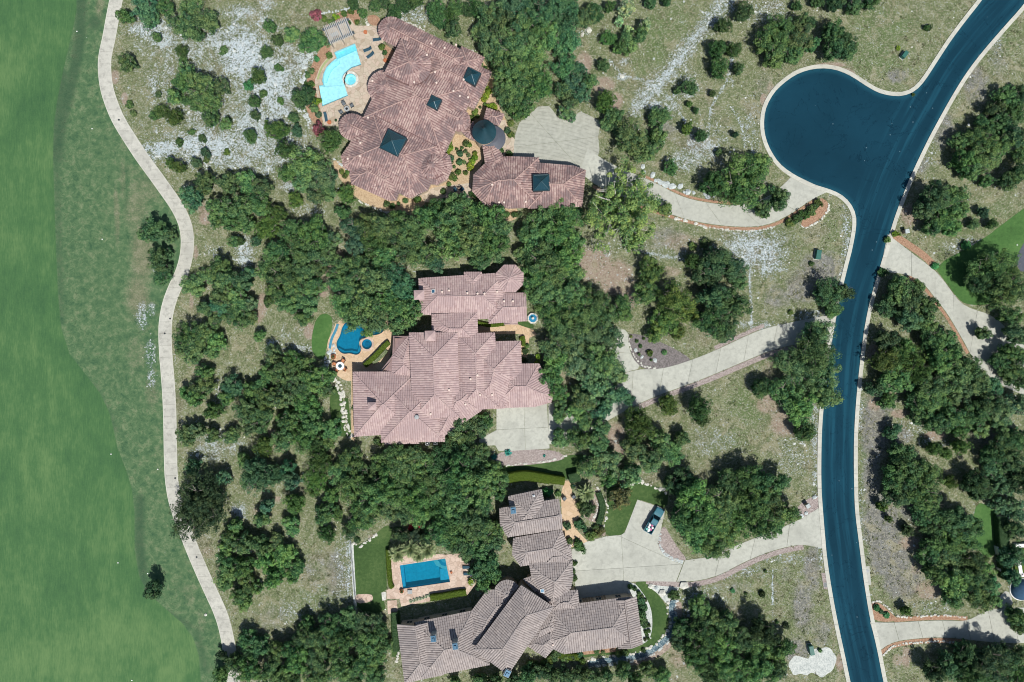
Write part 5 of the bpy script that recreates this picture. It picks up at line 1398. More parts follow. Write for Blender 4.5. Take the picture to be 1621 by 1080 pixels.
OAK = """200 26 12;228 8 22 b;235 24 17 b;262 12 14;290 38 24;327 33 20;302 8 18;312 55 12;300 115 13;290 132 17;322 140 24;348 136 15;330 162 22;278 155 12;305 162 15;335 186 14;357 197 10;201 100 14;492 62 24 d;460 55 13;479 153 19 d;
305 315 20 b;325 290 17;362 292 18;390 287 20;417 297 15;350 330 20;382 330 24 g;412 325 20;365 350 18;340 352 10;390 355 16;487 260 28 g;512 280 24 g;482 285 20;457 275 16;500 310 16;520 305 14;542 336 12 d;370 382 11;405 382 8 b;245 365 20 d;267 372 14 d;230 372 10 d;252 410 17 d;262 400 10 d;255 440 14 d;258 425 12 d;
350 425 18;305 452 18;330 437 16;362 447 20;387 445 16 b;397 432 10 b;350 467 18;375 472 20 g;325 487 12;395 480 13 g;462 365 22;500 370 28;520 385 20;480 395 24;512 405 20;440 400 20;425 425 20;450 435 24;480 427 24;505 425 14;437 462 16;467 455 22;497 455 18;457 480 18;487 480 18;375 500 22;350 487 18 b;395 505 12;340 505 12;
300 532 22;325 525 18;340 540 17;310 557 20;335 557 14;287 550 12;462 492 16;480 505 13;411 531 9;325 590 14;320 612 20;310 630 16;295 622 10;332 612 12;432 562 16;462 570 16;450 590 22;482 580 16;500 600 24;475 615 24;515 620 14;425 592 14;522 597 10;367 615 19 b;360 630 12;397 620 18;412 610 12;425 630 22;392 650 20;415 662 22;397 675 16;450 630 20;487 640 22;340 650 15;462 665 20;495 670 24;445 665 10;525 682 18;482 695 22;450 695 20;512 700 16;
295 690 17;312 680 13;305 698 12;335 689 12;365 690 15;385 730 12;395 762 14;442 700 14;457 737 12 b;465 762 13 b;555 727 22;537 747 20;557 770 24;525 785 14;307 739 12 b;352 757 14 b;425 800 12 b;417 822 13;460 832 17;570 820 24;555 840 14;515 812 18 d;375 830 12;365 850 16;390 860 18;415 865 18;437 855 14;355 870 12;360 887 14 d;420 887 18;450 880 20;470 897 14;387 897 18;360 910 18;437 912 18;465 912 12;390 922 16;360 925 10;380 942 14;407 930 10;387 953 12;
406 1026 20 d;390 1013 16 d;352 1037 7 d;368 1051 18 d;395 1056 22;430 1062 20;352 1067 14;439 1034 18;471 1045 24;460 1026 14 d;485 986 14 d;480 1002 16 d;504 1013 24;526 991 22 d;553 983 20 d;580 986 22 d;547 1013 24;580 1018 24;602 996 14 d;607 1024 14;504 1045 22;539 1051 24;575 1051 22;594 1045 16;499 1072 22;553 1072 20;458 1072 20;594 1073 16 d;
718 48 13 d;778 29 24;764 51 20;795 44 28;778 73 24;813 71 30;800 95 28;840 84 28;809 124 30;840 115 28;800 151 24;829 151 26;855 138 24;822 173 20;842 167 16;864 124 18;809 9 24 b;840 13 24 b;829 40 20;862 33 22 b;884 11 24 b;904 13 16 b;895 40 20 b;871 58 20;902 67 18 b;889 75 16 b;853 53 22;895 107 22 b;915 111 14 b;907 133 20 b;933 129 14;893 142 16;920 151 16 b;902 162 14;935 20 18;924 29 12;
995 68 17;1010 58 14;980 76 10;1213 63 20;1234 49 24;1262 60 24;1270 38 16;1229 87 20;1256 84 18;1283 73 12;1316 52 18 d;1338 63 22 d;1316 79 18 d;1343 82 16 d;1354 65 11 d;1000 220 30;980 200 16 d;1035 225 20;1022 240 18;985 235 18;1045 212 12;960 197 10 g;973 184 16 d;
1178 289 44;1233 316 18;1128 292 20 d;1208 332 15;1150 270 18;1205 262 20;1160 315 18;1030 430 24 y;1023 464 22;1067 477 32 y;1054 508 24 y;1085 495 22 y;1134 415 30 d;1162 427 20 d;1122 440 24 d;1128 471 26 d;1159 483 26 d;1122 508 26 d;1147 523 24 d;1171 446 14 d;1039 526 16 y;1073 526 14 y;1312 466 26 d;1319 492 14;1335 462 15 d;
1263 584 34;1289 553 34;1302 590 34;1245 625 28;1268 646 28;1273 682 18;1304 625 24;1206 615 18 d;1290 525 22 g;1284 661 16;1079 695 14 d;1045 700 20;1066 718 18;1004 713 22 g;1030 731 22 g;965 734 24 g;998 750 20 g;934 740 22;947 705 20;915 695 18;926 667 16;952 677 16 g;
915 500 30;952 496 28;985 490 20;926 537 30 g;962 532 26 g;915 578 28 g;952 571 30 g;978 591 18 g;939 610 28 g;973 625 20 b;921 630 22 g;952 646 20 b;996 633 10 b;910 648 16 g;
561 363 22 b;582 358 20;610 358 24;634 350 20;650 366 28;677 344 24;694 328 18 d;726 323 20 d;637 390 26;667 399 26;688 418 16 b;710 361 28;715 388 28;743 358 26;751 380 28;775 344 24;791 361 20;781 385 24;759 412 18;786 407 12;753 336 16;610 407 22;563 388 18 b;
544 426 22;574 420 22;536 447 18;561 453 26;596 442 28;629 447 28 b;645 466 22 b;547 480 26;582 480 28;615 480 28;642 494 26;561 504 22;596 507 24;629 513 20;656 508 14;582 523 11;
859 350 26;886 336 24;905 344 20;867 325 14;905 325 12;832 371 16;851 382 26;886 371 28;908 380 20;829 404 16;859 409 28;895 407 28;846 437 24;881 437 26;908 431 20;843 464 18;867 466 28;900 464 26;873 496 24;914 485 24;886 523 24;862 480 16;941 475 22 d;873 548 22;900 548 24;858 545 12;871 596 20;881 621 18;886 658 14;888 641 12;888 699 12;884 684 9;881 573 20;
726 680 20;748 669 18;768 667 14;737 691 16;762 682 12;712 700 14;626 720 22;654 720 20;606 736 22;637 740 26;663 740 24;583 758 24;614 762 26;648 767 28;672 762 22;703 724 22 d;730 722 24 d;759 716 18;694 744 20 d;726 744 28 d;752 740 28;779 744 18;721 767 28 d;752 767 30;781 762 22;790 780 13;703 784 26;730 793 30;761 793 26 d;780 790 12;694 807 20 d;721 816 28 d;752 820 30 d;776 818 16;694 833 20 d;726 842 28;759 842 28;784 840 16;626 784 26;592 784 26;659 793 26;583 809 22;614 807 22;643 811 20;666 816 18;592 820 16;
707 853 20 d;732 862 22 d;757 862 26 d;773 887 22 d;757 903 18 d;765 923 14;740 878 12 d;780 858 18 d;720 875 10 d;780 905 14 d;632 846 14 k;655 850 13 k;677 851 13 k;
982 785 20 r;927 748 14 d;945 735 20;969 729 18 g;964 757 14;1082 762 24 d;1098 784 30;1084 813 30 d;1115 818 34;1104 847 30;1127 864 26;1149 842 28;1142 795 30;1155 767 26 d;1178 758 26 d;1200 767 28 d;1227 767 20 d;1187 795 30;1215 798 28;1240 811 20;1204 829 26;1231 831 16;1173 824 26;1115 876 14;1062 767 14 d;
1108 964 20;1148 983 20;1123 978 16;1205 998 24 k;1086 998 20 d;1111 1008 26 d;1138 1023 26;1173 1013 22 d;1234 1028 20;1202 1028 28;1099 1038 22 d;1148 1052 26;1197 1057 28;1225 1055 20;1123 1065 22;1173 1072 20;1074 1018 14 d;1025 1060 14;1049 1072 16;1005 1074 14;
783 1079 16;835 1068 16 d;812 1078 14 d;852 1064 12 d;872 1069 16 d;896 1073 16 d;920 1069 14 d;940 1074 13 d;758 1078 12;720 1080 10;986 1060 15;960 1066 10 d;
1475 314 26 d;1496 340 24;1462 332 20 d;1509 311 20;1514 332 18;1475 358 16;1501 360 16;1592 288 14 d;1566 425 34;1592 425 26 d;1548 446 24 d;1579 456 30;1548 412 18 d;1605 461 22 d;1584 477 18;1418 461 20;1436 477 24;1403 487 16 d;1449 461 18;1465 487 20;1436 506 20 d;1465 513 18;1423 446 13 d;1475 539 20;1501 539 17;1403 539 18 d;1429 552 18;1513 556 13;1597 500 16 d;1601 590 19;1580 572 15 d;1556 528 12;1620 600 18 d;1608 528 20 d;1596 556 15;
1416 600 26;1384 617 14 d;1425 617 20;1469 612 24;1488 569 24;1507 593 26;1408 636 15;1456 636 24;1488 631 24;1529 583 20;1541 607 24;1517 619 22;1565 612 20 b;1565 641 24;1541 655 22 d;1505 660 20;1478 670 20;1517 680 14;1589 648 24 g;1608 641 20 b;1553 680 12;1584 670 16;1613 565 16;1414 684 14 b;1454 660 14;
1425 718 20 d;1435 745 30;1416 757 24 d;1464 752 26;1420 781 26 d;1454 781 28;1476 781 18;1541 762 22 k;1550 778 18 k;1565 721 16 d;1589 709 24 d;1613 697 22;1601 733 24 d;1577 745 18 d;1613 757 24 d;1589 769 20 d;1428 796 20 d;1475 796 20;1481 816 22;1457 815 16 d;1511 825 26 d;1475 838 16 d;1502 855 26;1534 831 20;1528 858 22;1472 873 20 d;1457 877 12 d;1502 887 28;1534 890 24;1475 902 18;1505 917 28;1540 920 26;1562 900 14;1511 944 20;1546 945 20;1568 925 16 b;1572 950 12;1603 882 20 b;1603 838 16 d;1608 807 20 b;1584 800 14 b;1600 912 13 b;1606 973 16;1616 993 14;
1531 1035 24 d;1502 1056 22 d;1475 1062 18 k;1561 1044 28 d;1591 1056 26 d;1613 1071 22;1531 1068 24 d;1570 1071 22 d;1517 1028 14 k;1614 1036 15 d;1588 1034 16 d;
1596 152 20 d;1616 150 15 d;1610 177 18 d;1574 174 15 d;1561 196 16 d;1588 196 20 d;1522 223 16 d;1547 218 22;1522 256 19;1555 253 24;1534 271 16;1583 231 22;1604 218 20 d;1616 245 14;1612 276 18 d;1321 6 15 d;1354 8 14 d;1376 3 12 d"""
JUN = """247 58 8;287 81 11;255 175 12 y;275 186 14 y;245 184 7;410 122 14 y;402 160 10;404 182 9;396 216 12;437 205 18 y;469 207 10 b;464 186 8;455 239 16;427 42 10;440 65 9;421 82 11;525 225 20 y;270 259 9 y;284 266 11 y;437 337 17 y;422 360 22 y;467 316 14 y;548 307 15 y;380 382 7;593 385 24 y;417 707 18 y;410 750 30 b;438 752 20 b;507 730 22 y;500 762 20 y;495 777 12 y;465 797 17 y;532 815 12 y;517 845 15;691 13 18;722 13 16;695 29 15;713 27 12;755 11 16;740 15 12;658 2 14;625 22 13 d;594 8 10;560 8 9;575 22 7;958 162 18 y;964 60 13;942 22 14 d;965 12 9;1030 4 10 d;1055 2 8 d;1176 21 15;1145 40 14;1135 80 15;1160 80 12;1138 108 17;1169 109 10;1092 139 14;1072 144 6;1128 148 5;1091 165 5 y;1102 175 5;1045 184 18;1035 187 12;1086 204 10 y;1110 216 11;1139 241 6;1164 214 5 b;1062 265 13;955 104 10;987 73 13;1097 415 14 y;1058 641 17 y;1105 646 22;1112 664 12;1011 674 28 y;1294 3 10;1262 8 9;1468 43 4;1556 336 9 b;1543 355 9;1571 355 9;1561 287 10;1401 571 24 y;1432 569 30 y;1449 588 22 y;1478 711 13 y;1497 718 9 y;1519 706 14 y;1505 764 11 y;1395 801 8 y;1407 822 6 y;1437 840 10 k;1434 967 8 y;1138 1000 14 y;1136 985 14 y;718 30 10;639 8 12 d;609 4 10 d"""
BUSH = """291 94 6;205 166 6;212 180 4;251 150 4;354 80 6;394 133 8 t;442 107 6;491 135 6 y;304 210 5;321 219 6;285 226 6;327 242 7 b;311 258 9 b;359 241 5 y;327 253 5;445 160 5;417 148 6;363 192 4;425 477 8;565 855 4 d;1116 384 8;1097 390 6;1206 941 4 k;1244 991 4 k;1284 418 3 d;1252 495 3 y;1470 44 4 k;1290 1 6;
541 272 3.4 y;551 274 3.4 y;546 279 3.2 y;612 323 4;621 327 3.6;631 323 2.4;642 318 3.4;660 316 4.6 y;649 312 2;
752 178 4 y;747 187 4 y;756 185 2.5;760 170 2;768 165 2.5;776 168 6 l;783 170 5 l;809 195 4 y;803 206 5 b;809 213 5 y;806 244 4.5;794 238 3;
728 243 4 b;714 251 4 b;714 257 3;731 256 2 ;735 257 2.6 g;725 273 3.8 y;737 274 3.2 y;727 257 4 b;737 240 2.5;723 236 2;731 234 2.2;742 246 2.5 g;719 264 2.2;714 280 5 y;720 283 3.5 y;716 277 3.5;711 292 3;701 303 3.8;748 308 5 d;
713 234 4 l;709 241 3.5 l;712 226 3 l;738 227 4 y;743 229 3.5 y;751 250 4 l;748 256 5 l;745 264 6 l;752 243 3 l;
760 103 3.6;768 108 3;808 140 3;773 146 4 l;770 152 4 l;766 158 3.5 l;772 140 3 l;521 88 4;493 112 4 g;487 119 5 g;502 94 3.5 t;525 35 6 y;514 30 5 y;531 27 5 l;545 22 4 y;556 18 5 y;552 36 3 d;565 35 3.5 y;497 172 7 g;502 160 6 l;505 182 4 b;604 75 4 y;609 84 3;
802 340 4;814 340 4 ;822 340 5 d;795 324 3;
1250 353 7 y;1261 348 7 ;1272 341 7 ;1284 331 7 ;1296 321 6 y;1287 337 5;1298 1030 2.5;1404 974 4 t;1388 962 4 t;1395 968 3 b;1418 370 5 l;1398 430 7 d;1480 421 4 t;1530 388 7 t;1405 380 4;
1029 559 4 y;1014 548 2.5;1052 558 3.5 b;1008 540 2.2;999 533 2 y;1031 570 1.6;1019 536 2;1012 561 2;
565 635 5 y;560 646 3;596 698 4;601 703 3 y;
930 806 13 d;922 800 10;897 833 6 b;919 831 8 b;935 848 9;919 866 8;902 857 5;949 842 8 r;944 835 5;866 780 8 t;908 892 5;906 905 4;909 915 4;914 858 5 d;884 782 4;907 770 3;
1067 942 9.5;998 929 3.2;1005 932 2.8;1011 939 2.6;1011 945 2.2;1016 945 2.6;1021 950 2.4 r;1014 953 6 b;1018 962 7 b;1015 972 8 d;1018 984 8 d;1021 960 3 r;1024 990 3;1020 992 2.6;1027 990 2.6 r;1022 1000 2.4;1027 999 2.6;1024 1005 2.4 ;1025 1010 2.2;1021 1013 2 r;
747 921 4.5 l;880 1035 8 d;895 1043 7;907 1041 6 d;918 1036 4 b;870 1046 7 y;862 1050 6 d;850 1052 5;922 1047 5 y;945 1030 4;955 1034 3 g;978 1036 5 g;990 1034 4 g;1019 1030 3 d;
1446 150 2;1422 76 3 l;1212 905 2;1160 935 3 t;1180 940 2;1230 985 2;840 1052 6;
852 565 3.5 l;850 576 4 l;834 548 3 ;826 536 3 l;829 541 2.6 l;832 556 4 k;787 511 3 b;792 510 3.5 b;757 513 3;830 570 3"""
FLOW = "500 22 10;506 205 10"
RED = "652 836 6;664 833 5"
OPEN = "1054 329 14 p;1004 386 18 p;991 15 14 s;980 33 9 s;995 49 9 s;1020 42 11 s;895 178 13 g;905 185 9 g"
def parse(t):
    for row in t.replace('\n', '').split(';'):
        q = row.split()
        if len(q) >= 3: yield float(q[0]), float(q[1]), float(q[2]), (q[3] if len(q) > 3 else '')
OL = list(parse(OAK))
for x, y, r, t in OL:
    if r <= 20 and any(q[2] > r and math.hypot(x - q[0], y - q[1]) < q[2] * .72 + (q[2] - r) * .2 for q in OL): continue      # hidden under a broader crown
    tree(x, y, r, 'oak', t)
for x, y, r, t in parse(JUN): tree(x, y, r, 'juniper', t)
for x, y, r, t in parse(BUSH): tree(x, y, r, 'bush', t)
for x, y, r, t in parse(OPEN): tree(x, y, r, 'open', t)
for x, y, r, t in parse(FLOW): tree(x, y, r, 'flower', '')
for x, y, r, t in parse(RED): tree(x, y, r, 'red', '')
tree(316, 802, 52, 'dense', 'k', label='huge very dark round live oak overhanging the cart path')
tree(246, 931, 14, 'oak', 'd', 1.15, label='lone dark green tree standing on the fairway edge')
tree(986, 330, 66, 'open', 'p', label='big pale yellow green oak with a thin crown east of the garage')
label_trees()
# beyond the frame the scrub goes on, a few trees deep
TREE_XY = []

# palms and yucca rosettes
def rosette(px, py, rp, label, tint=(1, 1, 1), h=.5, n=90, trunk=0.0, grp='spiky rosette plants by the pool'):
    r = rp * S; x, y = W(px, py, trunk + h)
    e = empty('palm' if trunk else 'yucca', (x, y, 0)); tag(e, label, 'palm' if trunk else 'yucca', grp)
    V, F = [], []
    for i in range(n):
        a = R.uniform(0, 6.283); el = R.uniform(.05, 1.25); L = r * R.uniform(.75, 1.1); w = .085 * r + .04
        d = Vector((math.cos(a) * math.cos(el), math.sin(a) * math.cos(el), math.sin(el))); s = Vector((-math.sin(a), math.cos(a), 0)) * w
        p0 = Vector((0, 0, trunk + .1)); p1 = p0 + d * L * .55; p2 = p0 + d * L + Vector((0, 0, -.28 * L * math.cos(el)))
        k = len(V)
        V += [p0 - s * .5, p0 + s * .5, p1 + s, p1 - s, p2 + s * .15, p2 - s * .15]
        F += [(k, k + 1, k + 2, k + 3), (k + 3, k + 2, k + 4, k + 5)]
    V = np.array([tuple(v) for v in V]); V[:, 2] = np.maximum(V[:, 2], .04)
    c = link('crown', np_mesh('crown', V, F, M['yucca_leaf']), e); c.color = tuple(tint) + (1,)
    bm = bmesh.new(); tube(bm, (0, 0, -.1), (0, 0, trunk + .15), .14 + trunk * .03, .12, 7)
    bm_obj('trunk', bm, M['bark'], e)
for i, (x, y, r) in enumerate([(629, 877, 14), (649, 869, 15), (676, 871, 15), (662, 880, 11)]):
    rosette(x, y, r * 1.12, ['pale fan palm at the west end of the palm row by the pool', 'pale fan palm second along the palm row by the pool', 'pale fan palm at the east end of the palm row', 'small fan palm leaning over the pool rim between its neighbours'][i], (1.1, 1.1, 1), .7, 150, 2.0)
rosette(929, 781, 16, 'pale fan palm in the planting bed beside the entry walk', (1.0, 1.05, .9), .5, 130, 1.6)
for x, y, r, l in [(709, 716, 5, 'teal agave in the gravel bed south of the square motor court'), (804, 717, 7, 'large teal agave beside the gravel bed of the motor court'), (782, 724, 6, 'teal agave half under the oaks by the motor court'), (862, 722, 3, 'tiny agave on the pink gravel bed')]:
    if x != 709: rosette(x, y, r, l, (.22, 1.0, 1.5), .3, 50, 0.0, 'agaves on the gravel bed')
for i in range(7):
    rosette(650 + i * 5, 953 - i * 1.6, 4.2, f'{ORD[i]} spiky pale clump from the west in the row along the terrace', (1.4, 1.4, 1.8), .5, 34, 0.0, 'spiky clumps along the terrace')

def hedge(line, w, h, label, mat='hedge_leaf', closed=False):
    """a clipped hedge: leafy body on a solid core"""
    l = resample(chaikin(line, False, 2), 2.5)
    P = np.array([W(x, y, h) for x, y in l]); half = w * S / 2
    c = P.mean(0)
    e = empty('hedge', (c[0], c[1], 0)); tag(e, label, 'hedge', 'clipped hedges round the houses')
    pts, nn = [], []
    D = np.gradient(P, axis=0); D /= np.maximum(np.hypot(D[:, 0], D[:, 1])[:, None], 1e-6)
    per = int(70 * w * h / 3 + 40)
    for p, d in zip(P, D):
        nrm = np.array((-d[1], d[0]))
        for _ in range(per):
            u = R.uniform(-1, 1); v = R.uniform(-1, 1)
            if R.random() < .62: q = (p + nrm * u * half + d * v * .25 - c); z = h + R.uniform(-.12, .08) - .15 * abs(u) ** 4; n = (0, 0, 1)
            else:
                s = R.choice((-1, 1)); q = (p + nrm * s * half * R.uniform(.9, 1.05) + d * v * .25 - c); z = R.uniform(.1, h); n = (nrm[0] * s, nrm[1] * s, .3)
            pts.append((q[0], q[1], z)); nn.append(n)
    nn = np.array(nn, float) + NR.normal(0, .35, (len(nn), 3)); nn /= np.linalg.norm(nn, axis=1)[:, None]
    V, F = leaf_quads(np.array(pts), nn, .13, .7)
    V[:, 2] = np.maximum(V[:, 2], .04)
    link('foliage', np_mesh('foliage', V, F, M[mat]), e).color = (1, 1, 1, 1)
    return e
hedge([(614, 873), (615, 900), (617, 925), (620, 930)], 6, 1.1, 'narrow clipped hedge along the west side of the rectangular pool')
hedge([(683, 947), (700, 945), (720, 941), (736, 939)], 9, 1.0, 'bright clipped hedge between the pool terrace and the grey house')
hedge([(578, 578), (588, 569), (598, 559), (608, 548), (614, 543)], 7, 1.0, 'curved clipped hedge on the terrace of the pink house')
hedge([(592, 574), (602, 566), (611, 556)], 5, .6, 'low golden hedge inside the curved hedge', 'yucca_leaf')
hedge([(757, 511), (775, 516), (797, 513)], 5, .8, 'wavy low hedge along the guest wing entry')
hedge([(807, 757), (830, 753), (855, 757), (868, 759)], 14, 1.9, 'tall loose hedge north of the small pavilion, western half')
hedge([(872, 759), (892, 762)], 12, 1.7, 'tall loose hedge north of the small pavilion, eastern half')
hedge([(828, 534), (829, 546)], 5, .8, 'short clipped hedge by the guest entry walk')
hedge([(903, 758), (916, 755)], 14, 1.8, 'dark rounded hedge by the gate of the entry walk', 'shrub_leaf')
hedge([(851, 585), (858, 585)], 8, .7, 'lime low hedge beside the pink house east wall')
hedge([(624, 972), (625, 1000), (627, 1030)], 9, 1.2, 'leafy green strip hedge against the grey house west wall', 'shrub_leaf')
hedge([(880, 1036), (900, 1041), (915, 1041)], 10, .8, 'dark clipped hedge under the south eave of the grey house')
hedge([(862, 1050), (880, 1043)], 8, .8, 'short dark hedge at the south point of the grey house', 'shrub_leaf')
hedge([(948, 782), (955, 800), (952, 818), (948, 828)], 9, .7, 'curved dark hedge between the low stone edgings', 'shrub_leaf')
hedge([(1252, 353), (1266, 346), (1280, 336), (1293, 325)], 8, .7, 'loose green hedge on the mulch island by the drive', 'shrub_leaf')
hedge([(1588, 820), (1590, 850), (1592, 880), (1596, 915)], 14, 1.8, 'tall dark hedge behind the white garden wall', 'shrub_leaf')
# ------------------------------------------------------------------ stones and boulders
STONES = []
def stone_meshes():
    for k in range(8):
        rr = random.Random(k)
        bm = bmesh.new(); bmesh.ops.create_icosphere(bm, subdivisions=1, radius=.5)
        for v in bm.verts:
            v.co *= rr.uniform(.78, 1.15); v.co.z *= .62
            v.co.z = max(v.co.z, -.12)
        me = bpy.data.meshes.new('stone'); bm.to_mesh(me); bm.free(); STONES.append(me)
stone_meshes()
def stone_variant(mat):
    out = []
    for me in STONES:
        c = me.copy(); c.materials.append(M[mat]); out.append(c)
    return out
ST = {m: stone_variant(m) for m in ('limestone', 'bluestone')}
def stone_row(line, size, label, mat='limestone', rows=1, jit=.12, name='stone_edging', cat='stone edging', zs=1.0, z=0.0):
    l = resample(line, size / S * .8)
    c = W(*l[len(l) // 2])
    e = empty(name, (*c, 0)); tag(e, label, cat, 'stone edgings round the gardens')
    for r in range(rows):
        o = offset_line(l, (r - (rows - 1) / 2) * size / S * .85)
        for x, y in o:
            if R.random() < .14: continue
            s = link('stone', R.choice(ST[mat]), e)
            wx, wy = W(x, y)
            s.location = (wx - c[0] + R.uniform(-jit, jit) * size * 2.2, wy - c[1] + R.uniform(-jit, jit) * size * 2.2, z + .05)
            s.rotation_euler = (0, 0, R.uniform(0, 6.28)); k = size * R.uniform(.5, 1.4); s.scale = (k * 1.15, k * .9, k * zs * R.uniform(.7, 1.2))
    return e
stone_row([(529, 601), (537, 611), (542, 630), (545, 655), (548, 677), (556, 692)], .75, 'pale curved dry stone wall west of the pink house', 'limestone', 2)
stone_row([(530, 550), (524, 558), (518, 570), (514, 582)], .8, 'stacked pale stones at the tip of the kidney pool terrace', 'bluestone', 2)
stone_row([(569, 319), (588, 328), (610, 336), (636, 337)], .5, 'low white stone edging along the tan bed under the mansion')
stone_row([(507, 22), (530, 18), (550, 15), (562, 14)], .7, 'pale stone wall above the timber pergola', 'bluestone', 1)
stone_row([(575, 22), (582, 40)], .6, 'short pale stone edging east of the pergola', 'limestone')
stone_row([(497, 75), (484, 100), (479, 120), (478, 130)], .75, 'pale rock wall west of the turquoise pool', 'bluestone', 2)
stone_row([(476, 172), (486, 186), (492, 202)], .75, 'pale rock edging southwest of the turquoise pool', 'bluestone', 2)
stone_row([(529, 252), (545, 265), (556, 276)], .65, 'pale stones beside the west bay of the mansion', 'bluestone')
stone_row([(1016, 268), (1036, 280), (1054, 290), (1072, 298), (1090, 305), (1110, 310), (1128, 313)], 1.25, 'row of large white boulders above the mansion drive', 'bluestone', 1, .2, 'boulder_row')
stone_row([(1058, 342), (1080, 349), (1097, 355), (1118, 360)], .8, 'irregular white stones below the mansion drive', 'limestone', 1)
stone_row([(1124, 361), (1160, 365), (1200, 365), (1225, 360)], .45, 'thin pale stone edging below the mansion drive', 'limestone')
stone_row([(1267, 356), (1274, 362), (1296, 351), (1312, 334), (1311, 319)], .5, 'white stone ring round the mulch island', 'limestone')
stone_row([(995, 527), (997, 547), (1003, 563), (1018, 580), (1038, 583)], .5, 'white stone edging round the grey mulch bed', 'limestone')
stone_row([(943, 768), (953, 784), (962, 802), (960, 818), (956, 834)], .55, 'pale curved stone edging between hedge and lawn', 'limestone')
stone_row([(941, 788), (947, 800), (944, 812), (938, 822)], .6, 'pale curved planter wall beside the fan palm', 'limestone')
stone_row([(898, 865), (910, 862), (918, 858)], .6, 'short stone planter wall at the entry court', 'limestone')
stone_row([(1381, 954), (1391, 951), (1404, 961), (1417, 974), (1436, 977), (1470, 974), (1505, 974), (1528, 978)], .5, 'white stone edging above the southeast drive', 'limestone')
stone_row([(1398, 1036), (1412, 1024), (1434, 1018), (1487, 1015), (1520, 1018)], .5, 'white stone edging below the southeast drive', 'limestone')
stone_row([(595, 846), (580, 858), (570, 866), (560, 860)], .6, 'pale stone edging round the west lawn corner', 'limestone')
stone_row([(795, 738), (830, 734), (870, 730), (897, 722)], .5, 'pale stone edging under the pink gravel bed', 'limestone')
stone_row([(1000, 766), (1015, 760), (1030, 770), (1050, 776), (1058, 782)], .85, 'pale rock ledge above the court lawn', 'limestone', 1)
stone_row([(637, 1020), (630, 1036), (628, 1048)], .6, 'pale stones at the southwest corner of the grey house', 'limestone')
stone_row([(1045, 846), (1044, 860), (1050, 874), (1062, 884), (1080, 890)], .45, 'grey cobble edging round the big oak island', 'bluestone', 2)
stone_row([(636, 31), (655, 40), (672, 48)], .5, 'white wall cap along the mansion north side', 'limestone')
stone_row([(724, 76), (738, 83), (752, 80)], .5, 'white curved wall cap at the mansion northeast corner', 'limestone')
c1 = offset_line(CREEK, 6); c2 = offset_line(CREEK, -6)
stone_row(c1, .7, 'pale stones on the outer bank of the creek', 'limestone'); stone_row(c2, .6, 'bluish stones on the inner bank of the creek', 'bluestone')
def boulder(px, py, size, label, mat='limestone'):
    o = link('boulder', R.choice(ST[mat])); o.location = (*W(px, py), .05); o.scale = (size, size * R.uniform(.7, .95), size); o.rotation_euler = (0, 0, R.uniform(0, 6)); tag(o, label, 'boulder', 'loose boulders'); return o
for a in [(1006, 554.5, 1.1, 'white boulder in the grey mulch bed, westernmost', 'bluestone'), (1016, 565, 1.0, 'white boulder in the middle of the grey mulch bed', 'bluestone'), (1037, 570, 1.3, 'largest white boulder in the grey mulch bed', 'bluestone'), (1030, 928, 1.6, 'pale boulder at the court lawn tip'), (1048, 938, 1.9, 'big pale boulder beside the round bush'), (1039, 931, 1.3, 'grey boulder between lawn tip and round bush', 'bluestone'), (1082, 927, 2.4, 'broad flat boulder east of the round bush'),
          (1289, 787, 1.4, 'pale boulder nearest the road by the grey house drive', 'bluestone'), (1276, 812, 1.1, 'pale boulder beside the mouth of the grey house drive', 'bluestone'), (1268, 817, 1.3, 'pale boulder under the big oak by the drive', 'bluestone'), (985, 121, 1.3, 'chalky boulder where two trails meet'), (932, 48, 2.0, 'flat chalky slab on the grass bank'), (922, 55, 1.2, 'small chalky slab below the flat slab'), (428, 543, 1.3, 'pale slab in the dry clearing', 'bluestone'), (313, 720, 1.2, 'bluish slab beside the cart path', 'bluestone'), (326, 973, .8, 'white stone in the rough by the cart path'), (1443, 75, .5, 'white stone near the green utility box')]: boulder(*a)

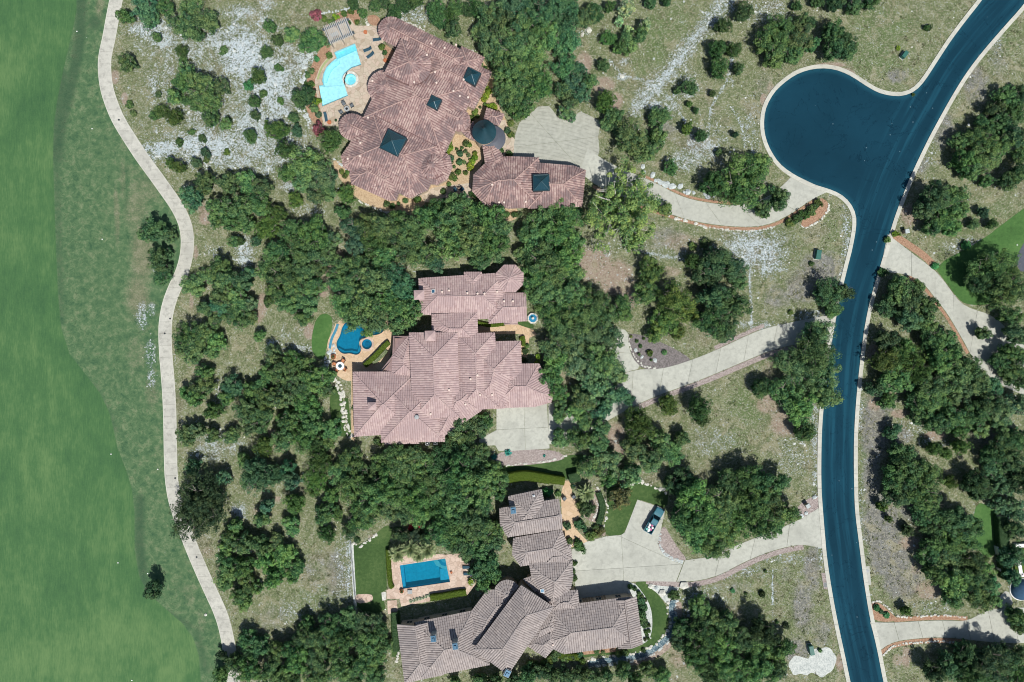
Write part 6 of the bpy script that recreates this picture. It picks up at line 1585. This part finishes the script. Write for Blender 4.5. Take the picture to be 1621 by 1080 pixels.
# rock litter over the limestone, one mass
def blocked_mask(X, Y):
    b = np.zeros(X.shape, bool)
    for p in BLOCK:
        xs = [q[0] for q in p]; ys = [q[1] for q in p]
        s = (X > min(xs) - 2) & (X < max(xs) + 2) & (Y > min(ys) - 2) & (Y < max(ys) + 2)
        if s.any(): b[s] |= pip(p, X[s], Y[s])
    return b
def zone_at(ch, X, Y):
    i = np.clip(np.round((X - GX0) / GS).astype(int), 0, PX.shape[1] - 1); j = np.clip(np.round((Y - GY0) / GS).astype(int), 0, PX.shape[0] - 1)
    return zone[ch][j, i]
def scatter():
    rg = np.random.default_rng(5)
    n = 260000
    X = rg.uniform(120, 1700, n); Y = rg.uniform(-60, 1140, n)
    p = np.clip(zone_at('rock', X, Y) - .12, 0, 1) * .55 + zone_at('dirt', X, Y) * .03 + .006
    p *= (zone_at('fair', X, Y) < .1)
    p *= np.where(zone_at('rough', X, Y) > .5, np.where(zone_at('rock', X, Y) > .2, .8, .03), 1)
    k = rg.random(n) < p
    X, Y = X[k], Y[k]; k = ~blocked_mask(X, Y); X, Y = X[k], Y[k]
    n = len(X)
    oc = np.array([(1, 0, 0), (.3, .9, 0), (-.8, .6, 0), (-.8, -.6, 0), (.3, -.9, 0), (0, 0, .7)], float)
    fc = np.array([(0, 1, 5), (1, 2, 5), (2, 3, 5), (3, 4, 5), (4, 0, 5)])
    s = rg.lognormal(-2.15, .45, n).clip(.05, .32); a = rg.uniform(0, 6.28, n)
    B = oc[None] * rg.uniform(.65, 1.3, (n, 6, 1)) * s[:, None, None]
    V = np.empty_like(B)
    V[..., 0] = B[..., 0] * np.cos(a)[:, None] - B[..., 1] * np.sin(a)[:, None] + ((X - 810.5) * S)[:, None]
    V[..., 1] = B[..., 0] * np.sin(a)[:, None] + B[..., 1] * np.cos(a)[:, None] + ((540 - Y) * S)[:, None]
    V[..., 2] = B[..., 2] * .7
    F = (np.arange(n)[:, None, None] * 6 + fc[None]).reshape(-1, 3)
    m = NT('limestone_rubble'); m.color(m.ramp(m.island(), [(0, (.28, .30, .28)), (.5, (.42, .46, .45)), (1, (.58, .60, .57))])).rough(.95)
    o = link('limestone_rubble', np_mesh('limestone_rubble', V.reshape(-1, 3), F, m.m)); o['kind'] = 'stuff'
    # tufts of dry grass and low scrub
    n = 120000
    X = rg.uniform(120, 1700, n); Y = rg.uniform(-60, 1140, n)
    p = .33 - .25 * zone_at('rock', X, Y) - .2 * zone_at('dirt', X, Y) + .2 * zone_at('green', X, Y) + .15 * zone_at('weed', X, Y)
    p *= (zone_at('rough', X, Y) < .5)
    k = rg.random(n) < p
    X, Y = X[k], Y[k]; k = ~blocked_mask(X, Y); X, Y = X[k], Y[k]
    n = len(X); nb = 7
    s = rg.lognormal(-1.45, .45, n).clip(.1, .6)
    a = rg.uniform(0, 6.28, (n, nb)); el = rg.uniform(.25, 1.2, (n, nb)); L = s[:, None] * rg.uniform(.6, 1.3, (n, nb))
    bx = ((X - 810.5) * S)[:, None] + rg.normal(0, .3, (n, nb)) * s[:, None]; by = ((540 - Y) * S)[:, None] + rg.normal(0, .3, (n, nb)) * s[:, None]
    w = .16 * s[:, None]
    t0 = np.stack([bx - np.sin(a) * w, by + np.cos(a) * w, np.zeros_like(bx)], -1); t1 = np.stack([bx + np.sin(a) * w, by - np.cos(a) * w, np.zeros_like(bx)], -1)
    t2 = np.stack([bx + np.cos(a) * np.cos(el) * L, by + np.sin(a) * np.cos(el) * L, np.sin(el) * L * .8], -1)
    V = np.stack([t0, t1, t2], 2).reshape(-1, 3); F = np.arange(len(V)).reshape(-1, 3)
    m = NT('dry_grass'); 
    big = m.noise(.12, detail=3); r = m.island()
    c = m.ramp(r, [(0, (.055, .075, .032)), (.5, (.14, .15, .075)), (1, (.30, .285, .18))])
    c = m.mix(m.math('MULTIPLY', m.step(big, .45, .62), .6), c, m.ramp(r, [(0, (.04, .075, .03)), (1, (.13, .17, .065))]))
    m.color(c).rough(.95)
    o = link('grass_tufts', np_mesh('grass_tufts', V, F, m.m)); o['kind'] = 'stuff'
scatter()

# ------------------------------------------------------------------ things in the gardens and along the road
def local(px, py, h=0.0): return (*W(px, py, h), 0)
def slab_z(): return .08

def lounger(px, py, rz, label, proto=[None], mat='navy_cloth', z=.08):
    if proto[0] is None:
        e = empty('sun_lounger')
        bm = bmesh.new(); box(bm, (0, 0, .30), (1.35, .66, .07)); box(bm, (0, .31, .25), (1.9, .05, .06)); box(bm, (0, -.31, .25), (1.9, .05, .06)); bm_obj('frame', bm, M['grey_paint'], e)
        bm = bmesh.new(); box(bm, (-.27, 0, .37), (1.3, .6, .10)); bm_obj('mattress', bm, M[mat], e)
        bm = bmesh.new(); box(bm, (.0, 0, 0), (.72, .6, .09)); bmesh.ops.rotate(bm, matrix=Matrix.Rotation(-.6, 3, 'Y'), verts=bm.verts[:]); bmesh.ops.translate(bm, vec=(.66, 0, .56), verts=bm.verts[:]); bm_obj('backrest', bm, M[mat], e)
        for sx in (-.85, .85):
            for sy in (-.28, .28):
                bm = bmesh.new(); box(bm, (sx, sy, .12), (.06, .06, .26)); bm_obj('leg', bm, M['grey_paint'], e)
        proto[0] = e; o = e
    else: o = copy_tree(proto[0])
    x, y = W(px, py, .3); o.location = (x, y, z); o.rotation_euler = (0, 0, rz)
    tag(o, label, 'sun lounger', 'loungers on the pool terraces')
    return o
lounger(582, 79, .36, 'dark lounger on the flagstones, the one closer to the pergola'); lounger(586.5, 88, .62, 'dark lounger on the flagstones, the one closer to the round wing')
lounger(739, 898, .02, 'dark lounger east of the rectangular pool, northern of the pair'); lounger(740.5, 908.5, .0, 'dark lounger east of the rectangular pool, southern of the pair')
lounger(516, 186, 1.75, 'narrow grey lounger by the southwest rim of the turquoise pool'); lounger(597, 63, .1, 'grey lounger in front of the north round wing')

def chair_proto(mat):
    e = empty('patio_chair')
    bm = bmesh.new(); box(bm, (0, 0, .42), (.56, .56, .10)); bm_obj('seat', bm, M[mat], e)
    bm = bmesh.new(); box(bm, (0, -.30, .68), (.58, .09, .50)); bm_obj('backrest', bm, M[mat], e)
    for sx in (-.3, .3):
        bm = bmesh.new(); box(bm, (sx, -.02, .60), (.06, .56, .05)); bm_obj('armrest', bm, M['black'], e)
        for sy in (-.24, .24):
            bm = bmesh.new(); box(bm, (sx * .9, sy, .2), (.05, .05, .40)); bm_obj('leg', bm, M['black'], e)
    return e
CH = {}
def chair(px, py, rz, mat, label, z=.08, grp='patio chairs'):
    if mat not in CH: CH[mat] = o = chair_proto(mat)
    else: o = copy_tree(CH[mat])
    x, y = W(px, py, .5); o.location = (x, y, z); o.rotation_euler = (0, 0, rz); o.scale = (1.25,) * 3
    tag(o, label, 'chair', grp); return o
def face(px, py, tx, ty): return math.atan2(-(ty - py), tx - px) - math.pi / 2
def table(px, py, r, mat, label, z=.08, hub=None):
    e = empty('round_table', (*W(px, py, .7), z)); tag(e, label, 'table')
    bm = bmesh.new(); lathe(bm, [(r * .96, .68), (r, .70), (r, .74), (r * .97, .76)], n=28); bm_obj('tabletop', bm, M[mat], e)
    bm = bmesh.new(); lathe(bm, [(.32, 0), (.30, .04), (.07, .08), (.06, .68)], n=12); bm_obj('pedestal', bm, M['black'], e)
    if hub: bm = bmesh.new(); lathe(bm, [(r * .45, .76), (r * .45, .80), (.06, .80), (.05, .95)], n=12); bm_obj('fire_bowl', bm, M[hub], e)
    return e
table(549, 172.5, .62, 'grey_paint', 'round grey table on the terrace below the turquoise pool', hub='black')
for x, y, l in [(544.5, 164.5, 'north'), (557, 168, 'east'), (540.5, 178, 'west'), (552.5, 180, 'south')]: chair(x, y, face(x, y, 549, 172.5), 'sling', f'dark patio chair on the {l} side of the round grey table')
table(538.5, 579.5, .92, 'white_paint', 'round white table on the peach terrace by the kidney pool', hub='navy_cloth')
for x, y, l in [(543.5, 571.5, 'north'), (530.5, 576.5, 'west'), (533.5, 586.5, 'south'), (546, 584.5, 'east')]: chair(x, y, face(x, y, 538.5, 579.5), 'orange_cushion', f'rust cushioned chair on the {l} side of the white table', grp='rust chairs round the white table')
table(724, 308, .55, 'wood', 'round brown fire table on the flagstone seating area', hub='terracotta'); table(727, 298, .3, 'wood', 'small brown side table between two seats on the flagstones')
for x, y, l in [(721, 301, 'west'), (731.5, 300.5, 'east')]: chair(x, y, face(x, y, 724, 308), 'navy_cloth', f'dark blue armchair, {l} of the pair by the fire table')
for x, y, l in [(893.5, 789.5, 'west'), (908, 787, 'east')]: chair(x, y, face(x, y, 901, 795), 'sling', f'dark armchair on the {l} edge of the entry walk', z=.05)

def pot(px, py, r, label, mat='terracotta', plant=True, z=.08, leaf='shrub_leaf', tint=(1, 1, 1)):
    e = empty('plant_pot', (*W(px, py, .5), z)); tag(e, label, 'plant pot', 'planted pots on the terraces')
    bm = bmesh.new(); lathe(bm, [(r * .62, 0), (r * .95, r * 1.1), (r * 1.05, r * 1.1), (r * 1.05, r * 1.25), (r * .85, r * 1.25), (r * .8, r * 1.12)], n=16); bm_obj('pot', bm, M[mat], e)
    if plant:
        pts = rand_dirs(90, .8) * np.array([r * .8, r * .8, r * .7]) + np.array([0, 0, r * 1.3]); nn = rand_dirs(90, .8)
        V, F = leaf_quads(pts, nn, .11); f = link('foliage', np_mesh('foliage', V, F, M[leaf]), e); f.color = tuple(tint) + (1,)
for a in [(578.5, 51, .42, 'terracotta pot on the curved step of the flagstone terrace', 'terracotta', False), (610, 96, .42, 'terracotta pot where the terrace meets the round wing', 'terracotta', False), (521.5, 194, .45, 'terracotta bowl at the south corner of the flagstone terrace', 'terracotta', False), (531.5, 190.5, .28, 'small dark pot beside the terracotta bowl', 'black', True),
          (528, 565, .55, 'rust coloured planter on the peach terrace', 'terracotta', True), (636, 936, .45, 'terracotta pot at the southwest corner of the rectangular pool', 'terracotta', True), (714.5, 907, .25, 'small terracotta pot by the east pool rim', 'terracotta', False), (747, 921, .6, 'large pot with lime green plant on the pool terrace', 'limestone', False), (908.5, 770, .3, 'small blue pot by the entry walk', 'chimney_blue', True), (799, 337, .3, 'teal pot beside the little blue fountain', 'teal_metal', True), (502, 93.5, .35, 'teal jar in the mulch west of the turquoise pool', 'green_paint', False)]: pot(*a)
e = empty('side_table', (*W(649, 937, .4), .08)); tag(e, 'low pale table south of the rectangular pool', 'side table')
bm = bmesh.new(); box(bm, (0, 0, .42), (1.0, .8, .06)); bm_obj('tabletop', bm, M['grey_paint'], e)
for sx in (-.42, .42):
    for sy in (-.32, .32): bm = bmesh.new(); box(bm, (sx, sy, .2), (.06, .06, .4)); bm_obj('leg', bm, M['grey_paint'], e)

def pergola():
    c = (536, 50); rz = math.atan2(15, 36)          # runs up to the right
    h = 2.9
    x, y = W(*c, h); e = empty('pergola', (x, y, 0), rz); tag(e, 'timber pergola with pale rafters over the north end of the pool terrace', 'pergola')
    Lx, Ly = 5.4, 3.35
    for sx in (-1, 0, 1):
        for sy in (-1, 1): bm = bmesh.new(); box(bm, (sx * Lx * .46, sy * Ly * .46, h / 2), (.28, .28, h)); bm_obj('post', bm, M['stone_wall'], e)
    for sy in (-1, 1):
        for d in (-.12, .12): bm = bmesh.new(); box(bm, (0, sy * (Ly * .46) + d, h + .10), (Lx + .7, .17, .26)); bm_obj('beam', bm, M['dark_beam'], e)
    for sx in (-.48, .08, .42): bm = bmesh.new(); box(bm, (sx * Lx, 0, h + .12), (.26, Ly + .3, .24)); bm_obj('cross_beam', bm, M['dark_beam'], e)
    n = 14
    for i in range(n): bm = bmesh.new(); box(bm, (-Lx * .5 + Lx * (i + .5) / n, 0, h + .33), (.17, Ly + .9, .22)); bm_obj('rafter', bm, M['white_wood'], e)
    e2 = empty('grill_counter', (*W(529, 55, .9), .08)); tag(e2, 'grill counter in the shade of the timber pergola', 'counter')
    bm = bmesh.new(); box(bm, (0, 0, .45), (1.5, .7, .9), rz); bm_obj('cabinet', bm, M['stone_wall'], e2); bm = bmesh.new(); box(bm, (0, 0, .93), (1.6, .8, .06), rz); bm_obj('worktop', bm, M['grey_paint'], e2)
pergola()

def fountain(px, py, r, sides, label, wmat, tiers=True):
    e = empty('fountain', (*W(px, py, .5), 0.02), .39); tag(e, label, 'fountain')
    bm = bmesh.new(); lathe(bm, [(r, 0), (r * 1.02, .48), (r * 1.02, .58), (r * .74, .58), (r * .74, .30)], n=sides); bm_obj('basin', bm, M['limestone'], e)
    bm = bmesh.new(); lathe(bm, [(r * .73, .30), (r * .73, .46)], n=sides); bm_obj('water_surface', bm, wmat, e)
    bm = bmesh.new(); lathe(bm, [(r * .2, .4), (r * .14, .6), (r * .1, .9), (r * .24, 1.0), (r * .24, 1.06), (.05, 1.08), (.08, 1.3), (.02, 1.42)], n=14); bm_obj('pedestal', bm, M['limestone'], e)
fw = plaster('fountain_water', (.015, .20, .36)); 
fountain(843.5, 504, 1.22, 8, 'octagonal fountain with deep blue water beside the guest wing', fw)
fountain(794.5, 332.5, .55, 14, 'little round blue fountain under the garage south eave', plaster('small_water', (.05, .30, .46)))

def utility(px, py, rz, L, w, h, label):
    e = empty('utility_box', (*W(px, py, h), 0), rz); tag(e, label, 'utility box', 'green utility boxes on the verges')
    bm = bmesh.new(); box(bm, (0, 0, .05), (L + .3, w + .3, .14)); bm_obj('pad', bm, M['concrete'], e)
    bm = bmesh.new(); box(bm, (0, 0, h / 2 + .1), (L, w, h), 0, .97); bm_obj('cabinet', bm, M['green_paint'], e)
    bm = bmesh.new(); box(bm, (0, 0, h + .13), (L + .08, w + .08, .09), 0, .9); bm_obj('lid', bm, M['green_paint'], e)
    for s in (-1, 1): bm = bmesh.new(); box(bm, (s * L * .24, -w / 2 - .01, h / 2 + .1), (L * .42, .04, h * .8)); d = bm_obj('door', bm, M['green_paint'], e); b2 = bmesh.new(); box(b2, (s * L * .08, -w / 2 - .05, h / 2 + .1), (.05, .05, .18)); bm_obj('handle', b2, M['black'], d)
utility(1433, 86, .95, 1.5, .8, .9, 'green utility box on the grass inside the road bend'); utility(1296, 403, 1.42, 1.9, 1.0, 1.0, 'green utility box on the weedy corner lot'); utility(1285, 1030, 1.75, 2.0, .9, 1.1, 'green utility box beside the white gravel pad')
e = empty('manhole_cover', (*W(1372.5, 904), .055)); tag(e, 'round dark manhole cover on the concrete apron by the road', 'manhole cover')
bm = bmesh.new(); lathe(bm, [(.36, -.02), (.36, .012), (.30, .018)], n=20); bm_obj('cover', bm, M['grey_paint'], e)
e = empty('storm_grate', (*W(1307, 926), .055)); tag(e, 'dark storm grate set in the gravel apron west of the road', 'grate')
bm = bmesh.new(); box(bm, (0, 0, 0), (.9, 1.0, .03)); bm_obj('grate_frame', bm, M['grey_paint'], e)
for i in range(6): bm = bmesh.new(); box(bm, (-.36 + i * .145, 0, .025), (.06, .9, .03)); bm_obj('bar', bm, M['black'], e)

def mailbox(px, py, rz, label):
    e = empty('mailbox_pillar', (*W(px, py, 1.2), 0), rz); tag(e, label, 'mailbox')
    bm = bmesh.new(); box(bm, (0, 0, .65), (.75, .75, 1.3)); bm_obj('pillar', bm, M['stone_wall'], e)
    bm = bmesh.new(); box(bm, (0, 0, 1.36), (.95, .95, .14), 0, .8); bm_obj('cap', bm, M['bluestone'], e)
    bm = bmesh.new(); box(bm, (0, -.32, 1.0), (.3, .3, .32)); b = bm_obj('letter_box', bm, M['black'], e)
    bm = bmesh.new(); box(bm, (0, -.49, 1.0), (.26, .04, .28)); bm_obj('door', bm, M['grey_paint'], b)
mailbox(1279, 801, .6, 'stone mailbox pillar with pale cap beside the grey house drive'); mailbox(1436, 366, .2, 'stone mailbox pillar under the tree by the east drive')

def aircon(px, py, label):
    e = empty('air_conditioner', (*W(px, py, .8), 0)); tag(e, label, 'air conditioner', 'condensers by the pink house')
    bm = bmesh.new(); box(bm, (0, 0, .45), (.9, .9, .8)); bm_obj('cabinet', bm, M['grey_paint'], e)
    bm = bmesh.new(); lathe(bm, [(.38, .85), (.38, .90), (.12, .92)], n=18); f = bm_obj('fan_guard', bm, M['black'], e)
    bm = bmesh.new(); lathe(bm, [(.12, .93), (.12, .96)], n=12); bm_obj('hub', bm, M['white_paint'], f)
aircon(676.5, 702, 'grey condenser under the south eave of the pink house, western one'); aircon(689, 701, 'grey condenser under the south eave of the pink house, eastern one')

def fence(line, label, h=1.2, step=2.2):
    l = resample(line, step / S); c = W(*l[0]); e = empty('fence', (*c, 0)); tag(e, label, 'fence')
    P = [W(*p) for p in l]
    for x, y in P: bm = bmesh.new(); box(bm, (x - c[0], y - c[1], h / 2), (.07, .07, h)); bm_obj('post', bm, M['grey_paint'], e)
    for a, b in zip(P, P[1:]):
        for z in (.25, h - .1):
            bm = bmesh.new(); tube(bm, (a[0] - c[0], a[1] - c[1], z), (b[0] - c[0], b[1] - c[1], z), .03, n=5); bm_obj('rail', bm, M['grey_paint'], e)
        bm = bmesh.new(); n = 12
        for i in range(1, n): t = i / n; box(bm, (a[0] + (b[0] - a[0]) * t - c[0], a[1] + (b[1] - a[1]) * t - c[1], h / 2), (.02, .02, h - .2))
        k = bm_obj('picket', bm, M['grey_paint'], e); k['kind'] = 'stuff'
fence([(556, 858), (559, 895), (562, 930), (566, 968), (569, 985)], 'thin pale metal fence between the meadow and the west lawn')

# white garden wall, planter frame and blue dome at the east edge
e = empty('garden_wall', (*W(1586, 850, 1.2), 0)); tag(e, 'stepped white garden wall beside the bright lawn', 'wall')
def seg(a, b, w, h, mat='white_paint'):
    A = Vector((*W(*a, h), 0)); B = Vector((*W(*b, h), 0)); o = Vector(e.location); m_ = (A + B) / 2 - o
    bm = bmesh.new(); box(bm, (m_.x, m_.y, h / 2), ((B - A).length, w, h), math.atan2((B - A).y, (B - A).x)); box(bm, (m_.x, m_.y, h + .04), ((B - A).length + .1, w + .12, .08), math.atan2((B - A).y, (B - A).x)); bm_obj('wall_segment', bm, M[mat], e)
for a, b, w in [((1583, 820), (1585.5, 838), .6), ((1583, 820), (1597, 818.5), .5), ((1581, 863), (1587, 863), .6), ((1581, 866), (1584, 880), .6), ((1584, 884), (1586, 892), .5), ((1585, 900), (1589, 908), .7)]: seg(a, b, w, 1.2)
e = empty('planter_frame', (*W(1620, 888, .8), 0)); tag(e, 'white framed raised planter at the east edge', 'planter')
for a, b in [((1610, 866), (1617, 911)), ((1608, 865), (1645, 862)), ((1617, 911), (1650, 908))]:
    A = Vector((*W(*a, .8), 0)); B = Vector((*W(*b, .8), 0)); m_ = (A + B) / 2 - Vector(e.location); bm = bmesh.new(); box(bm, (m_.x, m_.y, .4), ((B - A).length, .75, .8), math.atan2((B - A).y, (B - A).x)); bm_obj('side', bm, M['white_paint'], e)
bm = bmesh.new(); box(bm, (.6, 0, .3), (4.4, 5.2, .5)); bm_obj('soil', bm, M['hedge_leaf'], e)
M['blue_canvas'] = plain('blue_canvas', (.035, .085, .15), .2, 1.2, .85)
e = empty('dome_tent', (*W(1622, 936, 1.2), 0)); tag(e, 'rounded blue dome at the east edge below the white planter', 'dome')
bm = bmesh.new(); lathe(bm, [(2.3 * math.cos(a), 2.0 * math.sin(a)) for a in [0, .25, .5, .75, 1.0, 1.25, 1.5]], n=28); bm_obj('shell', bm, M['blue_canvas'], e, True)
bm = bmesh.new(); lathe(bm, [(2.45, 0), (2.45, .12)], n=28); bm_obj('base_ring', bm, M['white_paint'], e)

# ------------------------------------------------------------------ the pickup in the court
def pickup():
    a = (1024.5, 843); b = (1046.5, 805)
    A = Vector((*W(*a, .9), 0)); B = Vector((*W(*b, .9), 0)); d = B - A; rz = math.atan2(d.y, d.x); L = min(d.length, 6.0); w = 2.0
    c = (A + B) / 2
    e = empty('pickup_truck', (c.x, c.y, .055), rz); tag(e, 'teal blue pickup truck with loaded bed parked in the concrete court', 'pickup truck')
    h = L / 2
    def hull(bm, secs):
        """secs: (x, half width, z low, z high)"""
        R_ = []
        for x, hw, z0, z1 in secs: R_.append([bm.verts.new((x, -hw, z0)), bm.verts.new((x, -hw * .98, z1 - .12)), bm.verts.new((x, -hw * .86, z1)), bm.verts.new((x, hw * .86, z1)), bm.verts.new((x, hw * .98, z1 - .12)), bm.verts.new((x, hw, z0))])
        for p, q in zip(R_, R_[1:]):
            for i in range(6): bm.faces.new((p[i], p[(i + 1) % 6], q[(i + 1) % 6], q[i]))
        bm.faces.new(R_[0][::-1]); bm.faces.new(R_[-1])
    bm = bmesh.new(); hull(bm, [(-h * .30, .97, .45, 1.02), (h * .36, .98, .45, 1.06), (h * .62, .98, .45, 1.10), (h * .93, .95, .45, 1.02), (h * .99, .86, .5, .92)]); bm_obj('body', bm, M['car_paint'], e)
    bm = bmesh.new(); hull(bm, [(-h * .28, .86, 1.02, 1.2), (-h * .24, .80, 1.02, 1.72), (h * .12, .80, 1.02, 1.76), (h * .20, .80, 1.02, 1.70), (h * .40, .88, 1.02, 1.12)]); cab = bm_obj('cab', bm, M['car_glass'], e)
    bm = bmesh.new(); hull(bm, [(-h * .235, .73, 1.70, 1.79), (h * .10, .73, 1.72, 1.82), (h * .16, .72, 1.68, 1.77)]); bm_obj('roof', bm, M['car_paint'], cab)
    for s in (-1, 1):
        bm = bmesh.new(); tube(bm, (h * .17, s * .70, 1.72), (h * .39, s * .84, 1.12), .045, n=5); bm_obj('pillar', bm, M['car_paint'], cab)
    bm = bmesh.new()
    for s in (-1, 1): box(bm, (-h * .64, s * .91, .82), (h * .68, .12, .66))
    box(bm, (-h * .97, 0, .80), (.10, 1.9, .62)); box(bm, (-h * .64, 0, .56), (h * .68, 1.75, .08)); box(bm, (-h * .31, 0, .80), (.08, 1.8, .6)); bm_obj('cargo_bed', bm, M['car_paint'], e)
    for x, s in [(x, s) for x in (-h * .60, h * .62) for s in (-1, 1)]:
        bm = bmesh.new(); tube(bm, (x, s * .80, .36), (x, s * 1.0, .36), .38, n=18); t = bm_obj('wheel', bm, M['rubber'], e); bm = bmesh.new(); tube(bm, (x, s * .99, .36), (x, s * 1.015, .36), .23, n=14); bm_obj('rim', bm, M['grey_paint'], t)
    for s in (-1, 1):
        bm = bmesh.new(); box(bm, (h * .985, s * .68, .82), (.08, .36, .16)); bm_obj('headlight', bm, M['white_paint'], e)
        bm = bmesh.new(); box(bm, (-h * .985, s * .86, .85), (.06, .14, .3)); bm_obj('tail_light', bm, M['red_flower'], e)
        bm = bmesh.new(); box(bm, (h * .30, s * 1.06, 1.12), (.14, .2, .16)); bm_obj('mirror', bm, M['car_paint'], e)
    bm = bmesh.new(); box(bm, (h * 1.01, 0, .55), (.14, 1.8, .22)); bm_obj('bumper', bm, M['grey_paint'], e)
    bm = bmesh.new(); box(bm, (-h * 1.0, 0, .52), (.14, 1.8, .18)); bm_obj('bumper', bm, M['grey_paint'], e)
    rr = random.Random(3)
    cols = {'white': M['white_paint'], 'pink': plain('pink_sack', (.55, .16, .30), .2, 5), 'mint': plain('mint_box', (.18, .50, .45), .2, 5)}
    spots = [('white', .42, .35, 'white sack in the front corner of the pickup bed', 'sack'), ('pink', .38, -.15, 'pink sack in the pickup bed behind the cab', 'sack'), ('white', .52, -.55, 'white sack on the far side of the pickup bed', 'sack'), ('white', .60, .30, 'white sack in the middle of the pickup bed', 'sack'), ('pink', .68, -.35, 'pink and white sack halfway along the bed', 'sack'), ('mint', .80, .45, 'mint green box near the tailgate', 'box'), ('white', .84, -.05, 'flat white box against the tailgate', 'box'), ('white', .72, -.05, 'white sack beside the mint green box', 'sack')]
    for nm, fx, y, lab, ct in spots:
        bm = bmesh.new(); bmesh.ops.create_icosphere(bm, subdivisions=2, radius=.3) if ct == 'sack' else box(bm, (0, 0, 0), (.5, .42, .36))
        if ct == 'sack':
            for v in bm.verts: v.co = Vector((v.co.x * 1.15, v.co.y * .85, max(v.co.z * .75, -.18))) * rr.uniform(.93, 1.07)
        o = bm_obj('cargo_' + ct, bm, cols[nm]); q = Vector((-h * fx, y, 0)); q.rotate(Matrix.Rotation(rz, 3, 'Z')); o.location = (c.x + q.x, c.y + q.y, .055 + .6 + .2); o.rotation_euler = (0, 0, rr.uniform(0, 3)); tag(o, lab, ct, 'load in the pickup bed')
pickup()

# small things on the course and paths
for x, y, l in [(122, 50, 'white marker disc on the dark grass by the fairway edge'), (146, 204, 'white marker disc in the rough by the upper bend'), (187, 891, 'white marker disc on the lower fairway'), (176, 719, 'white marker disc at the fairway bulge'), (209, 1077, 'white marker disc at the south end of the fairway'), (234, 908, 'white marker disc west of the lone tree'), (250, 743, 'white marker disc in the rough beside the straight cart path'), (162, 379, 'white marker disc on the fairway by the middle bend'), (1610, 388, 'white sprinkler disc on the bright lawn'), (1030, 1010, 'white sprinkler disc on the curved lawn'), (610, 965, 'white sprinkler disc on the west lawn')]:
    bm = bmesh.new(); lathe(bm, [(.13, 0), (.13, .05), (.06, .07)], (0, 0, 0), 14); o = bm_obj('marker_disc', bm, M['white_paint']); o.location = (*W(x, y), .03); tag(o, l, 'marker', 'white discs in the turf')
for x, y, l in [(338.5, 190, ''), (188.5, 190, 'dark valve cover in the cart path below the upper bend'), (269.5, 504.5, 'dark valve cover on the east edge of the cart path'), (261, 528, 'dark valve cover in the middle of the cart path'), (277.5, 757, 'dark valve cover on the cart path above the big round oak'), (311.5, 882, 'dark valve cover on the cart path below the big round oak')]:
    if l: bm = bmesh.new(); lathe(bm, [(.2, 0), (.2, .03), (.1, .035)], (0, 0, 0), 12); o = bm_obj('valve_cover', bm, M['black']); o.location = (*W(x, y), .05); tag(o, l, 'valve cover', 'dark covers in the cart path')
